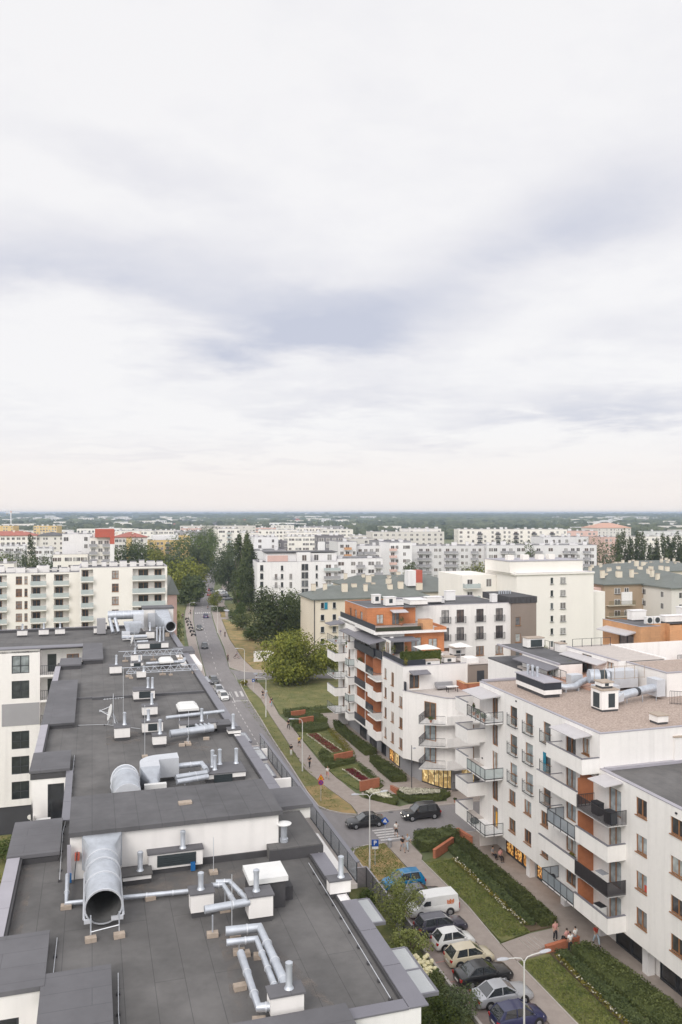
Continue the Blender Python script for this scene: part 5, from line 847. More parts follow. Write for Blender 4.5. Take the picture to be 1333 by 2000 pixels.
# recessed balcony bay on the street side
mats_ = ('white_render', 'navy_panel')
for i, z in enumerate((12.15, 9.3, 6.4, 3.5)):
    for (y0, y1, k, xx) in ((114.1, 118.1, 2 if i % 2 == 0 else 0, 40.1), (118.1, 121.5, (i+1) % 2, 40.9), (121.5, 127.1, i % 2, 40.9)):
        m = MB(); m.box(xx, 42.3, y0, y1, z-.2, z); o = OB.part('balcony', m, MT['white_render'])
        m = MB()
        if k == 2: g = MB(); g.box(xx+.02, xx+.05, y0+.05, y1, z, z+1.05); g.box(xx+.05, 41, y0+.02, y0+.05, z, z+1.05); OB.part('glass_panel', g, MT['clear_glass'], o); m.box(xx, xx+.06, y0, y1, z+1.05, z+1.1); m.box(xx+.06, 41, y0, y0+.06, z+1.05, z+1.1); OB.part('rail', m, MT['dark_metal'], o)
        else:
            m.box(xx, xx+.1, y0, y1, z, z+1.1)
            if y0 < 115: m.box(xx+.1, 41, y0, y0+.1, z, z+1.1)
            OB.part('parapet', m, MT[mats_[k]], o)
    for y in (118.1, 121.6, 126.0): box_part(OB, 'divider_panel', 'rust_panel', (41.0, 42.28, y-.06, y+.06, z, z+2.6), (42.1, 42.28, y+.06, y+1.9, z, z+2.6))
m = MB(); m.box(40.9, 42.3, 118.1, 127.1, 15.0, 15.2); OB.part('balcony', m, MT['white_render']); box_part(OB, 'railing_panel', 'navy_panel', (40.88, 40.98, 117.5, 127.1, 14.95, 16.25))
# end balconies beyond the far corner
for i, z in enumerate((15.1, 12.2, 9.3, 6.4, 3.5)):
    (glass_balcony(OB, 38.9, 41, 131.5, 136.2, z) if i % 2 == 0 else white_balcony(OB, 38.9, 41, 131.5, 136.2, z, 1.2))
    (white_balcony(OB, 39.9, 41, 127.2, 129.0, z-.2, 1.0) if i % 2 == 0 else glass_balcony(OB, 39.9, 41, 127.2, 129.0, z-.2, 'milky_glass'))
# rounded corner block with terrace, in its own turned frame
corner = [(41,105.6),(41.9,104.1),(44.3,100.0),(44.75,99.4),(45.4,99.05),(46.2,98.95),(53.2,100.9),(53.2,105.6)]
m = MB()
for (x0, y0), (x1, y1) in zip(corner[:-1], corner[1:-1]): m.quad((x0,y0,3.15),(x1,y1,3.15),(x1,y1,12.5),(x0,y0,12.5))
m.sheet(corner, 3.16); OB.part('corner_wall', m, MT['white_render']); m = MB(); m.sheet([(41.2,105.5)]+[(x+.12,y+.12) for x, y in corner[1:-1]]+[(53.2,105.6)], 12.42); OB.part('terrace_floor', m, MT['terrace_tile'])
m = MB()
for (x0, y0), (x1, y1) in zip(corner[:-1], corner[1:-1]): m.cbox((x0+x1)/2, (y0+y1)/2, 12.5, hypot(x1-x0, y1-y0)+.03, .22, .06, atan2(y1-y0, x1-x0))
OB.part('coping', m, MT['coping_light'])
rzc = atan2(-4.1, 2.4)
for z in (9.4, 6.5, 3.6):
    f, p, s_ = winmesh(1.9, 2.2, FR2); q = .62; o = OB.inst('door', f, 41.9+2.4*q-.03, 104.1-4.1*q-.03, z, rzc); OB.inst('pane', p, 0, 0, 0, parent=o)
    f, p, s_ = winmesh(.8, 1.9, WOOD1); o = OB.inst('window', f, 48.4, 99.52, z+.3, atan2(1.95, 7)); OB.inst('pane', p, 0, 0, 0, parent=o)
    m = MB(); m.prism([(40.9,99.6),(45.2,97.6),(50.5,97.9),(50.5,100.1),(46.2,98.95),(45.4,99.05),(44.75,99.4),(43.0,102.2)], z-.2, z); o = OB.part('balcony', m, MT['white_render']); k = MB(); rail(k, [(43.0,102.2),(40.9,99.6),(44.0,98.15)], z-.1, 1.15, .16, .014); OB.part('railing', k, MT['dark_metal'], o); k = MB(); k.cbox(47.3, 97.65, z, 6.6, .14, 1.15, .03); OB.part('parapet', k, MT['white_render'], o)
# shops at ground level
box_part(OB, 'arcade_wall', 'grey_render', (42.6, 42.9, 106.5, 136, .1, 3.15)); box_part(OB, 'soffit', 'cool_white', (41.1, 42.9, 105.6, 136.4, 3.05, 3.15))
for (y0, y1, lt) in ((113.2, 114.9, 'shop_warm'), (111.0, 113.0, 'shop_gold'), (116.8, 118.4, 'glass_dark'), (121, 124, 'glass_dark'), (126, 129, 'glass_dark')):
    o = box_part(OB, 'shop_window', 'dark_frame', (42.48, 42.58, y0, y1, .1, .25), (42.48, 42.58, y0, y1, 2.8, 3.0), (42.48, 42.58, y0-.08, y0, .1, 3.0), (42.48, 42.58, y1, y1+.08, .1, 3.0)); m = MB(); m.quad((42.53,y0,.25),(42.53,y1,.25),(42.53,y1,2.8),(42.53,y0,2.8)); OB.part('pane', m, MT[lt], o)
pts = [(42.9,107.0),(43.3,104.2),(44.2,102.1),(44.9,100.7),(45.8,100.2),(47.3,100.3),(49.5,100.9),(52,101.6)]
for i, ((x0, y0), (x1, y1)) in enumerate(zip(pts, pts[1:])):
    Ln = hypot(x1-x0, y1-y0); rz = atan2(y1-y0, x1-x0); cx, cy = (x0+x1)/2, (y0+y1)/2
    if i in (1, 2, 3, 5):
        m = MB(); [m.cbox(x0+(x1-x0)*q, y0+(y1-y0)*q, .1, .09, .1, 3.0, rz) for q in (0, .5, 1)]; m.cbox(cx, cy, .1, Ln, .1, .15, rz); m.cbox(cx, cy, 2.85, Ln, .1, .2, rz); o = OB.part('shop_window', m, MT['dark_frame']); g = MB(); g.cbox(cx, cy, .25, Ln, .02, 2.6, rz); OB.part('pane', g, MT['shop_gold'], o)
    else: m = MB(); m.cbox(cx, cy, .1, Ln, .2, 3.05, rz); OB.part('arcade_wall', m, MT['grey_render'])
m = MB(); rail(m, [(45.6,99.3),(52.0,99.6)], .1, 1.2, .2, .02); one('street_fence', m, MT['dark_metal'], 'low dark fence between the white rose bed and the lit corner shop', 'fence', 45.6, 99.3, .1)
# far wing: white front with juliet balconies, brown stair tower
m = MB(); V_ = []
for k, z in enumerate((18.2, 15.2, 12.3, 9.4, 6.5)):
    for x in (57.4, 60.2, 63.9, 67.6): V_.append((x, z, 1.4, 2.2, FARD) if k < 2 else (x, z+.1, 1.5, 1.6, BROWN2))
facade(OB, m, 'f', 128, 51.4, 69.8, 0, 21.3, [v for v in V_ if not (v[1] < 12 and v[0] < 62)], .2); OB.part('wing_wall', m, MT['white_render'])
for x in (57.4, 60.2, 63.9, 67.6):
    for z in (18.2, 15.2): m = MB(); rail(m, [(x-.95,128),(x-.95,127.7),(x+.95,127.7),(x+.95,128)], z-.1, 1.15, .18, .016); OB.part('juliet_rail', m, MT['dark_metal'])
m = MB(); facade(OB, m, 'f', 127.6, 69.8, 74.6, 0, 21.2, [(71.0, z, 1.0, 1.5, WOOD1) for z in (17.3, 14.4, 11.4, 8.5)], .2); m.wall('l', 69.8, 127.6, 136, 0, 21.2); m.wall('r', 74.6, 127.6, 140, 0, 21.2); OB.part('tower_wall', m, MT['taupe_render'])
m = MB(); m.box(69.4, 74.7, 127.5, 138, 21.2, 22.3); [m.box(69.6+.75*i, 69.72+.75*i, 127.42, 127.5, 21.2, 22.3) for i in range(7)]; OB.part('tower_cap', m, MT['upstand'])
box_part(OB, 'wing_roof', 'membrane_far', (51.4, 69.4, 128.2, 142, 21.0, 21.1)); box_part(OB, 'coping', 'coping_light', (51.4, 69.4, 127.95, 128.2, 21.3, 21.36), (51.4, 69.4, 141.8, 142.1, 21.1, 21.3))
for (x0, x1, y0, y1, h) in ((60.5, 62.3, 134.5, 135.5, 1.8), (67.0, 68.0, 129.5, 130.5, 1.5), (56.0, 58.6, 131, 132, .9)): rstack(OB, x0, x1, y0, y1, 21.1, h, 'cool_white', 'cool_white')
for i in range(6): m = MB(); m.lathe(70.2+.45*i, 133, [(.1, 22.3), (.1, 22.9), (.14, 22.9), (.03, 23)], 8); OB.part('flue', m, MT['galvanised'])
# things on its terraces
def hedge_box(t, name, x0, x1, y0, y1, z0, z1, mt, n, sz, seed):
    r_ = random.Random(seed); m = MB(); m.box(x0+.08, x1-.08, y0+.08, y1-.08, z0, z1-.08)
    for i in range(n):
        f = r_.random(); x, y, z = r_.uniform(x0, x1), r_.uniform(y0, y1), r_.uniform(z0, z1)
        if f < .45: z = z1+r_.gauss(0, .05); nn = (r_.gauss(0,.4), r_.gauss(0,.4), 1)
        elif f < .75: y = y0+r_.gauss(0, .04); nn = (r_.gauss(0,.4), -1, r_.gauss(.3,.4))
        else: x = x0+r_.gauss(0, .04); nn = (-1, r_.gauss(0,.4), r_.gauss(.3,.4))
        m.leaf((x,y,z), nn, sz*r_.uniform(.6, 1.3), r_)
    return m
m = hedge_box(None, '', 41.6, 47.6, 107.4, 108.2, 15.2, 17.3, 'leaf_thuja', 1500, .22, 5); one('roof_hedge', m, MT['leaf_thuja'], 'clipped hedge above the navy screen on the stepped terrace', 'hedge', 41.6, 107.4, 15.2)
for x, y, z, h, w, mt, lb in ((42.4, 116.6, 15.2, 1.9, 1.6, 'leaf_yellow', 'reddish shrub under the long awning of the orange block'), (43.8, 116.9, 15.2, 1.6, 1.1, 'leaf_light', 'light shrub beside the reddish shrub on the terrace'), (45.4, 115.5, 15.2, 1.5, .7, 'leaf_thuja', 'upright bush in front of the orange wall'), (46.8, 113.5, 15.2, 1.3, 1.2, 'leaf_light', 'feathery plant by the white terrace parasol'), (41.6, 106.0, 15.2, 1.4, .7, 'leaf_yellow', 'yellow green climber at the corner of the navy screen'), (47.6, 123.2, 18.8, 1.3, 1.0, 'leaf_grey', 'grey green bush on the orange penthouse terrace'),
        (42.6, 99.6, 9.4, .5, .9, 'leaf_mid', 'plants in troughs on the top corner balcony'), (41.3, 125.6, 12.15, 1.4, 1.3, 'leaf_dark', 'dark plant filling a recessed balcony'), (57.0, 95.5, 17.7, 1.6, 1.5, 'leaf_light', 'round leafy tree in a tub on the back terrace'), (54.6, 95.0, 17.7, 1.0, 1.6, 'leaf_mid', 'mixed plants along the back terrace edge')): potplant(x, y, z, h, w, mt, lb)
def furniture(name, lb, cat, x, y, z, tops, legs, mt, mt2='cloth_black'):
    t = T(name, lb, cat, x, y, z); m = MB(); [m.box(*b) for b in tops]; t.part('top', m, MT[mt]); m = MB(); [m.cbox(a, b, z, .07, .07, h) for a, b, h in legs]; t.part('leg', m, MT[mt2]); return t
furniture('terrace_table', 'white terrace table with black chairs on the rounded terrace', 'table', 47.0, 103.0, 12.44, [(46.4,48.0,102.6,103.4,13.15,13.2)], [(46.5,102.7,.7),(47.9,102.7,.7),(47.9,103.3,.7),(46.5,103.3,.7)], 'cloth_white')
furniture('garden_bench', 'grey wicker bench against the terrace wall', 'bench', 46.6, 104.6, 12.44, [(45.6,48.2,104.2,105.1,12.7,12.95),(45.6,48.2,105.0,105.3,12.95,13.4)], [(45.7,104.3,.3),(48.1,104.3,.3)], 'grey_render')
furniture('garden_table', 'long pale table under the parasol on the stepped terrace', 'table', 47.8, 112.2, 15.2, [(46.6,50.0,111.6,112.8,15.95,16.02)], [(46.7,111.7,.75),(49.9,111.7,.75)], 'cloth_white')
for lb, x, y, z, r_ in (('white square parasol over the garden table', 47.5, 112.6, 15.2, 1.6), ('white parasol near the wing wall', 52.0, 110.5, 15.6, 1.4)):
    t = T('parasol', lb, 'parasol', x, y, z); m = MB(); m.tube([(x,y,z),(x,y,z+2.2)], .03, 6); t.part('pole', m, MT['sheet_metal']); m = MB(); m.loft([[(x-r_,y-r_,z+1.75),(x+r_,y-r_,z+1.75),(x+r_,y+r_,z+1.75),(x-r_,y+r_,z+1.75)],[(x-.05,y-.05,z+2.25),(x+.05,y-.05,z+2.25),(x+.05,y+.05,z+2.25),(x-.05,y+.05,z+2.25)]]); t.part('canopy', m, MT['cloth_white'])
# tan clad penthouse further right
TB = T('penthouse_building', 'tan clad penthouse storey with white awning and roof terrace', 'building', 70, 108)
m = MB(); facade(TB, m, 'l', 72, 95.6, 104.3, 17.6, 21.3, [(98.8, 17.9, 3.4, 2.0, FARD)], .3); m.wall('f', 95.6, 72, 75.2, 17.6, 21.3); m.wall('r', 75.2, 95.6, 98.5, 17.6, 21.3); m.wall('f', 98.5, 75.2, 78.4, 17.6, 21.2); m.wall('r', 78.4, 97.6, 98.5, 17.6, 21.2); m.wall('f', 97.6, 78.4, 100, 17.0, 21.0, [(82, 83.2, 17.6, 19.8)]); m.wall('b', 104.3, 72, 100, 10, 21.3); TB.part('wall', m, MT['tan_cladding'])
box_part(TB, 'roof', 'membrane_far', (72.2, 75.0, 95.8, 104.1, 21.15, 21.25)); box_part(TB, 'roof', 'membrane_far', (75.0, 100, 98.7, 104.1, 21.0, 21.1)); box_part(TB, 'coping', 'coping_light', (71.95, 72.2, 95.55, 104.4, 21.3, 21.36), (72.2, 75.25, 95.55, 95.8, 21.3, 21.36))
m = MB(); m.loft([[(70.3,96.6,19.95),(70.3,103.4,19.95),(70.3,103.4,20.1),(70.3,96.6,20.1)],[(72,96.6,20.3),(72,103.4,20.3),(72,103.4,20.5),(72,96.6,20.5)]]); TB.part('awning', m, MT['awning_grey']); box_part(TB, 'base_wall', 'white_render', (62, 102, 92, 104.2, 0, 17.4)); box_part(TB, 'terrace_floor', 'terrace_tile', (62, 72, 88, 104.2, 17.4, 17.6)); box_part(TB, 'terrace_floor', 'pink_tile', (70.5, 102, 86, 97.5, 17.2, 17.55)); box_part(TB, 'terrace_wall', 'orange_brick', (70.3, 70.5, 86, 93, 16.8, 18.2))
m = MB(); rail(m, [(62.2,104),(62.2,88.2),(84,88.2)], 17.6, 1.1, 1.2, .03); rail(m, [(70.4,86.2),(80,86.2)], 18.2, .9, .2, .02); TB.part('railing', m, MT['dark_metal']); rstack(TB, 75.4, 77.8, 102, 103.2, 21.1, 1.5, 'white_render', 'cool_white'); rstack(TB, 78.6, 83, 98.8, 100, 21.1, 1.0, 'white_render', 'cool_white'); rstack(TB, 83.5, 90, 101, 102.6, 21.1, 1.8, 'white_render', 'cool_white', lou=(('f', 84.5, 85.1, .6, 1.1),))
box_part(TB, 'downpipe', 'dark_metal', (75.2, 75.9, 98.2, 98.5, 18.9, 21.2))
for i, x in enumerate((76.2, 77.5)):
    t = T('air_conditioner', ('first' if i == 0 else 'second')+' round fan unit from the corner of the tan penthouse roof', 'air conditioner', x, 99.4, 21.1); m = MB(); m.box(x-.55, x+.55, 99.1, 99.7, 21.1, 22.1); t.part('casing', m, MT['white_plastic']); m = MB(); m.tube([(x,99.06,21.6),(x,99.1,21.6)], .4, 16); t.part('fan', m, MT['louvre_dark'])

for lb, x, y, z, c, w, h in (('white folded laundry hanging on the top glass balcony', 39.6, 78.2, 15.2, 'cloth_white', .9, .7), ('blue crate on the lowest glass balcony of the white block', 39.7, 64.2, 3.52, 'cloth_blue', .5, .5), ('dark bicycle box on the lowest glass balcony, beside the blue crate', 39.8, 65.2, 3.52, 'cloth_black', .4, .8), ('dark pram cover on the lowest balcony by the yellow curtain', 39.4, 80.2, 3.6, 'cloth_black', .7, .5), ('brown cushion seat on the second long white balcony', 40.0, 64.0, 12.22, 'pot_terracotta', .8, .6), ('grey seat on the uppermost long white balcony', 40.0, 62.6, 15.17, 'cloth_grey', .8, .6)):
    t = T('balcony_item', lb, 'laundry' if 'laundry' in lb else 'crate' if 'crate' in lb else 'box' if 'box' in lb else 'cover' if 'cover' in lb else 'seat', x, y, z); m = MB(); m.loft([[(x-w/2,y-w/2,z+.05),(x+w/2,y-w/2,z+.05),(x+w/2,y+w/2,z+.05),(x-w/2,y+w/2,z+.05)],[(x-w/2,y-w/2,z+h*.6),(x+w/2,y-w/2,z+h*.6),(x+w/2,y+w/2,z+h*.7),(x-w/2,y+w/2,z+h*.7)],[(x-w*.3,y-w*.4,z+h),(x+w*.4,y-w*.4,z+h),(x+w*.4,y+w*.4,z+h),(x-w*.3,y+w*.4,z+h)]]); t.part('body', m, MT[c]); m = MB(); m.box(x-w*.4, x+w*.4, y-w*.4, y+w*.4, z+.01, z+.05); t.part('base', m, MT['dark_metal'])
for i, (x, y, z, h, w, mt, lb) in enumerate(((41.6, 123.2, 15.2, .9, .7, 'leaf_mid', 'green plant behind the long navy railing of the stepped block'), (40.6, 116.5, 9.3, .6, .7, 'leaf_light', 'plant on the corner glass balcony of the stepped block'), (39.6, 133.2, 15.1, .8, .9, 'leaf_grey', 'grey plants crowding the topmost end balcony'), (39.5, 134.6, 9.3, .7, .8, 'leaf_mid', 'plants on the middle end balcony'), (39.9, 128.1, 14.9, .8, .6, 'leaf_grey', 'pale plant on the narrow balcony by the far corner'), (39.4, 82.2, 12.2, .5, .8, 'leaf_mid', 'plants filling the upper white corner box balcony'), (40.2, 62.9, 6.4, .5, .6, 'leaf_yellow', 'small yellowish plant on the lowest long white balcony'))): potplant(x, y, z, h, w, mt, lb)
# ------------------------------------------------------------------ vegetation
def crown(seed, rx, ry, rz, z0, n, sz, clumps=26, kind='round', spread=.36):
    r_ = random.Random(seed); m = MB(); cl = []
    for i in range(clumps):
        if kind == 'column':
            h = (i+.5)/clumps; k = (math.sin(pi*min(1, h*.92+.10))**.6); a = r_.uniform(0, 2*pi); d = k*.75*r_.random()**.5
            cl.append((d*cos(a)*rx, d*sin(a)*ry, (2*h-1)*rz, spread*(.55+.45*k)))
        elif kind == 'cone':
            h = r_.random()**1.2; k = 1-h; a = r_.uniform(0, 2*pi); d = k*.75*r_.random()**.4; cl.append((d*cos(a)*rx, d*sin(a)*ry, (2*h-1)*rz, spread*(.35+.65*k)))
        else:
            v = Vector((r_.gauss(0,1), r_.gauss(0,1), r_.gauss(.12,1))).normalized(); d = r_.uniform(.45, .92)
            if v.z < -.35: d *= .85
            cl.append((v.x*d*rx, v.y*d*ry, v.z*d*rz, spread*r_.uniform(.65, 1.25)))
    tot = sum(c[3]**2 for c in cl)
    for (cx, cy, cz, cr) in cl:
        q = int(n*cr**2/tot)
        for i in range(q):
            v = Vector((r_.gauss(0,1), r_.gauss(0,1), r_.gauss(.15,1))).normalized(); d = r_.uniform(.62, 1.08) if r_.random() < .93 else r_.uniform(1.05, 1.4)
            p = (cx+v.x*d*cr*rx, cy+v.y*d*cr*ry, z0+rz+cz+v.z*d*cr*rz*1.0); nn = (v.x+r_.gauss(0,.45), v.y+r_.gauss(0,.45), v.z+.35+r_.gauss(0,.45)); m.leaf(p, nn, sz*r_.uniform(.6, 1.35), r_)
    return m
def trunk(seed, h, r0, rx, rz, z0, limbs=5):
    r_ = random.Random(seed+5); m = MB(); m.tube([(0,0,-.1),(.02*h,0,h*.35),(0,.02*h,h*.7),(0,0,h)], [r0, r0*.8, r0*.6, r0*.3], 8)
    for i in range(limbs):
        a = 2*pi*i/limbs+r_.random(); z = h*r_.uniform(.4, .8); m.tube([(0,0,z),(cos(a)*rx*.3, sin(a)*rx*.3, z+rz*.35),(cos(a)*rx*.62, sin(a)*rx*.62, z+rz*.7)], [r0*.45, r0*.3, r0*.1], 6)
    return m
CRN = {}
def tree(label, X, Y, h, w, mt, kind='round', fr=WF, group=None, n=2500, sz=.5, seed=None, var=None, low=.16, name=None, barkm='bark', d=None, z=0.0):
    t = T(name or ('poplar_tree' if kind == 'column' else 'conifer_tree' if kind == 'cone' else 'tree'), label, 'tree', X, Y, z, fr, group); t.o = (0, 0, 0)
    if var is None:
        sd_ = seed if seed is not None else int(X*13+Y*7); rz = h*(1-low)/2
        t.part('trunk', trunk(sd_, h*.62, max(.08, h*.018), w/2, rz, h*low), MT[barkm]); w *= 1.14; t.part('crown', crown(sd_, w/2, (d or w)/2, rz, h*low, n, sz, kind=kind, clumps=18 if kind != 'round' else 34), MT[mt])
    else:                                    # distant copies share unit meshes
        k = (kind, var, mt)
        if k not in CRN:
            CRN[k] = (trunk(var, .62, .018, .5, .42, .16).mesh('trunk', MT['bark']), crown(var*17+3, .5, .5, .42, .16, n, sz, kind=kind, clumps=16 if kind != 'round' else 24).mesh('crown', MT[mt]))
        a, b = CRN[k]; t.inst('trunk', a, 0, 0, 0, 0, (w, w, h)); t.inst('crown', b, 0, 0, 0, (X*7.3+Y) % 6.28, (w, w, h))
    return t
def at(px, Y): return pxw(px, Y), Y
tree('wide light green tree at the edge of the lawn beside the stepped white block', *at(588, 179), 11.6, 15.6, 'leaf_light', n=17000, sz=.48, seed=3, low=-.08)
tree('big dark green tree standing just behind the wide light green tree', *at(541, 216), 15.8, 15.8, 'leaf_dark', n=14000, sz=.55, seed=11, low=-.05)
tree('smaller dark tree leaning against the big dark tree near the white apartment block', *at(575, 232), 13.5, 11, 'leaf_mid', n=7000, sz=.55, seed=21, low=-.05)
tree('slim green tree between the path and the big dark tree', *at(466, 285), 14.0, 6.0, 'leaf_mid', 'cone', n=3500, sz=.5, seed=5, low=.05)
tree('low bush under the slim green tree by the dry verge', *at(474, 258), 5.2, 6.5, 'leaf_hedge', n=2200, sz=.45, seed=6, low=.0)
tree('low bush further along the dry verge beside the path', *at(494, 236), 4.5, 6.0, 'leaf_mid', n=2200, sz=.42, seed=8, low=.0)
for lb, px, Y, h, w in (('tall poplar with the highest top of the group by the far road', 481, 328, 27.5, 7.5), ('tall poplar on the road side of its taller neighbour', 468, 335, 26.6, 7.5), ('tall poplar next to the white apartment block', 492, 330, 22.5, 7)): tree(lb, *at(px, Y), h, w, 'leaf_poplar', 'column', n=8000, sz=.65, low=-.02)
tree('dark broad tree at the foot of the three tall poplars', *at(487, 308), 17.0, 14, 'leaf_dark', n=8000, sz=.6, seed=31, low=-.04)
tree('pale green willow leaning over the parked cars', *at(446, 385), 18.5, 15, 'leaf_grey', n=9000, sz=.75, seed=32, low=-.04)
tree('dark tree beyond the pale willow by the road', *at(453, 450), 22, 13, 'leaf_dark', n=4500, sz=.8, seed=33, low=-.03)
for i, (lb, px, Y, h, w, mt) in enumerate((('bright green tree on the left kerb of the far road', 360, 335, 19.5, 18, 'leaf_light'), ('dark tree below the bright green tree on the left kerb', 374, 324, 13, 10, 'leaf_dark'), ('grey green tree behind the end gable of the cream block', 345, 395, 18.5, 16, 'leaf_grey'), ('huge dark tree on the left of the far road', 378, 470, 28, 26, 'leaf_mid'), ('dark tall tree in front of the huge tree by the road', 388, 430, 20, 12, 'leaf_dark'),
        ('tall tree at the back of the roadside row', 400, 520, 27, 16, 'leaf_mid'), ('lighter small tree below the roadside row', 405, 500, 15, 8, 'leaf_light'), ('furthest tree of the roadside row', 412, 640, 27, 20, 'leaf_grey'), ('broad dark tree left of the yellow block', 248, 420, 22, 21, 'leaf_dark'), ('broad tree between the dark tree and the yellow block', 284, 430, 21.5, 21, 'leaf_mid'), ('light tree below the yellow block', 314, 400, 19, 13, 'leaf_light'), ('round tree in the courtyard of the yellow block', 335, 455, 13, 12, 'leaf_dark'))):
    tree(lb, *at(px, Y), h, w, mt, n=4500, sz=.85, seed=40+i, low=-.04)
for i, (lb, px, Y, h, w, mt, kd) in enumerate((('dark pointed poplar rising behind the cream balcony block', 58, 350, 26.5, 6.5, 'leaf_poplar', 'column'), ('broad grey green tree at the foot of the pointed poplar', 48, 340, 22.0, 15, 'leaf_grey', 'round'), ('dark tree beside the broad grey green tree', 80, 345, 19.0, 9, 'leaf_dark', 'round'), ('tree at the picture edge behind the cream balcony block', 6, 350, 20.5, 11, 'leaf_mid', 'round'), ('bright bush between the edge tree and the broad tree', 22, 345, 18.5, 9, 'leaf_light', 'round'), ('small dark tree before the white courtyard house', 112, 400, 17.5, 6, 'leaf_dark', 'round'))):
    tree(lb, *at(px, Y), h, w, mt, kd, n=2600, sz=.6, seed=60+i, low=.04)
for i, (px, h, w, Y) in enumerate(((1206, 26, 6.5, 395), (1219, 27.5, 7, 400), (1231, 24, 6, 398), (1244, 27, 8, 405), (1255, 26.5, 7.5, 400), (1284, 23, 6.5, 402), (1293, 25.5, 7, 398), (1304, 24, 6, 404), (1315, 23.5, 6, 400), (1324, 26, 7, 405), (1336, 25, 7, 400), (1272, 21, 6, 400))):
    tree('dark slender poplar in the long poplar row behind the green roofs', *at(px, Y), h, w, 'leaf_poplar', 'column', group='poplars in the row behind the green roofs', n=2400, sz=.75, seed=90+i, low=.02)
for i, (lb, px, Y, h, w, mt) in enumerate((('round bush tree at the corner of the white balcony slab and the poplars', 1172, 400, 25, 17, 'leaf_grey'), ('dark bushy tree below the first poplar', 1183, 380, 18, 14, 'leaf_dark'), ('light bushes at the foot of the poplar row', 1205, 350, 6.5, 14, 'leaf_mid'), ('small yellow green tree by the cream tower', 1172, 300, 12.5, 8, 'leaf_light'), ('yellow green bush before the second gap in the poplars', 1294, 345, 10, 8, 'leaf_light'), ('light green tree in front of the white balcony slab', 930, 335, 17.5, 12.5, 'leaf_light'), ('green tree rising above the cream tower roof', 1036, 350, 23, 8, 'leaf_mid'), ('small pale tree by the white and orange striped block', 806, 340, 16.5, 8.5, 'leaf_grey'), ('dark tree between the two white balcony slabs', 958, 470, 15, 14, 'leaf_dark'), ('tree before the long white row, left of the others', 985, 480, 24, 18, 'leaf_dark'), ('pale tree before the long white row, right of the dark ones', 1012, 490, 22, 16, 'leaf_grey'), ('small tree at the end of the long white row', 1048, 485, 22, 12, 'leaf_mid'))):
    tree(lb, *at(px, Y), h, w, mt, n=2600, sz=.65, seed=120+i, low=.03)
# garden between the felt roofed block and the parked cars
tree('young birch with white trunk beside the parked white van', 25.5, 66.6, 6.3, 3.7, 'leaf_birch', fr=A, n=4200, sz=.17, seed=3, low=.14, name='birch_tree', barkm='birch_bark')
tree('rounded bush below the birch beside the glass canopy', 25.1, 62.8, 2.7, 3.0, 'leaf_birch', fr=A, n=2600, sz=.17, seed=4, low=.0, name='garden_bush')
tree('grey leaved bush by the silver parked car', 25.2, 54.6, 2.4, 3.4, 'leaf_grey', fr=A, n=2600, sz=.16, seed=5, low=.0, name='garden_bush'); tree('long leaved bush between hydrangea and grey bush', 24.7, 57.2, 2.0, 2.6, 'leaf_hedge', fr=A, n=2000, sz=.17, seed=6, low=.0, name='garden_bush')
tree('bush in the corner behind the dark slat fence', 24.6, 72.6, 1.9, 1.8, 'leaf_mid', fr=A, n=1400, sz=.15, seed=7, low=0, name='garden_bush')
tree('dense yellow green thuja bush at the lower picture edge', 23.4, 53.6, 2.6, 2.6, 'leaf_thuja', fr=A, n=3000, sz=.15, seed=8, low=0, name='garden_bush'); tree('second thuja bush behind the lower edge thuja', 21.6, 52.0, 2.8, 2.4, 'leaf_thuja', fr=A, n=2400, sz=.15, seed=9, low=0, name='garden_bush')
for i, (x, y, h) in enumerate(((22.0, 74.9, 3.0), (23.4, 75.2, 3.1))): tree(('first' if i == 0 else 'second')+' of two dark columnar thujas by the slat fence, counted from the roof', x, y, h, .9, 'leaf_thuja', 'column', A, n=900, sz=.14, seed=10+i, low=0, name='thuja_tree')
for i, (x, y, h, w) in enumerate(((19.0, 176, 5.5, 2.6), (19.4, 171, 3.8, 2.2), (19.9, 166.5, 3.6, 2.2), (20.3, 163.5, 4.0, 2.0))): tree(('tallest conifer' if i == 0 else ('first', 'second', 'third')[i-1]+' small conifer')+' in the row beyond the roof parapet by the parked white car', x, y, h, w, 'leaf_thuja', 'cone', A, n=1100, sz=.25, seed=14+i, low=0)
for i, (x, y, h, w, mt) in enumerate(((18.6, 203, 4.0, 5, 'leaf_yellow'), (20.6, 222, 4.2, 5, 'leaf_yellow'), (21.9, 240, 4.0, 5.5, 'leaf_mid'), (23.4, 256, 4.5, 5.5, 'leaf_mid'), (25.8, 280, 4.5, 6, 'leaf_light'))): tree(('nearest', 'second', 'third', 'fourth', 'farthest')[i]+' bush in the strip between the far roof corner and the road', x, y, h, w, mt, fr=A, n=1300, sz=.38, seed=24+i, low=0, name='shrub')
tree('yellow green roadside bush in the bay of parked cars', 45.6, 318, 6.5, 5, 'leaf_light', fr=A, n=1500, sz=.45, seed=35, low=0, name='shrub'); tree('low dark hedge bush below the yellow green roadside bush', 45.4, 305, 2.0, 5, 'leaf_dark', fr=A, n=900, sz=.4, seed=36, low=0, name='shrub')
tree('small bush on the crossing island by the lamp post', 31.0, 173.6, 1.3, 1.6, 'leaf_yellow', fr=A, n=500, sz=.2, seed=37, low=0, name='shrub')
tree('olive bush on the grass at the left picture edge below the white wing', -8.6, 93.5, 2.2, 3.4, 'leaf_mid', fr=A, n=1500, sz=.22, seed=71, low=0, name='shrub'); tree('yellowish bush nearer the roof slab at the left picture edge', -7.2, 86.5, 2.0, 3.2, 'leaf_yellow', fr=A, n=1500, sz=.22, seed=72, low=0, name='shrub')
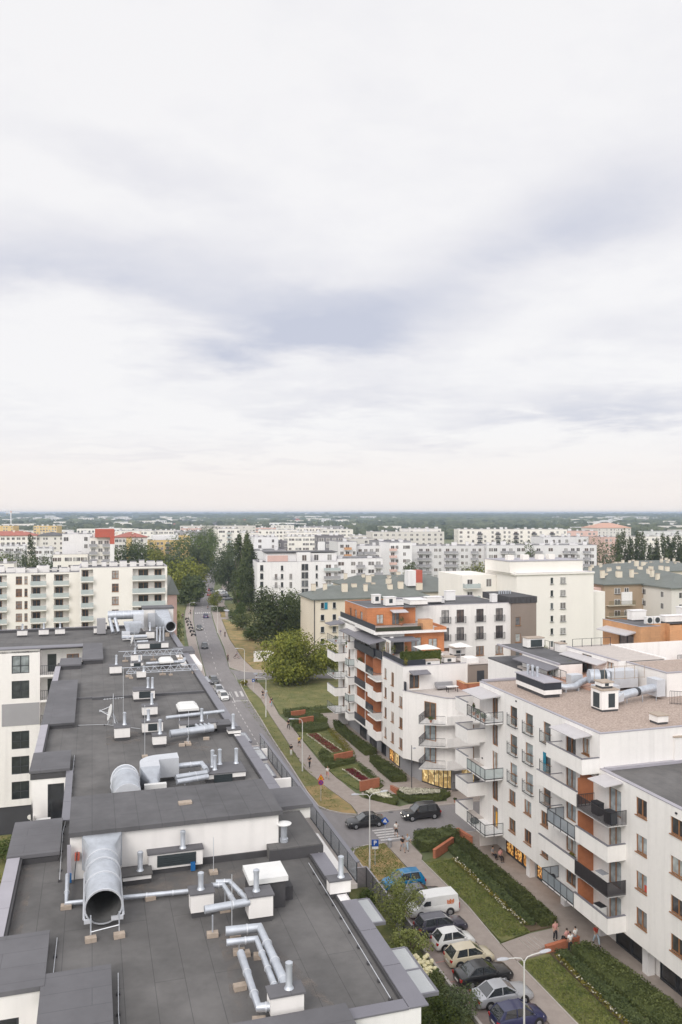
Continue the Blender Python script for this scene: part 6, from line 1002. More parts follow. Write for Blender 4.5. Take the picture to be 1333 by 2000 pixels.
def leafpatch(poly, z0, h, n, sz, seed, mt, name, lb, cat, edge=.0, inner=True, group=None):
    """hedge or bed over a polygon: leaf shell over a dark inner body with an uneven top"""
    r_ = random.Random(seed); xs = [p[0] for p in poly]; ys = [p[1] for p in poly]; m = MB()
    def inside(x, y):
        c = False
        for (x0, y0), (x1, y1) in zip(poly, poly[1:]+poly[:1]):
            if (y0 > y) != (y1 > y) and x < (x1-x0)*(y-y0)/(y1-y0)+x0: c = not c
        return c
    cx, cy = sum(xs)/len(xs), sum(ys)/len(ys)
    if inner: m.prism([(x+(cx-x)*min(.5, .12/max(.2, hypot(x-cx, y-cy))), y+(cy-y)*min(.5, .12/max(.2, hypot(x-cx, y-cy)))) for x, y in poly], z0, z0+h-.14)
    bump = lambda x, y: .10*math.sin(x*2.1+seed)+.09*math.sin(y*1.7+1.3*x)+.06*math.sin(y*4.1-x*2.0)
    k = 0
    while k < n:
        if r_.random() < .62 or not inner:
            x, y = r_.uniform(min(xs), max(xs)), r_.uniform(min(ys), max(ys))
            if not inside(x, y): continue
            m.leaf((x, y, z0+h+bump(x, y)*h+r_.gauss(0, .04)-r_.random()*.06), (r_.gauss(0,.5), r_.gauss(0,.5), 1), sz*r_.uniform(.6, 1.3), r_)
        else:
            i = r_.randrange(len(poly)); (x0, y0), (x1, y1) = poly[i], poly[(i+1) % len(poly)]; L_ = hypot(x1-x0, y1-y0)
            if r_.random()*12 > L_+1: continue
            q = r_.random(); x, y = x0+(x1-x0)*q, y0+(y1-y0)*q; nx, ny = (y1-y0)/L_, -(x1-x0)/L_
            if (cx-x)*nx+(cy-y)*ny > 0: nx, ny = -nx, -ny
            d = r_.gauss(0, .06)+.05*math.sin((x+y)*3); m.leaf((x+nx*d, y+ny*d, z0+h*r_.random()**.8), (nx+r_.gauss(0,.4), ny+r_.gauss(0,.4), .5+r_.gauss(0,.3)), sz*r_.uniform(.6, 1.3), r_)
        k += 1
    return one(name, m, MT[mt], lb, cat, cx, cy, z0, group=group)
H_ = 'hedge'
leafpatch([(34.2,82.6),(36.2,82.4),(39.6,84.3),(38.9,85.9),(34.8,86.0),(34.1,84.6)], .1, 1.15, 3600, .17, 1, 'leaf_hedge', H_, 'broad hedge clump at the crossing corner of the side road', H_)
leafpatch([(38.25,64.6),(39.85,64.5),(39.95,72),(39.7,83.6),(38.5,84.0),(38.3,74)], .1, .75, 6200, .17, 2, 'leaf_hedge', H_, 'long clipped hedge beside the shop pavement, nearer the side road', H_)
leafpatch([(37.0,65.2),(37.85,65.0),(38.1,72),(38.2,82.6),(37.2,82.9),(37.0,74)], .1, .48, 4300, .17, 3, 'leaf_dark', H_, 'lower hedge row next to the rose strip, nearer the side road', H_)
leafpatch([(36.75,64.6),(37.0,64.6),(36.95,76),(36.7,79.5),(36.3,79.5),(36.5,72)], .1, .42, 1100, .15, 4, 'leaf_yellow', 'rose_strip', 'yellow green rose strip along the lawn by the crossing corner', 'flower bed', inner=False)
leafpatch([(39.3,44),(41.2,44),(41.2,52),(40.6,58),(39.9,60.3),(38.4,60.2),(38.4,52)], .1, .75, 6200, .17, 5, 'leaf_hedge', H_, 'long clipped hedge beside the shop pavement, below the brick steps', H_)
leafpatch([(37.0,44),(38.3,44),(38.3,52),(38.0,60.0),(37.0,60.2),(36.8,52)], .1, .48, 4300, .17, 6, 'leaf_dark', H_, 'lower hedge row next to the rose strip, below the brick steps', H_)
leafpatch([(36.3,44),(36.75,44),(36.75,52),(36.9,59.6),(36.4,59.6),(36.3,52)], .1, .42, 1100, .15, 7, 'leaf_yellow', 'rose_strip', 'yellow green rose strip along the lawn below the brick steps', 'flower bed', inner=False)
leafpatch([(39.6,117.8),(41.6,118.0),(41.0,126),(41.0,136.4),(40.2,137),(39.4,133),(39.5,124)], .1, .85, 4300, .2, 8, 'leaf_hedge', H_, 'long dark hedge in front of the stepped block beside the paved path', H_)
leafpatch([(39.2,105.0),(41.3,104.8),(41.2,110),(40.6,115.2),(39.3,115.0),(39.0,110)], .1, .9, 3200, .19, 9, 'leaf_hedge', H_, 'dark hedge in front of the lit corner shop', H_)
leafpatch([(36.7,138.8),(39.6,138.2),(39.2,143),(36.8,143.4)], .1, .9, 1300, .2, 10, 'leaf_hedge', H_, 'short dark hedge block at the far end of the paved path', H_)
leafpatch([(33.3,144.4),(36.4,145.0),(46,145.2),(46,147.0),(36.4,147.4),(33.4,146.6)], .1, .9, 2600, .2, 11, 'leaf_hedge', H_, 'dark hedge along the big lawn', H_)
leafpatch([(32.9,137.4),(35.6,138.6),(37.0,138.9),(37.0,140.2),(34.5,140.6),(33.2,139.2)], .1, .7, 1200, .2, 12, 'leaf_hedge', H_, 'low hedge behind the second far brick wall', H_); leafpatch([(33.2,141.0),(36.9,140.6),(36.7,142.2),(33.4,142.6)], .1, .7, 1000, .2, 13, 'leaf_dark', H_, 'low hedge between the two far brick walls', H_)
leafpatch([(32.7,134.2),(35.0,132.5),(38.6,133.5),(38.8,136.5),(36.5,137.6),(33,136.8)], .1, .65, 2200, .19, 14, 'leaf_hedge', H_, 'wide low hedge at the far side of the long red flower bed', H_); leafpatch([(37.2,117.6),(38.2,118.2),(38.9,126),(39.0,133),(37.8,133),(37.2,125)], .1, .45, 1900, .17, 15, 'leaf_yellow', 'shrub_border', 'yellow green border between the long red flower bed and the path', 'flower bed', inner=False)
leafpatch([(32.5,116.6),(34.3,116.0),(34.2,119.4),(33.8,121.4),(32.6,119)], .1, .75, 1500, .18, 16, 'leaf_hedge', H_, 'hedge corner left of the brick wall by the long red flower bed', H_); leafpatch([(32.2,112.8),(33.6,113.4),(36.8,114.6),(37.6,116.0),(34.4,115.2),(32.4,114.9)], .1, .7, 1700, .18, 17, 'leaf_hedge', H_, 'curved hedge at the top of the short red flower bed', H_)
leafpatch([(36.4,104.3),(37.8,104.2),(37.7,110),(37.2,113.8),(36.6,112)], .1, .5, 1200, .17, 18, 'leaf_mid', 'shrub_border', 'green border between the short red flower bed and the path', 'flower bed', inner=False)
leafpatch([(33.7,100.9),(35.0,98.6),(36.6,96.6),(37.3,97.6),(36.6,100.6),(35.2,101.9)], .1, .6, 1700, .18, 19, 'leaf_hedge', 'rose_bed', 'small white rose bed at the corner by the black cars', 'flower bed'); leafpatch([(38.4,97.1),(43.0,96.7),(44.6,97.6),(44.2,99.4),(41.0,100.3),(38.6,101.2),(37.8,99.6)], .1, .6, 3000, .18, 20, 'leaf_hedge', 'rose_bed', 'wide white rose bed in front of the lit corner shop', 'flower bed')
def flowers(poly, z, n, sz, seed, mt, name, lb):
    return leafpatch(poly, z, .02, n, sz, seed, mt, name, lb, 'flowers', inner=False)
flowers([(34.0,100.8),(35.6,98.2),(36.5,97.6),(36.5,99.9),(35.1,101.7)], .8, 900, .27, 21, 'petal_white', 'white_roses', 'white roses flowering on the small corner bed'); flowers([(38.6,98.4),(43.0,97.6),(43.4,98.6),(40.8,99.9),(38.4,100.8)], .82, 1900, .27, 22, 'petal_white', 'white_roses', 'white roses flowering before the lit corner shop')
flowers([(36.4,64.8),(36.9,64.8),(36.9,79.4),(36.4,79.4)], .55, 120, .2, 23, 'petal_white', 'white_roses', 'scattered pale roses along the lawn by the crossing corner'); flowers([(36.4,44),(36.8,44),(36.8,59.4),(36.4,59.4)], .55, 120, .2, 24, 'petal_white', 'white_roses', 'scattered pale roses along the lawn below the brick steps')
for k, (c0, c1, w, lb) in enumerate((((35.0,131.6), (36.1,120.6), .85, 'long'), ((35.2,112.0), (36.0,105.6), .75, 'short'))):
    p = [(c0[0]-w,c0[1]),(c0[0]+w*.8,c0[1]+.2),(c1[0]+w*.8,c1[1]),(c1[0]-w,c1[1]-.2)]
    leafpatch(p, .13, .22, 1300, .16, 25+k, 'petal_red', 'flower_bed', lb+' dark red flower bed in the lawn', 'flower bed', inner=False); flowers([(p[0][0]-.25,p[0][1]),p[0],p[3],(p[3][0]-.25,p[3][1])], .32, 260, .17, 27+k, 'petal_white', 'white_border', 'white flower edging of the '+lb+' red bed, on the street side'); flowers([p[1],(p[1][0]+.25,p[1][1]),(p[2][0]+.25,p[2][1]),p[2]], .32, 170, .17, 29+k, 'petal_white', 'white_border', 'white flower edging of the '+lb+' red bed, on the house side')
leafpatch([(24.3,59.0),(25.9,59.0),(25.9,61.6),(24.5,61.4)], .06, 1.1, 900, .2, 33, 'leaf_mid', 'hydrangea', 'cream hydrangea bush by the white kerb', 'shrub'); m = MB(); r_ = random.Random(4)
for i in range(34): x, y = r_.uniform(24.3, 26.0), r_.uniform(58.9, 61.6); m.blob(x, y, 1.22+r_.gauss(0, .12), .2, .2, .16, 7, 5, r_, .15)
one('hydrangea_flowers', m, MT['flower_cream'], 'cream flower heads on the hydrangea by the white kerb', 'flowers', 25.1, 60.2, 1.1, kind='stuff')
# brick walls and steps
for lb, p, h in (('orange brick wall at the corner of the hedges by the crossing', [(34.9,80.7),(38.2,83.2)], .95), ('orange brick wall below the long red flower bed', [(34.2,115.9),(37.3,116.9)], 1.2), ('orange brick wall below the short red flower bed', [(34.0,103.2),(36.9,103.9)], 1.25), ('small slanting orange brick wall beside the wide white rose bed', [(38.3,100.3),(37.9,101.9)], .8), ('far orange brick wall, the one nearer the long red bed', [(34.3,137.7),(37.0,138.5)], 1.3), ('far orange brick wall, the one by the big lawn', [(34.2,143.2),(36.9,143.8)], 1.2), ('orange brick wall by the steps where people sit', [(36.4,60.7),(39.9,61.3)], .6), ('short orange brick wall before the lowest glass balcony', [(39.9,85.6),(40.3,82.8)], .9)):
    (x0, y0), (x1, y1) = p; t = T('brick_wall', lb, 'wall', x0, y0, .1); m = MB(); m.cbox((x0+x1)/2, (y0+y1)/2, .05, hypot(x1-x0, y1-y0), .3, h, atan2(y1-y0, x1-x0)); t.part('brickwork', m, MT['orange_brick']); m = MB(); m.cbox((x0+x1)/2, (y0+y1)/2, h+.05, hypot(x1-x0, y1-y0)+.06, .36, .06, atan2(y1-y0, x1-x0)); t.part('coping', m, MT['orange_brick'])
for lb, x, y, rz_ in (('broad paving steps beside the brick wall where people sit', 35.6, 62.2, .1), ('low paving steps between the two white rose beds', 37.5, 101.0, 1.3)):
    t = T('garden_steps', lb, 'steps', x, y, .1); m = MB(); [m.cbox(x+i*.42*cos(rz_), y+i*.42*sin(rz_), .1, .42, 2.0 if i else 2.2, .05+.05*i, rz_) for i in range(4)]; t.part('tread', m, MT['paving'])
    m = MB(); [m.cbox(x+(i*.42-.2)*cos(rz_), y+(i*.42-.2)*sin(rz_), .1, .03, 2.0, .056+.05*i, rz_) for i in range(4)]; t.part('edging', m, MT['kerb_stone'])
# slat fence of the garden
t = T('slat_fence', 'dark slatted garden fence behind the blue parked car', 'fence', 25.9, 70)
for (x0, y0), (x1, y1) in (((25.9,64.5),(25.9,76.6)), ((25.9,76.6),(20,76.6))):
    m = MB(); Ln = hypot(x1-x0, y1-y0); rz_ = atan2(y1-y0, x1-x0)
    for k in range(16): m.cbox((x0+x1)/2, (y0+y1)/2, .1+k*.12, Ln, .03, .09, rz_)
    t.part('slat_panel', m, MT['grey_wall_far']); n = int(Ln/1.9)
    for i in range(n+1): m = MB(); m.cbox(x0+(x1-x0)*i/n, y0+(y1-y0)*i/n, 0, .1, .1, 2.1, rz_); t.part('post', m, MT['dark_metal'])
    m = MB(); m.cbox((x0+x1)/2, (y0+y1)/2, 2.05, Ln, .14, .04, rz_); t.part('top_rail', m, MT['coping_light'])
# grass blades over the nearer lawns
m = MB(); r_ = random.Random(12)
for (x0, x1, y0, y1, n) in ((33.8, 36.8, 64, 80, 6500), (33.7, 36.5, 44, 60, 6500), (27.3, 31.1, 78, 86, 1500), (32.9, 37.0, 104, 114, 1000), (33.2, 38.4, 118, 136, 1300), (27.8, 29.8, 98, 160, 1500), (34.5, 46, 148, 174, 1800)):
    for i in range(n): m.leaf((r_.uniform(x0, x1), r_.uniform(y0, y1), .15), (r_.gauss(0,.8), r_.gauss(0,.8), 1), r_.uniform(.10, .24), r_, .5)
o = one('grass', m, MT['grass_blade'], 'tufts of grass on the street side lawns', 'grass', 30, 80, 0, kind='stuff')
# ------------------------------------------------------------------ vehicles
def car(label, kind, col, x, y, head, fr=A, z=.01, group=None, cat='car', lights=False, detail=True, rails=False):
    L_, W2_, H = {'hatch': (4.0, .86, 1.47), 'mini': (3.6, .81, 1.48), 'sedan': (4.65, .90, 1.44), 'estate': (4.65, .90, 1.5), 'suv': (4.7, .94, 1.72), 'crossover': (4.2, .90, 1.60), 'van': (4.7, .95, 1.9)}[kind]
    t = T({'van': 'delivery_van', 'suv': 'suv_car', 'crossover': 'crossover_car', 'sedan': 'sedan_car', 'estate': 'estate_car'}.get(kind, 'hatchback_car'), label, cat, x, y, z, fr, group, rz=head); t.o = (0, 0, 0)
    hi = {'suv': 1.06, 'crossover': 1.0, 'van': 1.12}.get(kind, .93); f0 = L_/2; zb = .24 if kind in ('suv', 'crossover', 'van') else .19
    # stations along the body: (x, deck height, width factor, belt kept)
    nose = hi*.80
    prof = [(-f0, hi*.62, .80), (-f0+.04, hi*.86, .88), (-f0+.16, hi*.97, .94), (-f0+.5, hi, .985), (-f0*.35, hi, 1), (f0*.28, hi*.99, 1), (f0*.45, hi*.96, .995), (f0-.45, hi*.88, .965), (f0-.18, nose, .90), (f0-.05, hi*.66, .82), (f0, hi*.50, .72)]
    if kind == 'van': prof = [(-f0, hi*.95, .95), (-f0+.05, hi, .97), (-f0+.4, hi, 1), (0, hi, 1), (f0*.45, hi, 1), (f0*.62, hi*.98, .99), (f0-.3, hi*.86, .95), (f0-.08, hi*.70, .88), (f0, hi*.5, .78)]
    rings = []
    for (px, h, k) in prof:
        w = W2_*k; rings.append([(px,-w*.86,zb),(px,-w*.97,zb+.14),(px,-w,zb+.30),(px,-w*.985,h*.80),(px,-w*.93,h*.955),(px,-w*.82,h),(px,w*.82,h),(px,w*.93,h*.955),(px,w*.985,h*.80),(px,w,zb+.30),(px,w*.97,zb+.14),(px,w*.86,zb)])
    m = MB(); m.loft(rings)
    # greenhouse: base rear, roof rear, roof front, base front
    gx = {'hatch': (-f0+.10, -f0+.62, .28, 1.10), 'mini': (-f0+.10, -f0+.6, .22, .98), 'sedan': (-f0+.62, -f0+1.35, .12, .98), 'estate': (-f0+.10, -f0+.50, .22, 1.08), 'suv': (-f0+.10, -f0+.52, .35, 1.12), 'crossover': (-f0+.12, -f0+.55, .30, 1.0), 'van': (-f0+.02, -f0+.10, f0*.36, f0*.66)}[kind]
    wb, wt = W2_*.86, W2_*.70
    if kind == 'van': wb, wt = W2_*.95, W2_*.86
    R0 = [(gx[0], wb, hi-.03), (gx[1], wt, H-.05), ((gx[1]+gx[2])/2, wt*1.02, H), (gx[2], wt, H-.03), (gx[3], wb, hi-.03)]
    body = t.part('body', m, MT[col], smooth=38)
    g = MB()
    if kind == 'van':
        k = MB(); k.loft([[(a,-b*(.99 if i in (0,4) else 1.05),hi-.05),(a,-b,c),(a,b,c),(a,b*(.99 if i in (0,4) else 1.05),hi-.05)] for i, (a, b, c) in enumerate(R0)]); t.part('cargo_top', k, MT[col], smooth=30)
        def glassq(x0, x1, x2, x3, z0, z1, sd): y0 = wb*1.012; y1 = wb-(wb-wt)*(z1-hi)/(H-hi)+.05; g.quad((x0,sd*y0,z0),(x1,sd*y0,z0),(x2,sd*y1,z1),(x3,sd*y1,z1))
        for sd in (1, -1): q = MB(); g = q; glassq(f0*.20, f0*.58, f0*.40, f0*.20, hi+.05, H-.32, sd); t.part('side_window', q, MT['car_glass'])
        q = MB(); d = .025; q.quad((gx[3]+d,-wb*.88,hi+.02),(gx[3]+d,wb*.88,hi+.02),(gx[2]+.06+d,wt*.9,H-.12),(gx[2]+.06+d,-wt*.9,H-.12)); t.part('windscreen', q, MT['car_glass']); q = MB(); q.box(-f0-.03, -f0+.0, -W2_*.8, W2_*.8, hi-.3, H-.2); t.part('rear_doors', q, MT['car_trim'])
    else:
        g.loft([[(a,-wb*1.0 if c < hi else -wb*.98-(0),hi-.03),(a,-b,c),(a,b,c),(a,wb,hi-.03)] for a, b, c in R0]); t.part('windows', g, MT['car_glass'], smooth=25)
        k = MB(); k.loft([[(a,-b*1.0,c-.03),(a,-b*.96,c+.015),(a,b*.96,c+.015),(a,b*1.0,c-.03)] for a, b, c in ((gx[1]-.03, wt, H-.055), ((gx[1]+gx[2])/2, wt*1.025, H+.004), (gx[2]+.05, wt, H-.035))]); t.part('roof', k, MT[col], smooth=30)
        for sd in (1, -1):
            k = MB()
            for (p, q) in (((gx[3], wb, hi-.02), (gx[2]+.02, wt, H-.03)), ((gx[0]+.05, wb, hi-.02), (gx[1]-.02, wt, H-.05)), (((gx[1]+gx[2])/2+.1, wb*1.0, hi-.02), ((gx[1]+gx[2])/2+.12, wt*1.02, H-.02))): k.tube([(p[0],sd*p[1],p[2]),(q[0],sd*q[1],q[2])], .045, 6)
            if kind in ('hatch', 'mini', 'crossover', 'estate', 'suv'): k.quad((gx[0]+.02,sd*(wb+.012),hi-.03),(gx[0]+.42,sd*(wb+.012),hi-.03),(gx[1]+.18,sd*(wt+.02),H-.04),(gx[1]-.02,sd*(wt+.02),H-.05))
            t.part('pillar', k, MT[col])
            if rails: k = MB(); k.tube([(gx[1],sd*wt*.95,H-.01),((gx[1]+gx[2])/2,sd*wt*.97,H+.06),(gx[2],sd*wt*.95,H+.01)], .02, 5); t.part('roof_rail', k, MT['rim'])
    wr = .31 if kind not in ('suv', 'van', 'crossover') else .345
    for sx in (-1, 1):
        wx = sx*L_*.305
        for sy in (-1, 1):
            k = MB(); k.tube([(wx,sy*(W2_-.05),wr+.02),(wx,sy*(W2_+.004),wr+.02)], wr+.07, 18); t.part('wheel_arch', k, MT['car_trim'])
            k = MB(); k.tube([(wx,sy*(W2_-.17),wr),(wx,sy*(W2_+.012),wr)], wr, 18); wh = t.part('wheel', k, MT['tyre'], smooth=40); k = MB(); k.tube([(wx,sy*(W2_+.0),wr),(wx,sy*(W2_+.022),wr)], [wr*.64, wr*.58], 12); t.part('rim', k, MT['rim'], wh)
    if detail:
        for sy in (-1, 1):
            k = MB(); k.box(-f0-.012, -f0+.16, sy*W2_*.62, sy*W2_*.90, hi*.66, hi*.86) if kind != 'van' else k.box(-f0-.035, -f0+.02, sy*W2_*.82, sy*W2_*.98, .6, 1.1); t.part('tail_lamp', k, MT['tail_lamp'])
            k = MB(); k.loft([[(f0-.40,sy*W2_*.90,hi*.70),(f0-.40,sy*W2_*.955,hi*.72),(f0-.42,sy*W2_*.93,hi*.82)],[(f0-.02,sy*W2_*.50,hi*.58),(f0-.02,sy*W2_*.76,hi*.56),(f0-.08,sy*W2_*.70,hi*.70)]]); t.part('headlight', k, MT['car_light' if lights else 'head_lamp'])
            k = MB(); k.cbox(gx[3]-.28, sy*(W2_+.07), hi+.0, .12, .18, .13); t.part('mirror', k, MT[col])
        k = MB(); k.box(-f0-.025, -f0+.02, -.27, .27, hi*.45, hi*.45+.12); t.part('plate', k, MT['plate']); k = MB(); k.box(f0-.03, f0+.015, -.27, .27, .36, .47); t.part('plate', k, MT['plate']); k = MB(); k.box(f0-.05, f0+.006, -.42, .42, .48, .58); t.part('grille', k, MT['car_trim'])
        if kind == 'sedan': k = MB(); q = .012; k.quad((gx[0]+.04,-wb*.86,hi+.01),(gx[1]-.06,-wt*.86,H-.075),(gx[1]-.06,wt*.86,H-.075),(gx[0]+.04,wb*.86,hi+.01))
        if lights: 
            pass
    return t
car('bright blue small crossover at the grass end of the parking row', 'crossover', 'car_blue', 29.4, 75.6, pi, rails=True)
car('dark grey car half hidden between the blue car and the white van', 'sedan', 'car_grey', 29.9, 72.6, 0.0)
v_ = car('white delivery van with an orange print on its side', 'van', 'car_white', 30.0, 69.9, pi, cat='van'); m = MB(); rq = random.Random(3)
for i in range(7): a = -1.45+.12*i; m.cbox(a, -.0, 0, .001, .001, .001)
m = MB()
for (px_, pz, w, h) in ((-1.75,1.22,.10,.30),(-1.6,1.25,.12,.22),(-1.44,1.2,.10,.34),(-1.3,1.24,.12,.2),(-1.15,1.22,.08,.28),(-1.45,1.14,.62,.05)): m.quad((px_-w/2,.962,pz),(px_+w/2,.962,pz),(px_+w/2,.935,pz+h),(px_-w/2,.935,pz+h))
v_.part('side_print', m, MT['van_print'])
car('dark indigo estate car with roof rails beside the white van', 'estate', 'car_indigo', 29.5, 66.7, 0.0, rails=True); car('small white round hatchback between the estate and the cream car', 'mini', 'car_white', 29.5, 64.1, 0.0); car('cream hatchback with red tail lamps', 'hatch', 'car_cream', 29.7, 61.4, 0.0)
car('black saloon parked between the cream hatchback and the silver saloon', 'sedan', 'car_black', 29.6, 58.7, 0.0); car('silver saloon parked beside the navy car', 'sedan', 'car_silver', 29.7, 55.8, 0.0); car('navy blue hatchback cut off by the lower picture edge', 'hatch', 'car_navy', 29.5, 53.0, 0.0)
car('black saloon driving out of the side road onto the street', 'sedan', 'car_black', 30.9, 91.8, pi); car('black off-road car in the side road by the wide white rose bed', 'suv', 'car_black', 38.1, 92.2, pi, lights=True, rails=True)
rd = -pi/2+.06
car('white car parked on the street beside the zebra crossing', 'hatch', 'car_white', 24.9, 162.2, -pi/2+.05); car('pale blue grey car parked behind the white street car', 'hatch', 'car_silver', 24.9, 168.5, -pi/2+.05); car('dark car parked third in line behind the white street car', 'hatch', 'car_grey', 25.2, 178, -pi/2+.05)
car('grey car driving towards the zebra crossing', 'hatch', 'car_grey', 29.4, 224.8, rd-.16); car('dark car with headlights on, second from the zebra crossing', 'hatch', 'car_grey', 32.4, 260.4, rd-.12, lights=True); car('violet car driving away, just before the middle crossing', 'hatch', 'car_violet', 38.3, 290, pi/2-.1)
car('car with dazzling headlights beyond the middle crossing', 'hatch', 'car_black', 48.4, 381, rd-.18, lights=True); car('red car leading the pair driving away', 'hatch', 'car_red', 53.2, 388, pi/2-.15); car('red car following close behind another red car', 'hatch', 'car_red', 49.8, 366, pi/2-.15); car('lone red car far down the straight road', 'hatch', 'car_red', 79.5, 556, pi/2-.15)
for i in range(9): car('parked car in the roadside bay beneath the pale willow', ('hatch', 'sedan', 'estate')[i % 3], ('car_silver', 'car_grey', 'car_white', 'car_black', 'car_silver')[i % 5], 50.6+i*.42+(3.6 if i % 2 else 0), 338+i*6.2, pi/2-.15+(pi/2 if i % 2 else 0), group='cars in the roadside bay under the willow', detail=False)
for i in range(7): car('parked car along the right kerb of the far road', ('hatch', 'sedan')[i % 2], ('car_white', 'car_grey', 'car_silver', 'car_black')[i % 4], 70.0+i*3.05, 448+i*20, pi/2-.15, group='cars along the right kerb of the far road', detail=False)
for i in range(6): # scooters by the left pavement
    t = T('scooter', 'dark scooter in the line of scooters on the left pavement', 'scooter', 29.0+.46*i, 247+7.5*i, .1, group='scooters on the left pavement', rz=.3); t.o = (0, 0, 0)
    for q in (-.6, .6): m = MB(); m.tube([(q,-.06,.28),(q,.06,.28)], .28, 12); t.part('wheel', m, MT['tyre'])
    m = MB(); m.loft([[(-.7,-.15,.5),(-.7,.15,.5),(-.7,.1,.85),(-.7,-.1,.85)],[(0,-.17,.35),(0,.17,.35),(0,.15,.75),(0,-.15,.75)],[(.25,-.15,.25),(.25,.15,.25),(.25,.15,.4),(.25,-.15,.4)],[(.55,-.12,.5),(.55,.12,.5),(.5,.12,1.0),(.5,-.12,1.0)]]); t.part('body', m, MT['car_black']); m = MB(); m.tube([(.5,-.3,1.1),(.45,0,1.05),(.5,.3,1.1)], .03, 6); t.part('handlebar', m, MT['dark_metal'])
# ------------------------------------------------------------------ lamps, signs, bin
def lamp(label, x, y, h, arms, mt='lamp_paint', L_=1.7, fr=A, lit_=False):
    t = T('street_lamp', label, 'street lamp', x, y, 0, fr); t.o = (0, 0, 0); m = MB(); m.tube([(0,0,0),(0,0,1.1),(0,0,1.2),(0,0,h-.5)], [.10, .10, .075, .05], 12); t.part('pole', m, MT[mt], smooth=40)
    for (sx, a) in arms:
        c, s_ = cos(a), sin(a); k = sx
        m = MB(); m.tube([(0,0,h-.55),(.06*k*c,.06*k*s_,h-.28),(.25*k*c,.25*k*s_,h-.08),(.6*k*c,.6*k*s_,h),(L_*.75*k*c,L_*.75*k*s_,h+.06)], .035, 8); o = t.part('arm', m, MT[mt], smooth=50)
        m = MB(); p0 = Vector((L_*.68*k*c, L_*.68*k*s_, h+.06)); d = Vector((k*c, k*s_, .06)); sd = Vector((-s_, c, 0)); m.loft([[p0+d*q+sd*w*e+Vector((0,0,zq)) for e, zq in ((-1,-.03),(-.7,tt),(.7,tt),(1,-.03),(.6,-.07),(-.6,-.07))] for q, w, tt in ((0,.05,.03),(.15,.10,.06),(.5,.14,.08),(.75,.11,.05),(.85,.05,.02))]); t.part('lamp_head', m, MT['lamp_head'], o, smooth=40)
    return t
lamp('white two armed street lamp on the parking row near the lower edge', 27.1, 47.9, 7.9, ((1, .02), (-1, .02))); lamp('white two armed street lamp on the dry grass corner beside the black saloon', 27.5, 80.3, 7.9, ((1, .02), (-1, .02)))
lamp('white street lamp with one arm beside the long grass verge', 28.7, 113.4, 7.6, ((-1, 0),)); lamp('white street lamp with one arm between verge and big lawn', 30.0, 145.3, 7.3, ((-1, 0),)); lamp('white street lamp on the small crossing island', 31.1, 173.2, 8.0, ((-1, 0),)); lamp('white street lamp beside the bus stop on the far pavement', 36.9, 252, 8.2, ((-1, 0),)); lamp('white street lamp on the left pavement by the scooters', 29.4, 262, 8.4, ((1, 0),))
t = T('light_post', 'slim dark post with a floodlight in front of the rounded shop corner', 'lamp post', 40.3, 100.6, .1); t.o = (0, 0, 0); m = MB(); m.tube([(0,0,0),(0,0,6.2)], [.06, .045], 8); t.part('pole', m, MT['dark_metal']); m = MB(); m.cbox(.35, -.05, 5.75, .35, .2, .16, .3); m.tube([(0,0,5.9),(.3,-.05,5.85)], .02, 5); t.part('floodlight', m, MT['lamp_head'])
def plate(mb, cx, cz, pts, y=0.0, th=.012): n = len(pts); mb.add([(cx+a, y-th, cz+b) for a, b in pts]+[(cx+a, y, cz+b) for a, b in pts], [tuple(range(n)), tuple(range(2*n-1, n-1, -1))]+[(i, n+i, n+(i+1) % n, (i+1) % n) for i in range(n)])
def disc(r, n=24): return [(r*cos(2*pi*i/n), r*sin(2*pi*i/n)) for i in range(n)]
def signpost(label, x, y, h, rz=0.0): t = T('road_sign', label, 'road sign', x, y, .1, A, rz=rz); t.o = (0, 0, 0); m = MB(); m.tube([(0,.03,0),(0,.03,h)], .03, 8); t.part('pole', m, MT['lamp_head']); return t
t = signpost('blue parking sign with white letter on the dry grass corner', 28.3, 80.9, 2.7, -.25); m = MB(); plate(m, 0, 2.35, [(-.36,-.36),(.36,-.36),(.36,.36),(-.36,.36)]); t.part('blue_plate', m, MT['sign_blue']); m = MB(); plate(m, 0, 1.85, [(-.34,-.12),(.34,-.12),(.34,.12),(-.34,.12)]); t.part('white_plate', m, MT['sign_white'])
fc = bpy.data.curves.new('letter', 'FONT'); fc.body = 'P'; fc.size = .62; fc.align_x = 'CENTER'; fc.align_y = 'CENTER'; fc.extrude = .004; fc.offset = .015; fc.materials.append(MT['sign_white']); o = link('tmp', fc); lm = bpy.data.meshes.new_from_object(o); bpy.data.objects.remove(o); o = link('letter', lm, t.r); o.location = (0, -.02, 2.35); o.rotation_euler = (pi/2, 0, 0)
t = signpost('blue square crossing sign with a white triangle beside the zebra crossing', 31.45, 86.5, 2.7, -.5); m = MB(); plate(m, 0, 2.3, [(0,-.46),(.46,0),(0,.46),(-.46,0)]); t.part('blue_plate', m, MT['sign_blue']); m = MB(); plate(m, 0, 2.3, [(-.24,-.16),(.24,-.16),(0,.27)], -.014); t.part('white_triangle', m, MT['sign_white']); m = MB(); plate(m, 0, 2.26, [(-.06,-.08),(.0,.02),(.06,-.08),(.03,.1),(-.03,.1)], -.028); t.part('figure_mark', m, MT['sign_black']); m = MB(); m.tube([(-.1,.1,2.0),(-.1,.1,2.6)], .03, 6); t.part('clamp', m, MT['lamp_head'])
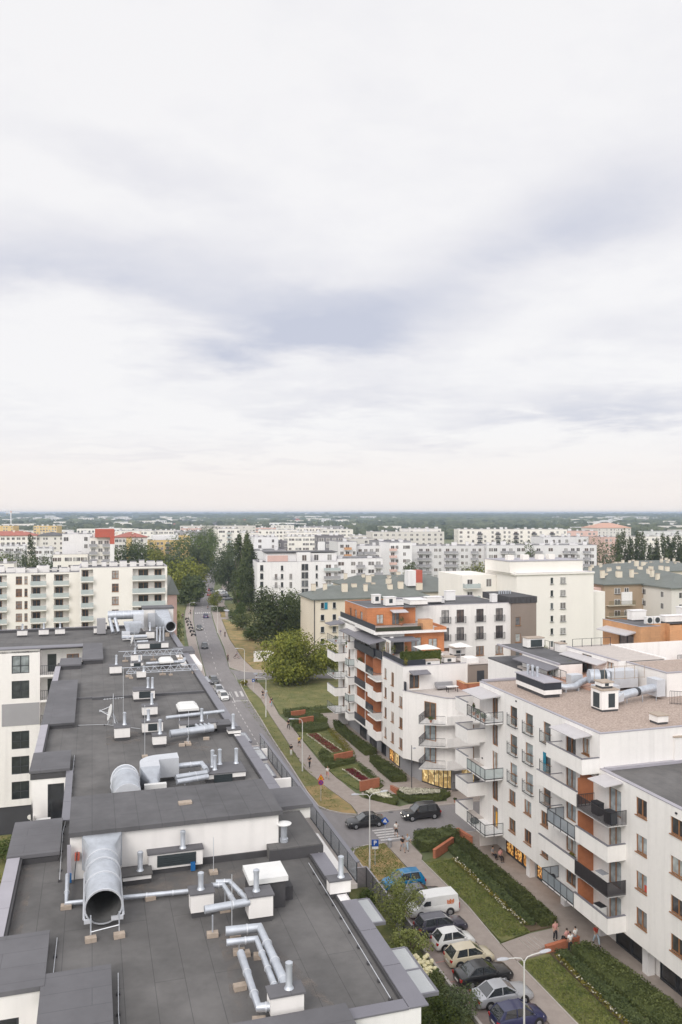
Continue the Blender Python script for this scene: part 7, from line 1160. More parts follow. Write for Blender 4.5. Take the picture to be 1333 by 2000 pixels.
t = signpost('yellow triangle above a round no stopping sign on the dry grass', 28.0, 101, 3.3, -.15); m = MB(); plate(m, 0, 2.95, [(-.45,-.26),(.45,-.26),(0,.50)]); t.part('red_triangle', m, MT['sign_red']); m = MB(); plate(m, 0, 2.93, [(-.34,-.18),(.34,-.18),(0,.38)], -.014); t.part('yellow_triangle', m, MT['sign_yellow']); m = MB(); plate(m, 0, 2.93, [(-.06,-.12),(.06,-.12),(.05,.12),(-.05,.12)], -.028); t.part('black_mark', m, MT['sign_black'])
m = MB(); plate(m, 0, 2.36, disc(.34)); t.part('red_disc', m, MT['sign_red']); m = MB(); plate(m, 0, 2.36, disc(.27), -.014); t.part('blue_disc', m, MT['sign_blue']); m = MB(); plate(m, 0, 2.36, [(-.21,.16),(-.16,.21),(.21,-.16),(.16,-.21)], -.028); plate(m, 0, 2.36, [(.21,.16),(.16,.21),(-.21,-.16),(-.16,-.21)], -.029); t.part('red_cross', m, MT['sign_red'])
t = signpost('small blue round sign seen from the side on the crossing island', 31.6, 165.8, 2.8, .3); m = MB(); plate(m, 0, 2.5, [(-.3,-.3),(.3,-.3),(.3,.3),(-.3,.3)]); t.part('blue_plate', m, MT['sign_blue']); m = MB(); plate(m, 0, 2.5, [(-.18,-.14),(.18,-.14),(0,.2)], -.014); t.part('white_triangle', m, MT['sign_white'])
def bin_(lb, x, y): t = T('litter_bin', lb, 'bin', x, y, .1); t.o = (0, 0, 0); m = MB(); m.lathe(0, 0, [(.22,0),(.26,.7),(.28,.75)], 14); t.part('body', m, MT['grey_render']); m = MB(); m.lathe(0, 0, [(.29,.78),(.29,.85),(.1,.95)], 14); t.part('lid', m, MT['lamp_head'])
bin_('grey litter bin at the kerb by the zebra crossing', 31.4, 84.9)
for i, (lb, x, y) in enumerate((('dark round planter pot by the kerb of the side road', 44.2, 94.9+.6), ('dark planter pot at the back of the hedge clump', 37.3, 86.1), ('small planter pot before the first shop window', 39.0, 85.3))): potplant(x, y, .1, .35, .5, 'leaf_dark', lb)
t = T('bus_shelter', 'small glass bus shelter on the far right pavement', 'bus shelter', 45.4, 288, .1); t.o = (0, 0, 0); m = MB(); m.box(-.8,.8,-2,2,2.3,2.45); t.part('roof', m, MT['lamp_head']); m = MB(); m.box(.7,.74,-1.9,1.9,.2,2.3); t.part('glass_panel', m, MT['milky_glass']); m = MB(); [m.cbox(.72, q, 0, .08, .08, 2.3) for q in (-1.9, 0, 1.9)]; t.part('post', m, MT['dark_metal'])
m = MB(); m.box(0, 5, -.15, .15, 0, 2.6); t = T('billboard', 'white billboard panel behind the wide light green tree', 'billboard', 38.2, 200, .1); t.o = (0, 0, 0); t.part('panel', m, MT['cloth_white']); m = MB(); [m.cbox(q, .3, 0, .12, .12, 2.6) for q in (.3, 2.5, 4.7)]; t.part('post', m, MT['dark_metal'])
for lb, x, y in (('round manhole cover by the black off-road car', 35.3, 95.0), ('dark manhole cover in the side road', 36.6, 88.9)): m = MB(); m.tube([(x,y,0),(x,y,.012)], .33, 16); one('manhole_cover', m, MT['dark_roof'], lb, 'manhole cover', x, y, 0)
# ------------------------------------------------------------------ people
def skinobj(name, parent, verts, edges, mt, sub=1):
    me = bpy.data.meshes.new(name); me.from_pydata([v[:3] for v in verts], edges, []); me.materials.append(MT[mt]); o = link(name, me, parent); md = o.modifiers.new('skin', 'SKIN'); md.use_smooth_shade = True
    for i, v in enumerate(verts): sv = me.skin_vertices[0].data[i]; sv.radius = (v[3], v[4] if len(v) > 4 else v[3]); sv.use_root = (i == 0)
    if sub: o.modifiers.new('subsurf', 'SUBSURF').levels = sub; o.modifiers[-1].render_levels = sub
    return o
def person(label, x, y, head, shirt, legs, hair='hair_dark', pose='walk', s=1.0, fr=A, z=.11, shorts=False, bag=None, group=None, step=.26, phase=1, arm=0.0):
    t = T('person', label, 'person', x, y, z, fr, group, rz=head); t.o = (0, 0, 0); t.r.scale = (s, s, s)
    sit = pose == 'sit'; ph = phase; pz = .93 if not sit else .52
    st = step if pose == 'walk' else .03
    def leg(sd, f):
        hip = (0, sd*.09, pz-.04)
        if sit: return [hip, (.42, sd*.11, pz-.02), (.46, sd*.11, pz-.42), (.60, sd*.11, pz-.46)]
        kn = (f*st*.75+.03, sd*.10, .50); an = (f*st*1.15-(.06 if f < 0 else 0), sd*.10, .09 if f > 0 else .13); return [hip, kn, an, (an[0]+.15, sd*.11, an[2]-.05)]
    def arm_(sd, f):
        sh = (0, sd*.19, pz+.49); el = (-.02+f*st*.5, sd*.25, pz+.22); wr_ = (.10+f*st*.95, sd*.24, pz+.0) if not sit and not arm else (.26, sd*.15, pz+.16+arm); return [sh, el, wr_]
    V = [(0,0,pz,.12,.14),(0,0,pz+.22,.105,.135),(.0,0,pz+.42,.11,.16),(0,0,pz+.545,.058),(.015,0,pz+.63,.078,.07),(.02,0,pz+.71,.098,.08),(.01,0,pz+.78,.075,.065),(.115,0,pz+.68,.014)]; E_ = [(0,1),(1,2),(2,3),(3,4),(4,5),(5,6),(5,7)]
    ll = []
    for sd, f in ((1, ph), (-1, -ph)):
        b = len(V); q = leg(sd, f); ll.append(q); V += [(*q[0],.085),(*q[1],.058),(*q[2],.04),(*q[3],.035,.045)]; E_ += [(0,b),(b,b+1),(b+1,b+2),(b+2,b+3)]
    al = []
    for sd, f in ((1, -ph), (-1, ph)):
        b = len(V); q = arm_(sd, f); al.append(q); w = Vector(q[2]); d = (w-Vector(q[1])).normalized(); palm = w+d*.07; V += [(*q[0],.055),(*q[1],.042),(*q[2],.028),(*palm,.036,.016)]; E_ += [(2,b),(b,b+1),(b+1,b+2),(b+2,b+3)]
        for k in range(4):
            c = len(V); p1 = palm+d*(.035+.004*(k in (1,2)))+Vector((.02*(k-1.5),0,0)); p2 = p1+d*(.03+.006*(k in (1,2)))+Vector((.008,-sd*.012,0)); V += [(*p1,.009),(*p2,.007)]; E_ += [(b+3,c),(c,c+1)]
        c = len(V); p1 = w+d*.045+Vector((.035,0,0)); V += [(*p1,.010),(*(p1+d*.03+Vector((.008,0,0))),.008)]; E_ += [(b+3,c),(c,c+1)]
    body = skinobj('body', t.r, V, E_, 'skin')
    V = [(0,0,pz+.06,.135,.165),(0,0,pz+.22,.128,.158),(0,0,pz+.42,.135,.182),(0,0,pz+.515,.075,.085)]; E_ = [(0,1),(1,2),(2,3)]
    for q in al: b = len(V); mid = Vector(q[0]).lerp(Vector(q[1]), .8); V += [(*q[0],.078),(*mid,.066)]; E_ += [(2,b),(b,b+1)]
    skinobj('shirt', t.r, V, E_, shirt)
    V = [(0,0,pz+.05,.135,.16),(0,0,pz-.03,.13,.16)]; E_ = [(0,1)]
    for q in ll:
        b = len(V); V += [(*q[0],.108),(*q[1],.084)]; E_ += [(1,b),(b,b+1)]
        if not shorts: V.append((*q[2],.062)); E_.append((b+1,b+2))
    skinobj('trousers' if not shorts else 'shorts', t.r, V, E_, legs)
    m = MB(); m.blob(-.012, 0, pz+.735, .105, .092, .092, 10, 7); t.part('hair', m, MT[hair], smooth=True)
    for q in ll: m = MB(); a = Vector(q[3]); m.blob(a.x-.06, a.y, a.z+.005, .14, .05, .05, 8, 6); t.part('shoe', m, MT['cloth_black' if legs != 'cloth_white' else 'cloth_white'], smooth=True)
    return t
def bag(lb, x, y, z, mt): m = MB(); m.blob(x, y, z, .12, .18, .22, 8, 6); m.tube([(x,y-.1,z+.18),(x,y,z+.38),(x,y+.1,z+.18)], .015, 5); one('bag', m, MT[mt], lb, 'bag', x, y, z, smooth=True)
dn = -pi/2
person('person in a black top and shorts walking with a companion past the hedge clump', 32.3, 83.3, dn+.1, 'cloth_black', 'cloth_grey', 'hair_dark', shorts=True); person('person in pale jacket and jeans walking beside someone in black', 33.0, 83.6, dn+.1, 'cloth_pale', 'cloth_pale', 'hair_fair', phase=-1)
person('person in a white top stepping over the zebra crossing', 33.2, 87.6, pi/2-.2, 'cloth_white', 'cloth_black', 'hair_dark', shorts=True, z=.01); person('person in a red shirt and pale trousers walking along the shops', 41.2, 60.6, dn, 'cloth_red', 'cloth_pale', 'hair_dark')
person('person in white with light shorts on the pavement by the short red bed', 31.2, 109.1, pi/2, 'cloth_white', 'cloth_pink', 'hair_fair', shorts=True); person('person in a dark jacket beside the long verge lamp', 30.1, 114.7, dn, 'cloth_black', 'cloth_black', 'hair_dark', phase=-1); person('person in a pale yellow top on the pavement beside the long red bed', 31.2, 125.3, pi/2, 'cloth_yellow', 'cloth_black', 'hair_dark', shorts=True)
person('person in black top and white trousers standing on the grass verge', 28.9, 121.2, 1.2, 'cloth_black', 'cloth_white', 'hair_dark', pose='stand'); person('person in dark clothes by the far low hedges', 32.0, 136.2, dn, 'cloth_black', 'cloth_black', 'hair_dark'); person('person in a black dress with a bag near the big lawn corner', 32.4, 160.0, dn, 'cloth_black', 'cloth_black', 'hair_dark', shorts=True); person('person in black with red bag walking beside the big lawn', 32.7, 153.3, dn, 'cloth_black', 'cloth_pale', 'hair_dark', phase=-1); person('person in a pale jacket just behind the person in the black dress', 33.1, 160.4, dn, 'cloth_pale', 'cloth_blue', 'hair_fair', phase=-1)
bag('red bag carried beside the big lawn', 32.45, 153.2, .9, 'cloth_red'); person('person under a dark umbrella at the side street corner', 34.0, 174.9, pi/2, 'cloth_grey', 'cloth_black', 'hair_dark', arm=.35)
t = T('umbrella', 'dark umbrella held open at the side street corner', 'umbrella', 34.0, 175.1, .1); t.o = (0, 0, 0); m = MB(); m.lathe(0, 0, [(.62,1.95),(.5,2.08),(.25,2.2),(.02,2.25)], 10); t.part('canopy', m, MT['cloth_grey']); m = MB(); m.tube([(0,0,1.1),(0,0,2.2)], .012, 5); t.part('handle', m, MT['dark_metal'])
person('person in black seen from behind by the dry far verge', 37.6, 241.8, pi/2, 'cloth_black', 'cloth_black', 'hair_dark'); person('person in a blue top on the far pavement', 36.9, 246, dn, 'cloth_blue', 'cloth_grey', 'hair_fair'); person('person waiting by the glass bus shelter', 43.8, 291, pi, 'cloth_black', 'cloth_blue', 'hair_dark', pose='stand'); person('person walking beyond the glass bus shelter', 42.0, 312, pi/2, 'cloth_black', 'cloth_black', 'hair_dark')
for lb, x, y, sh, hd in (('cyclist in dark clothes riding along the right kerb', 32.2, 202.6, 'cloth_black', dn), ('cyclist in violet riding behind the dark cyclist', 35.0, 205.6, 'cloth_blue', pi*.95)):
    person(lb, x, y, hd, sh, 'cloth_black', 'hair_dark', pose='sit', z=.55); t = T('bicycle', 'bicycle ridden by the '+lb.split(' riding')[0], 'bicycle', x, y, .1, rz=hd); t.o = (0, 0, 0)
    for q in (-.5, .55):
        m = MB(); m.loft([[(q+r2*cos(2*pi*i/18), w, .34+r2*sin(2*pi*i/18)) for i in range(18)] for r2, w in ((.34,-.02),(.34,.02),(.29,.02),(.29,-.02),(.34,-.02))], caps=False); t.part('wheel', m, MT['tyre'])
    m = MB(); m.tube([(-.5,0,.34),(-.15,0,.85),(.42,0,.85),(0,0,.3),(-.5,0,.34)], .025, 6); m.tube([(.55,0,.34),(.4,0,.95)], .025, 6); t.part('frame', m, MT['car_red']); m = MB(); m.tube([(.35,-.28,1.05),(.42,0,1.0),(.35,.28,1.05)], .02, 5); t.part('handlebar', m, MT['dark_metal']); m = MB(); m.blob(-.18, 0, .92, .13, .08, .04, 8, 5); t.part('saddle', m, MT['cloth_black'])
zs = .75+.11-.45
person('person in black and pink sitting on the brick wall by the steps', 38.6, 61.05, 1.8, 'cloth_pink', 'cloth_black', 'hair_dark', pose='sit', z=.38, s=.97); person('person with a white top standing by the brick wall', 38.4, 60.2, 1.6, 'cloth_white', 'cloth_black', 'hair_dark', pose='stand', z=.1); person('person in a white shirt sitting at the end of the brick wall', 39.5, 61.15, 1.8, 'cloth_white', 'cloth_grey', 'hair_dark', pose='sit', z=.38, s=.95); person('person with pink sleeves standing behind the seated pair', 38.2, 62.2, dn, 'cloth_pink', 'cloth_black', 'hair_dark', pose='stand', z=.1)
for i, (lb, x, y) in enumerate((('person sitting on the pavement before the warm shop windows', 41.4, 78.2), ('second person sitting by the warm shop windows, nearer the hedge', 40.9, 78.9))): person(lb, x, y, dn+.4*i, ('cloth_pink', 'cloth_grey')[i], 'cloth_black', 'hair_dark', pose='sit', z=.1)
for i, (x, y) in enumerate(((34.2,301),(33.8,300),(29.9,288),(30.4,290))): person('small figure on the left pavement at the middle crossing', x, y, dn+i, ('cloth_black','cloth_white','cloth_blue','cloth_black')[i], 'cloth_black', group='figures at the middle crossing')
# ------------------------------------------------------------------ the city behind
TH = R(16.9)
def hip(mb, x0, x1, y0, y1, z, h, ov=.6):
    x0 -= ov; x1 += ov; y0 -= ov; y1 += ov; d = min(x1-x0, y1-y0)/2; ym = (y0+y1)/2
    if x1-x0 >= y1-y0: r = [(x0+d,ym,z+h),(x1-d,ym,z+h)]; b = [(x0,y0,z),(x1,y0,z),(x1,y1,z),(x0,y1,z)]; mb.add(b+r, [(0,1,5,4),(1,2,5),(2,3,4,5),(3,0,4)])
    else: xm = (x0+x1)/2; r = [(xm,y0+d,z+h),(xm,y1-d,z+h)]; b = [(x0,y0,z),(x1,y0,z),(x1,y1,z),(x0,y1,z)]; mb.add(b+r, [(0,1,4),(1,2,5,4),(2,3,5),(3,0,4,5)])
    mb.add([(x0,y0,z-.25),(x1,y0,z-.25),(x1,y1,z-.25),(x0,y1,z-.25)]+b, [(3,2,1,0),(0,1,5,4),(1,2,6,5),(2,3,7,6),(3,0,4,7)])
BALM = {}
def balmesh(w, mt, rail_mt):
    k = (round(w), mt, rail_mt)
    if k not in BALM: m = MB(); m.box(-w/2, w/2, -1.3, 0, -.2, 0); m.m = 1; m.box(-w/2, w/2, -1.36, -1.3, .0, 1.05); m.box(-w/2, -w/2+.06, -1.3, 0, 0, 1.05); m.box(w/2-.06, w/2, -1.3, 0, 0, 1.05); BALM[k] = m.mesh('balcony', [MT[mt], MT[rail_mt]])
    return BALM[k]
def blk(label, pL, pR, pT, Y, dep, nf, nc, mt='pale_render', roof='flat', bal=(), yaw=TH, pitch=2.95, ww=1.5, wh=1.6, rmt=None, side='l', brail='milky_glass', skip=0, stacks=4, seed=None, cat='building', top=1.2, band=None, name='apartment_building', group=None):
    x0 = pxw(pL, Y); tR = (pR-PCX)/FPX; w = (tR*Y-x0)/(cos(yaw)-tR*sin(yaw)); zt = pzt(pT, Y); fr = Fr(yaw, x0, Y); r_ = random.Random(seed if seed is not None else int(pL*7+pT*3))
    t = T(name, label, cat, 0, 0, 0, fr, group); wl = MB(); wl.box(0, w, 0, dep, 0, zt, skip='u' if roof == 'flat' else ''); t.part('wall', wl, MT[mt])
    if roof == 'flat':
        m = MB(); m.box(.25, w-.25, .25, dep-.25, zt-.6, zt-.35); t.part('roof', m, MT[rmt or 'dark_roof']); m = MB(); m.box(-.06, w+.06, -.06, .3, zt, zt+.08); m.box(-.06, .3, .3, dep, zt, zt+.08); m.box(w-.3, w+.06, .3, dep, zt, zt+.08); m.box(.3, w-.3, dep-.3, dep+.06, zt, zt+.08); t.part('coping', m, MT['coping_light'])
    else: m = MB(); hip(m, 0, w, 0, dep, zt, roof); t.part('roof', m, MT[rmt or 'green_roof'])
    for i in range(stacks):
        x = w*(i+.5+r_.uniform(-.3, .3))/max(1, stacks); y = dep*r_.uniform(.2, .7); h = r_.uniform(.8, 1.9); zb = zt-.4 if roof == 'flat' else zt+roof*.45; m = MB(); m.cbox(x, y, zb, r_.uniform(.9, 2.4) if roof == 'flat' else r_.uniform(.8, 1.6), 1.1 if roof == 'flat' else .8, h+(0 if roof == 'flat' else .2)); o = t.part('chimney', m, MT['cool_white' if roof == 'flat' else 'beige_render']); m = MB(); m.cbox(x, y, zb+h+(0 if roof == 'flat' else .2), 1.2, 1.2 if roof == 'flat' else .9, .1); t.part('cap', m, MT['concrete' if roof != 'flat' else 'coping_light'], o)
    ww *= r_.uniform(.8, 1.25); wh *= r_.uniform(.9, 1.12); skip = skip or r_.uniform(0, .22); off = r_.uniform(-.25, .25)*w/max(1, nc)
    for f in range(nf):
        z = zt-top-wh-f*pitch
        for c in range(nc):
            u = w*(c+.5)/nc
            if c in bal: far_window(t, 'f', 0, u, z-.7, max(1.8, w/nc*.62), 2.25); t.inst('balcony', balmesh(min(6, max(3, w/nc*.8)), 'cool_white' if mt != 'cream_render' else 'cream_render', brail), u, 0, z-.75)  # dark window widened to stand in for the shaded balcony recess
            elif r_.random() >= skip: far_window(t, 'f', 0, u+(off if c % 2 else -off*.6), z, ww*(1 if c % 3 else 1.35), wh)
        n2 = max(1, int(dep/5))
        for c in range(n2):
            if side and r_.random() > .25: far_window(t, side, 0 if side == 'l' else w, dep*(c+.5)/n2, z, ww*.8, wh)
    if band: m = MB(); m.box(-.03, w+.03, -.04, 0, band[0], band[1]); t.part('wall_band', m, MT[band[2]])
    return t, fr, w, zt
# cream balcony block straight behind the felt roof: two joined fronts with loggias
def loggia_block(label, pL, pR, pT, Y, dep, cols, rows, zt=None):
    x0 = pxw(pL, Y); tR = (pR-PCX)/FPX; w = (tR*Y-x0)/(cos(TH)-tR*sin(TH)); zt = pzt(pT, Y); fr = Fr(TH, x0, Y); t = T('apartment_building', label, 'building', 0, 0, 0, fr); m = MB(); ops = []; bk = MB()
    for (q, ww, kind) in cols:
        for k in range(rows):
            z = zt-3.0-k*2.95; u = w*q
            if kind == 'w': ops.append((u-ww/2, u+ww/2, z+.35, z+2.2)); put_window(t, 'f', 0, u, z+.35, ww, 1.85, ('wood_frame', 'glass_far', 2 if ww > 1 else 1, (.6,)), .2)
            else:
                ops.append((u-ww/2, u+ww/2, z, z+2.55)); bk.quad((u-ww/2,1.3,z),(u+ww/2,1.3,z),(u+ww/2,1.3,z+2.55),(u-ww/2,1.3,z+2.55)); put_window(t, 'f', 1.3, u-ww*.16, z+.05, min(2.2, ww*.5), 2.2, ('wood_frame', 'glass_dark', 2, ()), -.06, sill=False); ww > 5 and put_window(t, 'f', 1.3, u+ww*.3, z+.05, 1.6, 2.2, ('wood_frame', 'glass_dark', 2, ()), -.06, sill=False)
                s_ = MB(); s_.box(u-ww/2-.1, u+ww/2+.1, -.8, 0, z-.25, z); o = t.part('balcony', s_, MT['cream_render']); g = MB(); g.box(u-ww/2-.1, u+ww/2+.1, -.8, -.76, z, z+1.05); t.part('glass_panel', g, MT['milky_glass'], o)
    for o_ in ops: pass
    m.wall('f', 0, 0, w, 0, zt, ops, .2); dd = [o for o in ops if o[3]-o[2] > 2.5]
    for (a, b, c, d) in dd: bk.quad((a,.2,c),(a,1.3,c),(a,1.3,d),(a,.2,d)); bk.quad((b,1.3,c),(b,.2,c),(b,.2,d),(b,1.3,d)); bk.quad((a,.2,d),(b,.2,d),(b,1.3,d),(a,1.3,d)); bk.quad((a,0,c),(b,0,c),(b,1.3,c),(a,1.3,c))
    m.wall('r', w, 0, dep, 0, zt); m.wall('l', 0, 0, dep, 0, zt); m.wall('b', dep, 0, w, 0, zt); t.part('wall', m, MT['cream_render']); t.part('loggia_wall', bk, MT['cream_render'])
    m = MB(); m.box(.3, w-.3, .3, dep-.3, zt-.5, zt-.25); t.part('roof', m, MT['membrane_far']); m = MB(); m.box(-.05, w+.05, -.05, .3, zt, zt+.08); m.box(w-.3, w+.05, .3, dep, zt, zt+.08); m.box(-.05, .3, .3, dep, zt, zt+.08); t.part('coping', m, MT['coping_light']); r_ = random.Random(int(pL)+3)
    for i in range(9):
        x, y = w*(i+.5)/9, dep*r_.uniform(.2, .7); m = MB(); h = r_.uniform(.8, 1.7); m.cbox(x, y, zt-.3, r_.uniform(1, 3), 1.2, h); o = t.part('chimney', m, MT['white_render']); m = MB(); m.cbox(x, y, zt-.3+h, 1.4, 1.3, .12); t.part('cap', m, MT['coping'], o)
    return t
loggia_block('cream balcony block with glass railings, its lower long left part', -40, 157, 1121, 193, 14, ((.03, 3, 'b'), (.20, 3.0, 'b'), (.385, 1.4, 'w'), (.455, .7, 'w'), (.58, 3.4, 'b'), (.81, 3.4, 'b')), 5)
loggia_block('cream balcony block with glass railings, its taller part by the road', 156, 327, 1109, 184, 15, ((.085, 2.5, 'b'), (.40, 1.5, 'w'), (.785, 7.2, 'b')), 5)
blk('narrow pink gable end with a green roof beside the cream balcony block', 328, 346, 1160, 205, 12, 2, 1, 'pink_render', 4, stacks=0, side='r', skip=1)
# cream tower with two window columns
t, fr, w, zt = blk('tall cream tower with two columns of small windows', 1010, 1160, 1120, 188, 16, 0, 1, 'cream_render', stacks=0, side=None, rmt='membrane_far')
for k in range(7):
    for q, ww in ((.445, .8), (.59, 1.5)): put_window(t, 'f', 0, w*q, zt-2.6-k*2.95, ww, 1.5, ('white_frame', 'glass_dark' if q < .5 else 'glass_far', 1 if q < .5 else 2, ()), -.05)
m = MB(); m.box(-.6, w+.1, -.35, 12, zt-.4, zt); m.box(-1, w-2.0, 1.5, 14, zt, zt+2.6); t.part('parapet', m, MT['cream_render']); m = MB(); m.box(w, w+4.5, 2, 18, 0, zt-5); t.part('side_wing', m, MT['cream_render']); box_part(t, 'coping', 'coping_light', (-1.1, w-1.9, 1.4, 14.1, zt+2.6, zt+2.75)); [box_part(t, 'chimney', 'cream_render', (q, q+1.6, 6, 7.5, zt+2.75, zt+3.9)) for q in (1, 5, 9, 12)]
m = MB(); m.box(-9, -.05, 10, 24, 0, zt-1.0); t.part('rear_wing', m, MT['cream_render']); [far_window(t, 'f', 10, q, zt-3.9-k*2.95, 1.5, 2.0) for q in (-2, -7) for k in range(3)]; [t.inst('balcony', balmesh(4, 'cream_render', 'milky_glass'), -6.8, 10, zt-4-k*2.95) for k in range(3)]
# beige blocks with green sheet roofs
t, fr, w, zt = blk('beige block with green roof and a teal window blind', 613, 835, 1170, 198, 13, 5, 0, 'beige_render', 2.6, stacks=9, side=None)
for k in range(5):
    for u in (2.2, 5.2, 8.5, 12, 16, 20): put_window(t, 'f', 0, u, zt-2.4-k*2.9, 1.0 if k else .9, 1.5, ('white_frame', 'glass_dark', 1, ()), -.05)
box_part(t, 'blind', 'teal', (2.7, 3.5, -.1, -.07, zt-2.6, zt-.9)); m = MB(); m.box(3.6, 8.0, -1.1, 0, zt-6.6, zt-6.45); o = t.part('balcony', m, MT['beige_render']); m = MB(); rail(m, [(3.6,-1.1),(8.0,-1.1)], zt-6.45, 1, .25, .02); t.part('railing', m, MT['leaf_light'], o); box_part(t, 'downpipe', 'dark_metal', (.1, .25, -.15, 0, 0, zt))
blk('beige block with green roof just behind the teal blind block', 672, 838, 1142, 262, 12, 2, 11, 'beige_render', 2.4, stacks=6, ww=.9)
t, fr, w, zt = blk('large green hipped roof between the beige blocks and the cream tower', 742, 928, 1158, 232, 22, 1, 8, 'beige_render', 4.2, stacks=10, ww=.9); box_part(t, 'red_dormer', 'red_wall', (w*.40, w*.40+2, 2, 5, zt+1.5, zt+6)); box_part(t, 'white_dormer', 'cool_white', (w*.40-2.4, w*.40-.02, 2, 5, zt+1.5, zt+6))
t, fr, w, zt = blk('brown block with green roof and dark green balconies', 1180, 1318, 1141, 212, 14, 0, 6, 'brown_render', 2.8, stacks=7, side=None)
for k in range(4):
    for u, ww in ((4.0, 1.8), (6.8, 1.4), (12.2, 1.2), (14.6, 1.6)): put_window(t, 'f', 0, u, zt-2.6-k*2.9, ww, 1.5, FARW, -.05)
    m = MB(); m.box(.6, 8.5, -1.4, 0, zt-5.6-k*2.9, zt-5.45-k*2.9); o = t.part('balcony', m, MT['beige_render']); m = MB(); rail(m, [(.6,-1.4),(8.5,-1.4)], zt-5.45-k*2.9, 1.1, .3, .03); t.part('railing', m, MT['leaf_poplar'], o)
box_part(t, 'stair_panel', 'pink_render', (-2.0, -.1, 1, 9, 0, zt-1)); box_part(t, 'loggia_wall', 'cool_white', (5.2, 8.4, -.3, 0, zt-5.5, zt-2.2))
blk('pale block with green roof at the right picture edge', 1312, 1390, 1148, 205, 14, 3, 2, 'pale_render', 2.8, stacks=2, side='l')
for i, (lb, a, b, pt, Y, rh) in enumerate((('low green roof behind the brown block, nearest row', 1170, 1345, 1131, 262, 2.8), ('green roof in the middle row behind the brown block', 1178, 1300, 1118, 320, 2.8), ('green roof at the right edge of the middle row', 1270, 1390, 1116, 300, 2.8), ('low far green roof in front of the poplar row', 1235, 1360, 1109, 348, 2.4))): blk(lb, a, b, pt, Y, 18, 1, 10, 'beige_render', rh, stacks=9, ww=1.1, side=None)
# white apartment block in the middle distance
t, fr, w, zt = blk('white apartment block with tall black stair windows in the middle distance', 503, 660, 1098, 296, 16, 0, 1, 'cool_white', stacks=4, side=None, yaw=R(12), rmt='membrane_far')
for k in range(6):
    z = zt-3.2-k*3.0
    for u, ww, hh in ((1.6, 1.3, 2.2), (17.4, 2.6, 2.4), (21.8, .9, 1.9), (9.0, 1.0, 1.9)): put_window(t, 'f', 0, u, z, ww, hh, ('white_frame', 'glass_dark', 2 if ww > 2 else 1, ()), -.05)
    if k in (1, 2, 4): put_window(t, 'f', 0, 12.2, z, 1.0, 1.9, FARW, -.05); put_window(t, 'f', 0, 6.8, z, 1.0, 1.9, FARW, -.05); m = MB(); rail(m, [(5.6,-.5),(8.2,-.5)], z-.2, 1, .3, .02); t.part('juliet_rail', m, MT['grey_render'])
    o = t.inst('balcony', balmesh(6, 'cool_white', 'grey_render' if k % 2 else 'milky_glass'), 27.5, 0, z-.2); far_window(t, 'f', 0, 26.2, z-.1, 2.2, 2.2); far_window(t, 'f', 0, 29, z-.1, 1.4, 2.2)
m = MB(); m.box(3.5, 15, 2.5, 12, zt, zt+3.0); m.box(14.5, 19.5, -.02, 12, zt, zt+3.3); m.box(19.5, w, 2, 12, zt, zt+3.0); t.part('penthouse', m, MT['cool_white']); box_part(t, 'terrace_wall', 'pink_render', (4.0, 11.5, 2.3, 2.5, zt, zt+2.2)); box_part(t, 'roof', 'membrane_far', (3, w+.3, 1.6, 12.4, zt+3.3, zt+3.5)); [far_window(t, 'f', y, u, zt+.2, 1.8, 2.3) for u, y in ((17.2, -.02), (22, 2), (27, 2))]
blk('white wing joined to the right of the black stair window block', 660, 748, 1091, 303, 15, 4, 5, 'cool_white', stacks=2, bal=(2, 4), brail='grey_render', yaw=R(12), side=None)
blk('white block behind the poplars, with a flat grey roof', 470, 560, 1076, 400, 20, 1, 5, 'far_white', stacks=3); blk('white modern block with two small dark windows', 497, 544, 1049, 425, 18, 2, 2, 'far_white', stacks=5, skip=.4, side=None); blk('grey side wing of the white modern block', 540, 562, 1057, 432, 14, 2, 2, 'grey_wall_far', stacks=0, side=None)
t, fr, w, zt = blk('dark grey block with white corner panel', 622, 672, 1046, 395, 16, 6, 4, 'grey_wall_far', stacks=3, yaw=R(8)); box_part(t, 'white_panel', 'cool_white', (-.2, w*.26, -.25, 0, 2, zt-3))
blk('white block striped with orange balcony recesses', 661, 697, 1058, 352, 14, 5, 3, 'far_white', stacks=1, bal=(1,), brail='tan_cladding', side=None); blk('white block with open balcony frames beside the orange striped one', 698, 765, 1066, 358, 16, 5, 6, 'far_white', stacks=4, bal=(0, 1, 2), brail='grey_render'); blk('narrow white tower with pink and black stripes', 762, 805, 1060, 350, 14, 6, 4, 'far_white', stacks=1, bal=(0,), brail='pink_render', side=None); blk('grey roofed block behind the narrow striped tower', 745, 803, 1057, 400, 18, 1, 4, 'grey_render', stacks=3, side=None)
blk('white slab with dark balconies left of the light green tree', 803, 946, 1066, 368, 15, 5, 11, 'far_white', stacks=7, bal=(1, 2, 5, 6, 9), brail='grey_render', yaw=R(3), side=None); blk('white slab with dark balconies right of the light green tree', 951, 1166, 1065, 365, 15, 5, 16, 'far_white', stacks=12, bal=(2, 3, 6, 7, 11, 12, 14), brail='grey_render', yaw=R(3), side='l'); blk('set back white storey on top of the right balcony slab', 1062, 1150, 1049, 395, 12, 2, 7, 'far_white', stacks=5, side=None, skip=.3)
blk('cream block with stepped roofs behind the orange striped one', 728, 868, 1039, 520, 20, 5, 12, 'pale_render', stacks=9, yaw=R(10)); blk('yellowish upper part of the cream stepped block', 800, 862, 1033, 528, 18, 1, 6, 'cream_render', stacks=5, side=None); blk('pale low block before the cream stepped one', 684, 732, 1052, 480, 16, 2, 5, 'pale_render', stacks=3)
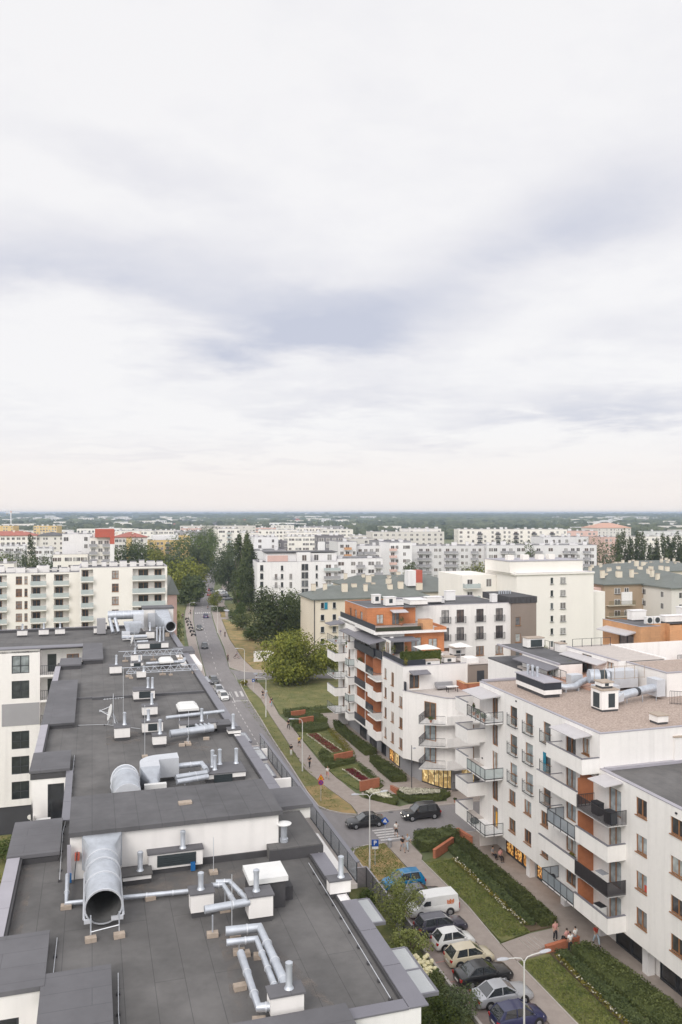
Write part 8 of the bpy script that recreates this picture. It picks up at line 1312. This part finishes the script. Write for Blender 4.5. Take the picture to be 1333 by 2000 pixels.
blk('long white row with dark loggias before the forest', 896, 1108, 1034, 560, 18, 5, 18, 'pale_render', stacks=16, bal=(3, 6, 9, 12, 15), brail='dark_render', yaw=R(2)); blk('pink end of the long white row', 1108, 1168, 1037, 575, 18, 4, 5, 'pink_render', stacks=4, yaw=R(2), side=None)
blk('rosy palace like block with a pale hipped roof', 1168, 1233, 1031, 850, 30, 3, 9, 'pale_render', 5, rmt='pink_tile', stacks=5, side=None); blk('white and pink striped block behind the poplar row', 1180, 1208, 1049, 480, 16, 5, 3, 'pink_render', stacks=2, side=None); blk('cream row seen between the poplars', 1238, 1345, 1048, 520, 18, 4, 10, 'pale_render', stacks=8, side=None); blk('low white hall behind the poplars at the right', 1275, 1390, 1038, 700, 20, 1, 8, 'far_white', stacks=4, side=None); blk('distant white sheds near the right horizon', 1262, 1310, 1021, 1900, 60, 1, 6, 'pale_render', stacks=0, side=None, ww=4); blk('pale sheds at the far right edge near the horizon', 1306, 1390, 1026, 1500, 60, 1, 8, 'pale_render', stacks=0, side=None, ww=4)
# left of the road
t, fr, w, zt = blk('white house with set back terraces and a red fin wall', 122, 180, 1043, 330, 14, 2, 3, 'cool_white', stacks=3, side=None, skip=.4); blk('pale terrace storey below the white house with plants on top', 104, 172, 1083, 322, 12, 2, 9, 'cream_render', stacks=3, side=None, ww=1.2, bal=())
t, fr, w, zt = blk('pale balcony tower right of the white set back house', 176, 215, 1050, 316, 14, 4, 3, 'pale_render', stacks=2, bal=(0, 2), brail='grey_render', side=None); m = MB(); m.box(w, w+1.6, -2.0, 10, 0, zt-2.5); t.part('white_fin', m, MT['cool_white']); m = MB(); m.box(w-5.5, w+1.7, -1.6, 9.6, zt+.1, zt+3.2); m.box(w, w+1.7, -2.05, 9.6, zt-2.5, zt+.1); t.part('red_fin', m, MT['red_wall'])
blk('long pinkish block with red and grey roofs', -30, 72, 1046, 490, 16, 4, 10, 'pale_render', 2.4, rmt='red_roof', stacks=3, side=None); blk('right half of the long pinkish block under a dark roof', 72, 130, 1046, 500, 16, 4, 7, 'pale_render', 2, rmt='dark_roof', stacks=4, side=None); blk('low white house row below the long pinkish block', -10, 49, 1067, 410, 14, 2, 6, 'cool_white', stacks=5, side=None, bal=(2, 4), brail='grey_render'); blk('white house front to the right of the pointed poplar', 70, 103, 1071, 405, 14, 2, 6, 'cool_white', stacks=3, side=None)
blk('small cream flat roofed house before the grey green tree', -12, 28, 1101, 240, 10, 1, 3, 'cream_render', stacks=1, side='r'); t, fr, w, zt = blk('yellow and white block under a scarlet roof', 225, 288, 1049, 450, 16, 4, 9, 'pale_render', 2.6, rmt='red_roof', stacks=4, side='r'); box_part(t, 'yellow_front', 'yellow_render', (w*.35, w*.52, -.2, 0, 0, zt))
t, fr, w, zt = blk('yellow block with a white top storey and red ground floor', 292, 353, 1055, 470, 16, 3, 6, 'yellow_render', stacks=3, side=None, bal=(3,), brail='leaf_grey'); box_part(t, 'top_storey', 'cool_white', (2, w-1, 1, 14, zt, zt+2.6)); box_part(t, 'base', 'pink_render', (-.1, w+.1, -.3, 0, 0, zt-9.5)); blk('yellow wing behind the roadside trees', 340, 372, 1046, 500, 14, 3, 4, 'yellow_render', stacks=2, side=None)
blk('tall cream block at the vanishing point of the road', 426, 469, 1033, 560, 22, 7, 5, 'cream_render', stacks=2, side='l', bal=(2,)); blk('pale block right of the tall cream one', 466, 508, 1041, 590, 20, 4, 5, 'cream_render', stacks=3, side=None)
k = 0
for lb, a, b, pt, Y, nf, nc, mt in (('long whitish block across the head of the road', 352, 500, 1027, 820, 3, 22, 'pale_render'), ('block with pink tinted roof storey left of the road head', 353, 392, 1032, 760, 2, 8, 'pink_render'), ('grey roofed block below the pink tinted one', 340, 400, 1038, 640, 2, 8, 'grey_render'), ('orange cream block with roof tanks far on the left', 66, 112, 1027, 900, 3, 8, 'yellow_render'), ('orange block at the left picture edge near the fields', -20, 26, 1027, 880, 3, 6, 'yellow_render'), ('cream terrace row behind the scarlet roof', 225, 300, 1037, 700, 3, 12, 'cream_render'), ('white terrace row left of the road, near the gardens', 300, 345, 1036, 720, 2, 9, 'pale_render'), ('cream estate block behind the white modern block', 505, 580, 1035, 640, 5, 11, 'cream_render'), ('cream estate block with orange corner, middle of the estate', 560, 630, 1040, 560, 4, 10, 'cream_render'), ('pale estate block behind the dark grey block', 580, 640, 1031, 720, 4, 10, 'pale_render'), ('white estate block with roof gardens', 630, 690, 1034, 700, 3, 10, 'pale_render'), ('grey roofed long block at the back of the estate', 590, 672, 1028, 900, 2, 14, 'grey_render'), ('white block on the rear edge of the estate', 530, 575, 1026, 980, 3, 9, 'pale_render'), ('white low block just left of the cream stepped one', 690, 732, 1046, 600, 2, 6, 'pale_render'), ('pinkish block between the estate and the road', 500, 540, 1031, 760, 3, 7, 'pink_render'), ('cream estate front with dark roof edge', 556, 618, 1048, 520, 3, 9, 'cream_render')):
    blk(lb, a, b, pt, Y, 22, nf, nc, mt, stacks=5, side=None, yaw=R(6)); k += 1
# tower crane, mast
x, y = at(22, 1500); t = T('tower_crane', 'pale tower crane standing by the fields on the left horizon', 'crane', x, y, 0, WF); t.o = (0, 0, 0); m = MB()
for a in range(0, 36, 3): m.cbox(0, 0, a, 2.0 if a % 2 else 1.6, 2.0, 2.6)
t.part('mast', m, MT['cool_white']); m = MB(); m.box(-9, 16, -.8, .8, 35.5, 37); t.part('jib', m, MT['cool_white']); m = MB(); m.box(-9, -6, -1.2, 1.2, 33.5, 35.5); t.part('counterweight', m, MT['grey_render']); m = MB(); m.box(-1.2, 1.2, -1.2, 1.2, 37, 40); t.part('cab_tower', m, MT['pink_render'])
x, y = at(598, 5200); t = T('water_tower', 'tiny white tower rising above the far horizon', 'tower', x, y, 0, WF); t.o = (0, 0, 0); m = MB(); m.lathe(0, 0, [(6,0),(5,24),(9,27),(8,32),(1.5,34),(1.2,42)], 10); t.part('shaft', m, MT['cool_white'])
# small houses scattered among the trees towards the horizon
r_ = random.Random(77); um = MB(); um.box(-.5, .5, -.5, .5, 0, .62); HW = {}
for nm, rm in (('red', 'red_roof'), ('dark', 'dark_roof'), ('pale', 'cream_render')):
    q = MB(); q.box(-.5, .5, -.5, .5, 0, .62, skip='u'); q.m = 1; hip(q, -.5, .5, -.5, .5, .62, .38, .05); HW[nm] = q.mesh('house', [MT['pale_render'], MT[rm]])
for i in range(270):
    py = 1009.5+24*r_.random()**1.3; Y = 37*1600/(py-1001); px = r_.uniform(-10, 1345)
    if Y < 1000 or (px > 760 and r_.random() < .72): continue
    o = link('house', list(HW.values())[(0, 1, 2, 1, 2, 1)[i % 6]]); o.location = (pxw(px, Y), Y, 0); o.rotation_euler = (0, 0, r_.uniform(0, 3)); s_ = r_.uniform(8, 14)*(1+Y/9000); o.scale = (s_*r_.uniform(1, 2.4), s_, s_*.95); lab(o, ('tiny pale house with a red roof among the distant trees', 'tiny pale house with a dark roof among the distant trees', 'tiny pale house with a pale roof among the distant trees')[(0, 1, 2, 1, 2, 1)[i % 6]], 'house', ('red roofed houses far off', 'dark roofed houses far off', 'pale roofed houses far off')[(0, 1, 2, 1, 2, 1)[i % 6]])
q = MB(); q.box(-.5, .5, -.5, .5, 0, 1, skip='u'); q.m = 1; q.box(-.49, .49, -.49, .49, .9, .96)
for f in range(3):
    for c in range(6): x = -.42+.168*c; z = .12+.29*f; q.quad((x-.04,-.505,z),(x+.04,-.505,z),(x+.04,-.505,z+.15),(x-.04,-.505,z+.15))
fm = [q.mesh('flat_block', [MT[w_], MT['dark_roof']]) for w_ in ('pale_render', 'cream_render', 'cool_white')]
for i in range(230):
    Y = r_.uniform(780, 2100) if i < 100 else r_.uniform(1700, 4600); px = r_.choice((r_.uniform(-10, 760), r_.uniform(-10, 700), r_.uniform(1090, 1345)))
    if 400 < px < 440: continue
    o = link('flat_block', fm[i % 3]); o.location = (pxw(px, Y), Y, 0); o.rotation_euler = (0, 0, r_.uniform(-.4, .7)); o.scale = (r_.uniform(16, 46)*(1+Y/7000), r_.uniform(11, 15), r_.uniform(8.5, 15)*(1+Y/9000)); lab(o, 'small pale flat roofed block in the band of trees below the horizon', 'building', 'small pale blocks below the horizon')
# woods and gardens fading to the horizon
def wood(seed, n, p0, p1, cond, hs, nm, lb, near=500):
    r_ = random.Random(seed); m = MB(); k = 0
    for i in range(n*3):
        if k >= n: break
        py = p0+(p1-p0)*r_.random(); Y = 37*1600/(py-1001); px = r_.uniform(-60, 1393)
        if Y < near or not cond(px, py, r_): continue
        s_ = hs*(.7+.6*r_.random())*(1+Y/7000); x = pxw(px, Y); z = s_*.42
        for j in range(2 if Y < 2200 else 1): m.blob(x+r_.gauss(0, s_*.35), Y+r_.gauss(0, s_*.4), z*r_.uniform(.8, 1.2), s_*r_.uniform(.38, .62)*(1 if Y < 2200 else 1.7), s_*.5, s_*r_.uniform(.40, .58), 7, 5, r_, .22)
        k += 1
    o = link(nm, m.mesh(nm, MT['wood_far'])); return lab(o, lb, 'woodland', None, 'stuff')
fld = lambda px, py: (px < 330 and 1012 < py < 1021 and math.sin(px*.05+py*.9) > -.5)
wood(1, 5200, 1007.2, 1016, lambda px, py, r: not fld(px, py), 13, 'distant_woodland', 'dark bluish woods along the whole horizon')
wood(2, 3600, 1014, 1034, lambda px, py, r: (px < 760 and r.random() < (.55 if not fld(px, py) else .04) * (1 if py < 1022 else .45)) or (px > 740 and r.random() < .9 and py < 1033), 11, 'garden_trees', 'green gardens and woods between the city and the horizon', 900)
wood(3, 1500, 1028, 1054, lambda px, py, r: not (395 < px < 440) and r.random() < .6, 12, 'city_trees', 'small street trees scattered between the distant blocks', 560)
# ------------------------------------------------------------------ air: one closed box of pale haze round everything
m = MB(); m.box(-9000, 9000, -60, 13200, -1.5, 42.5); hm = bpy.data.materials.new('haze_air'); hm.use_nodes = True; q = hm.node_tree; q.nodes.remove(q.nodes['Principled BSDF']); pv = q.nodes.new('ShaderNodeVolumePrincipled'); pv.inputs['Color'].default_value = (.66, .80, 1.0, 1); pv.inputs['Density'].default_value = .00016; pv.inputs['Anisotropy'].default_value = .2
q.links.new(pv.outputs[0], q.nodes['Material Output'].inputs['Volume']); o = link('haze', m.mesh('haze', hm)); lab(o, kind='stuff')
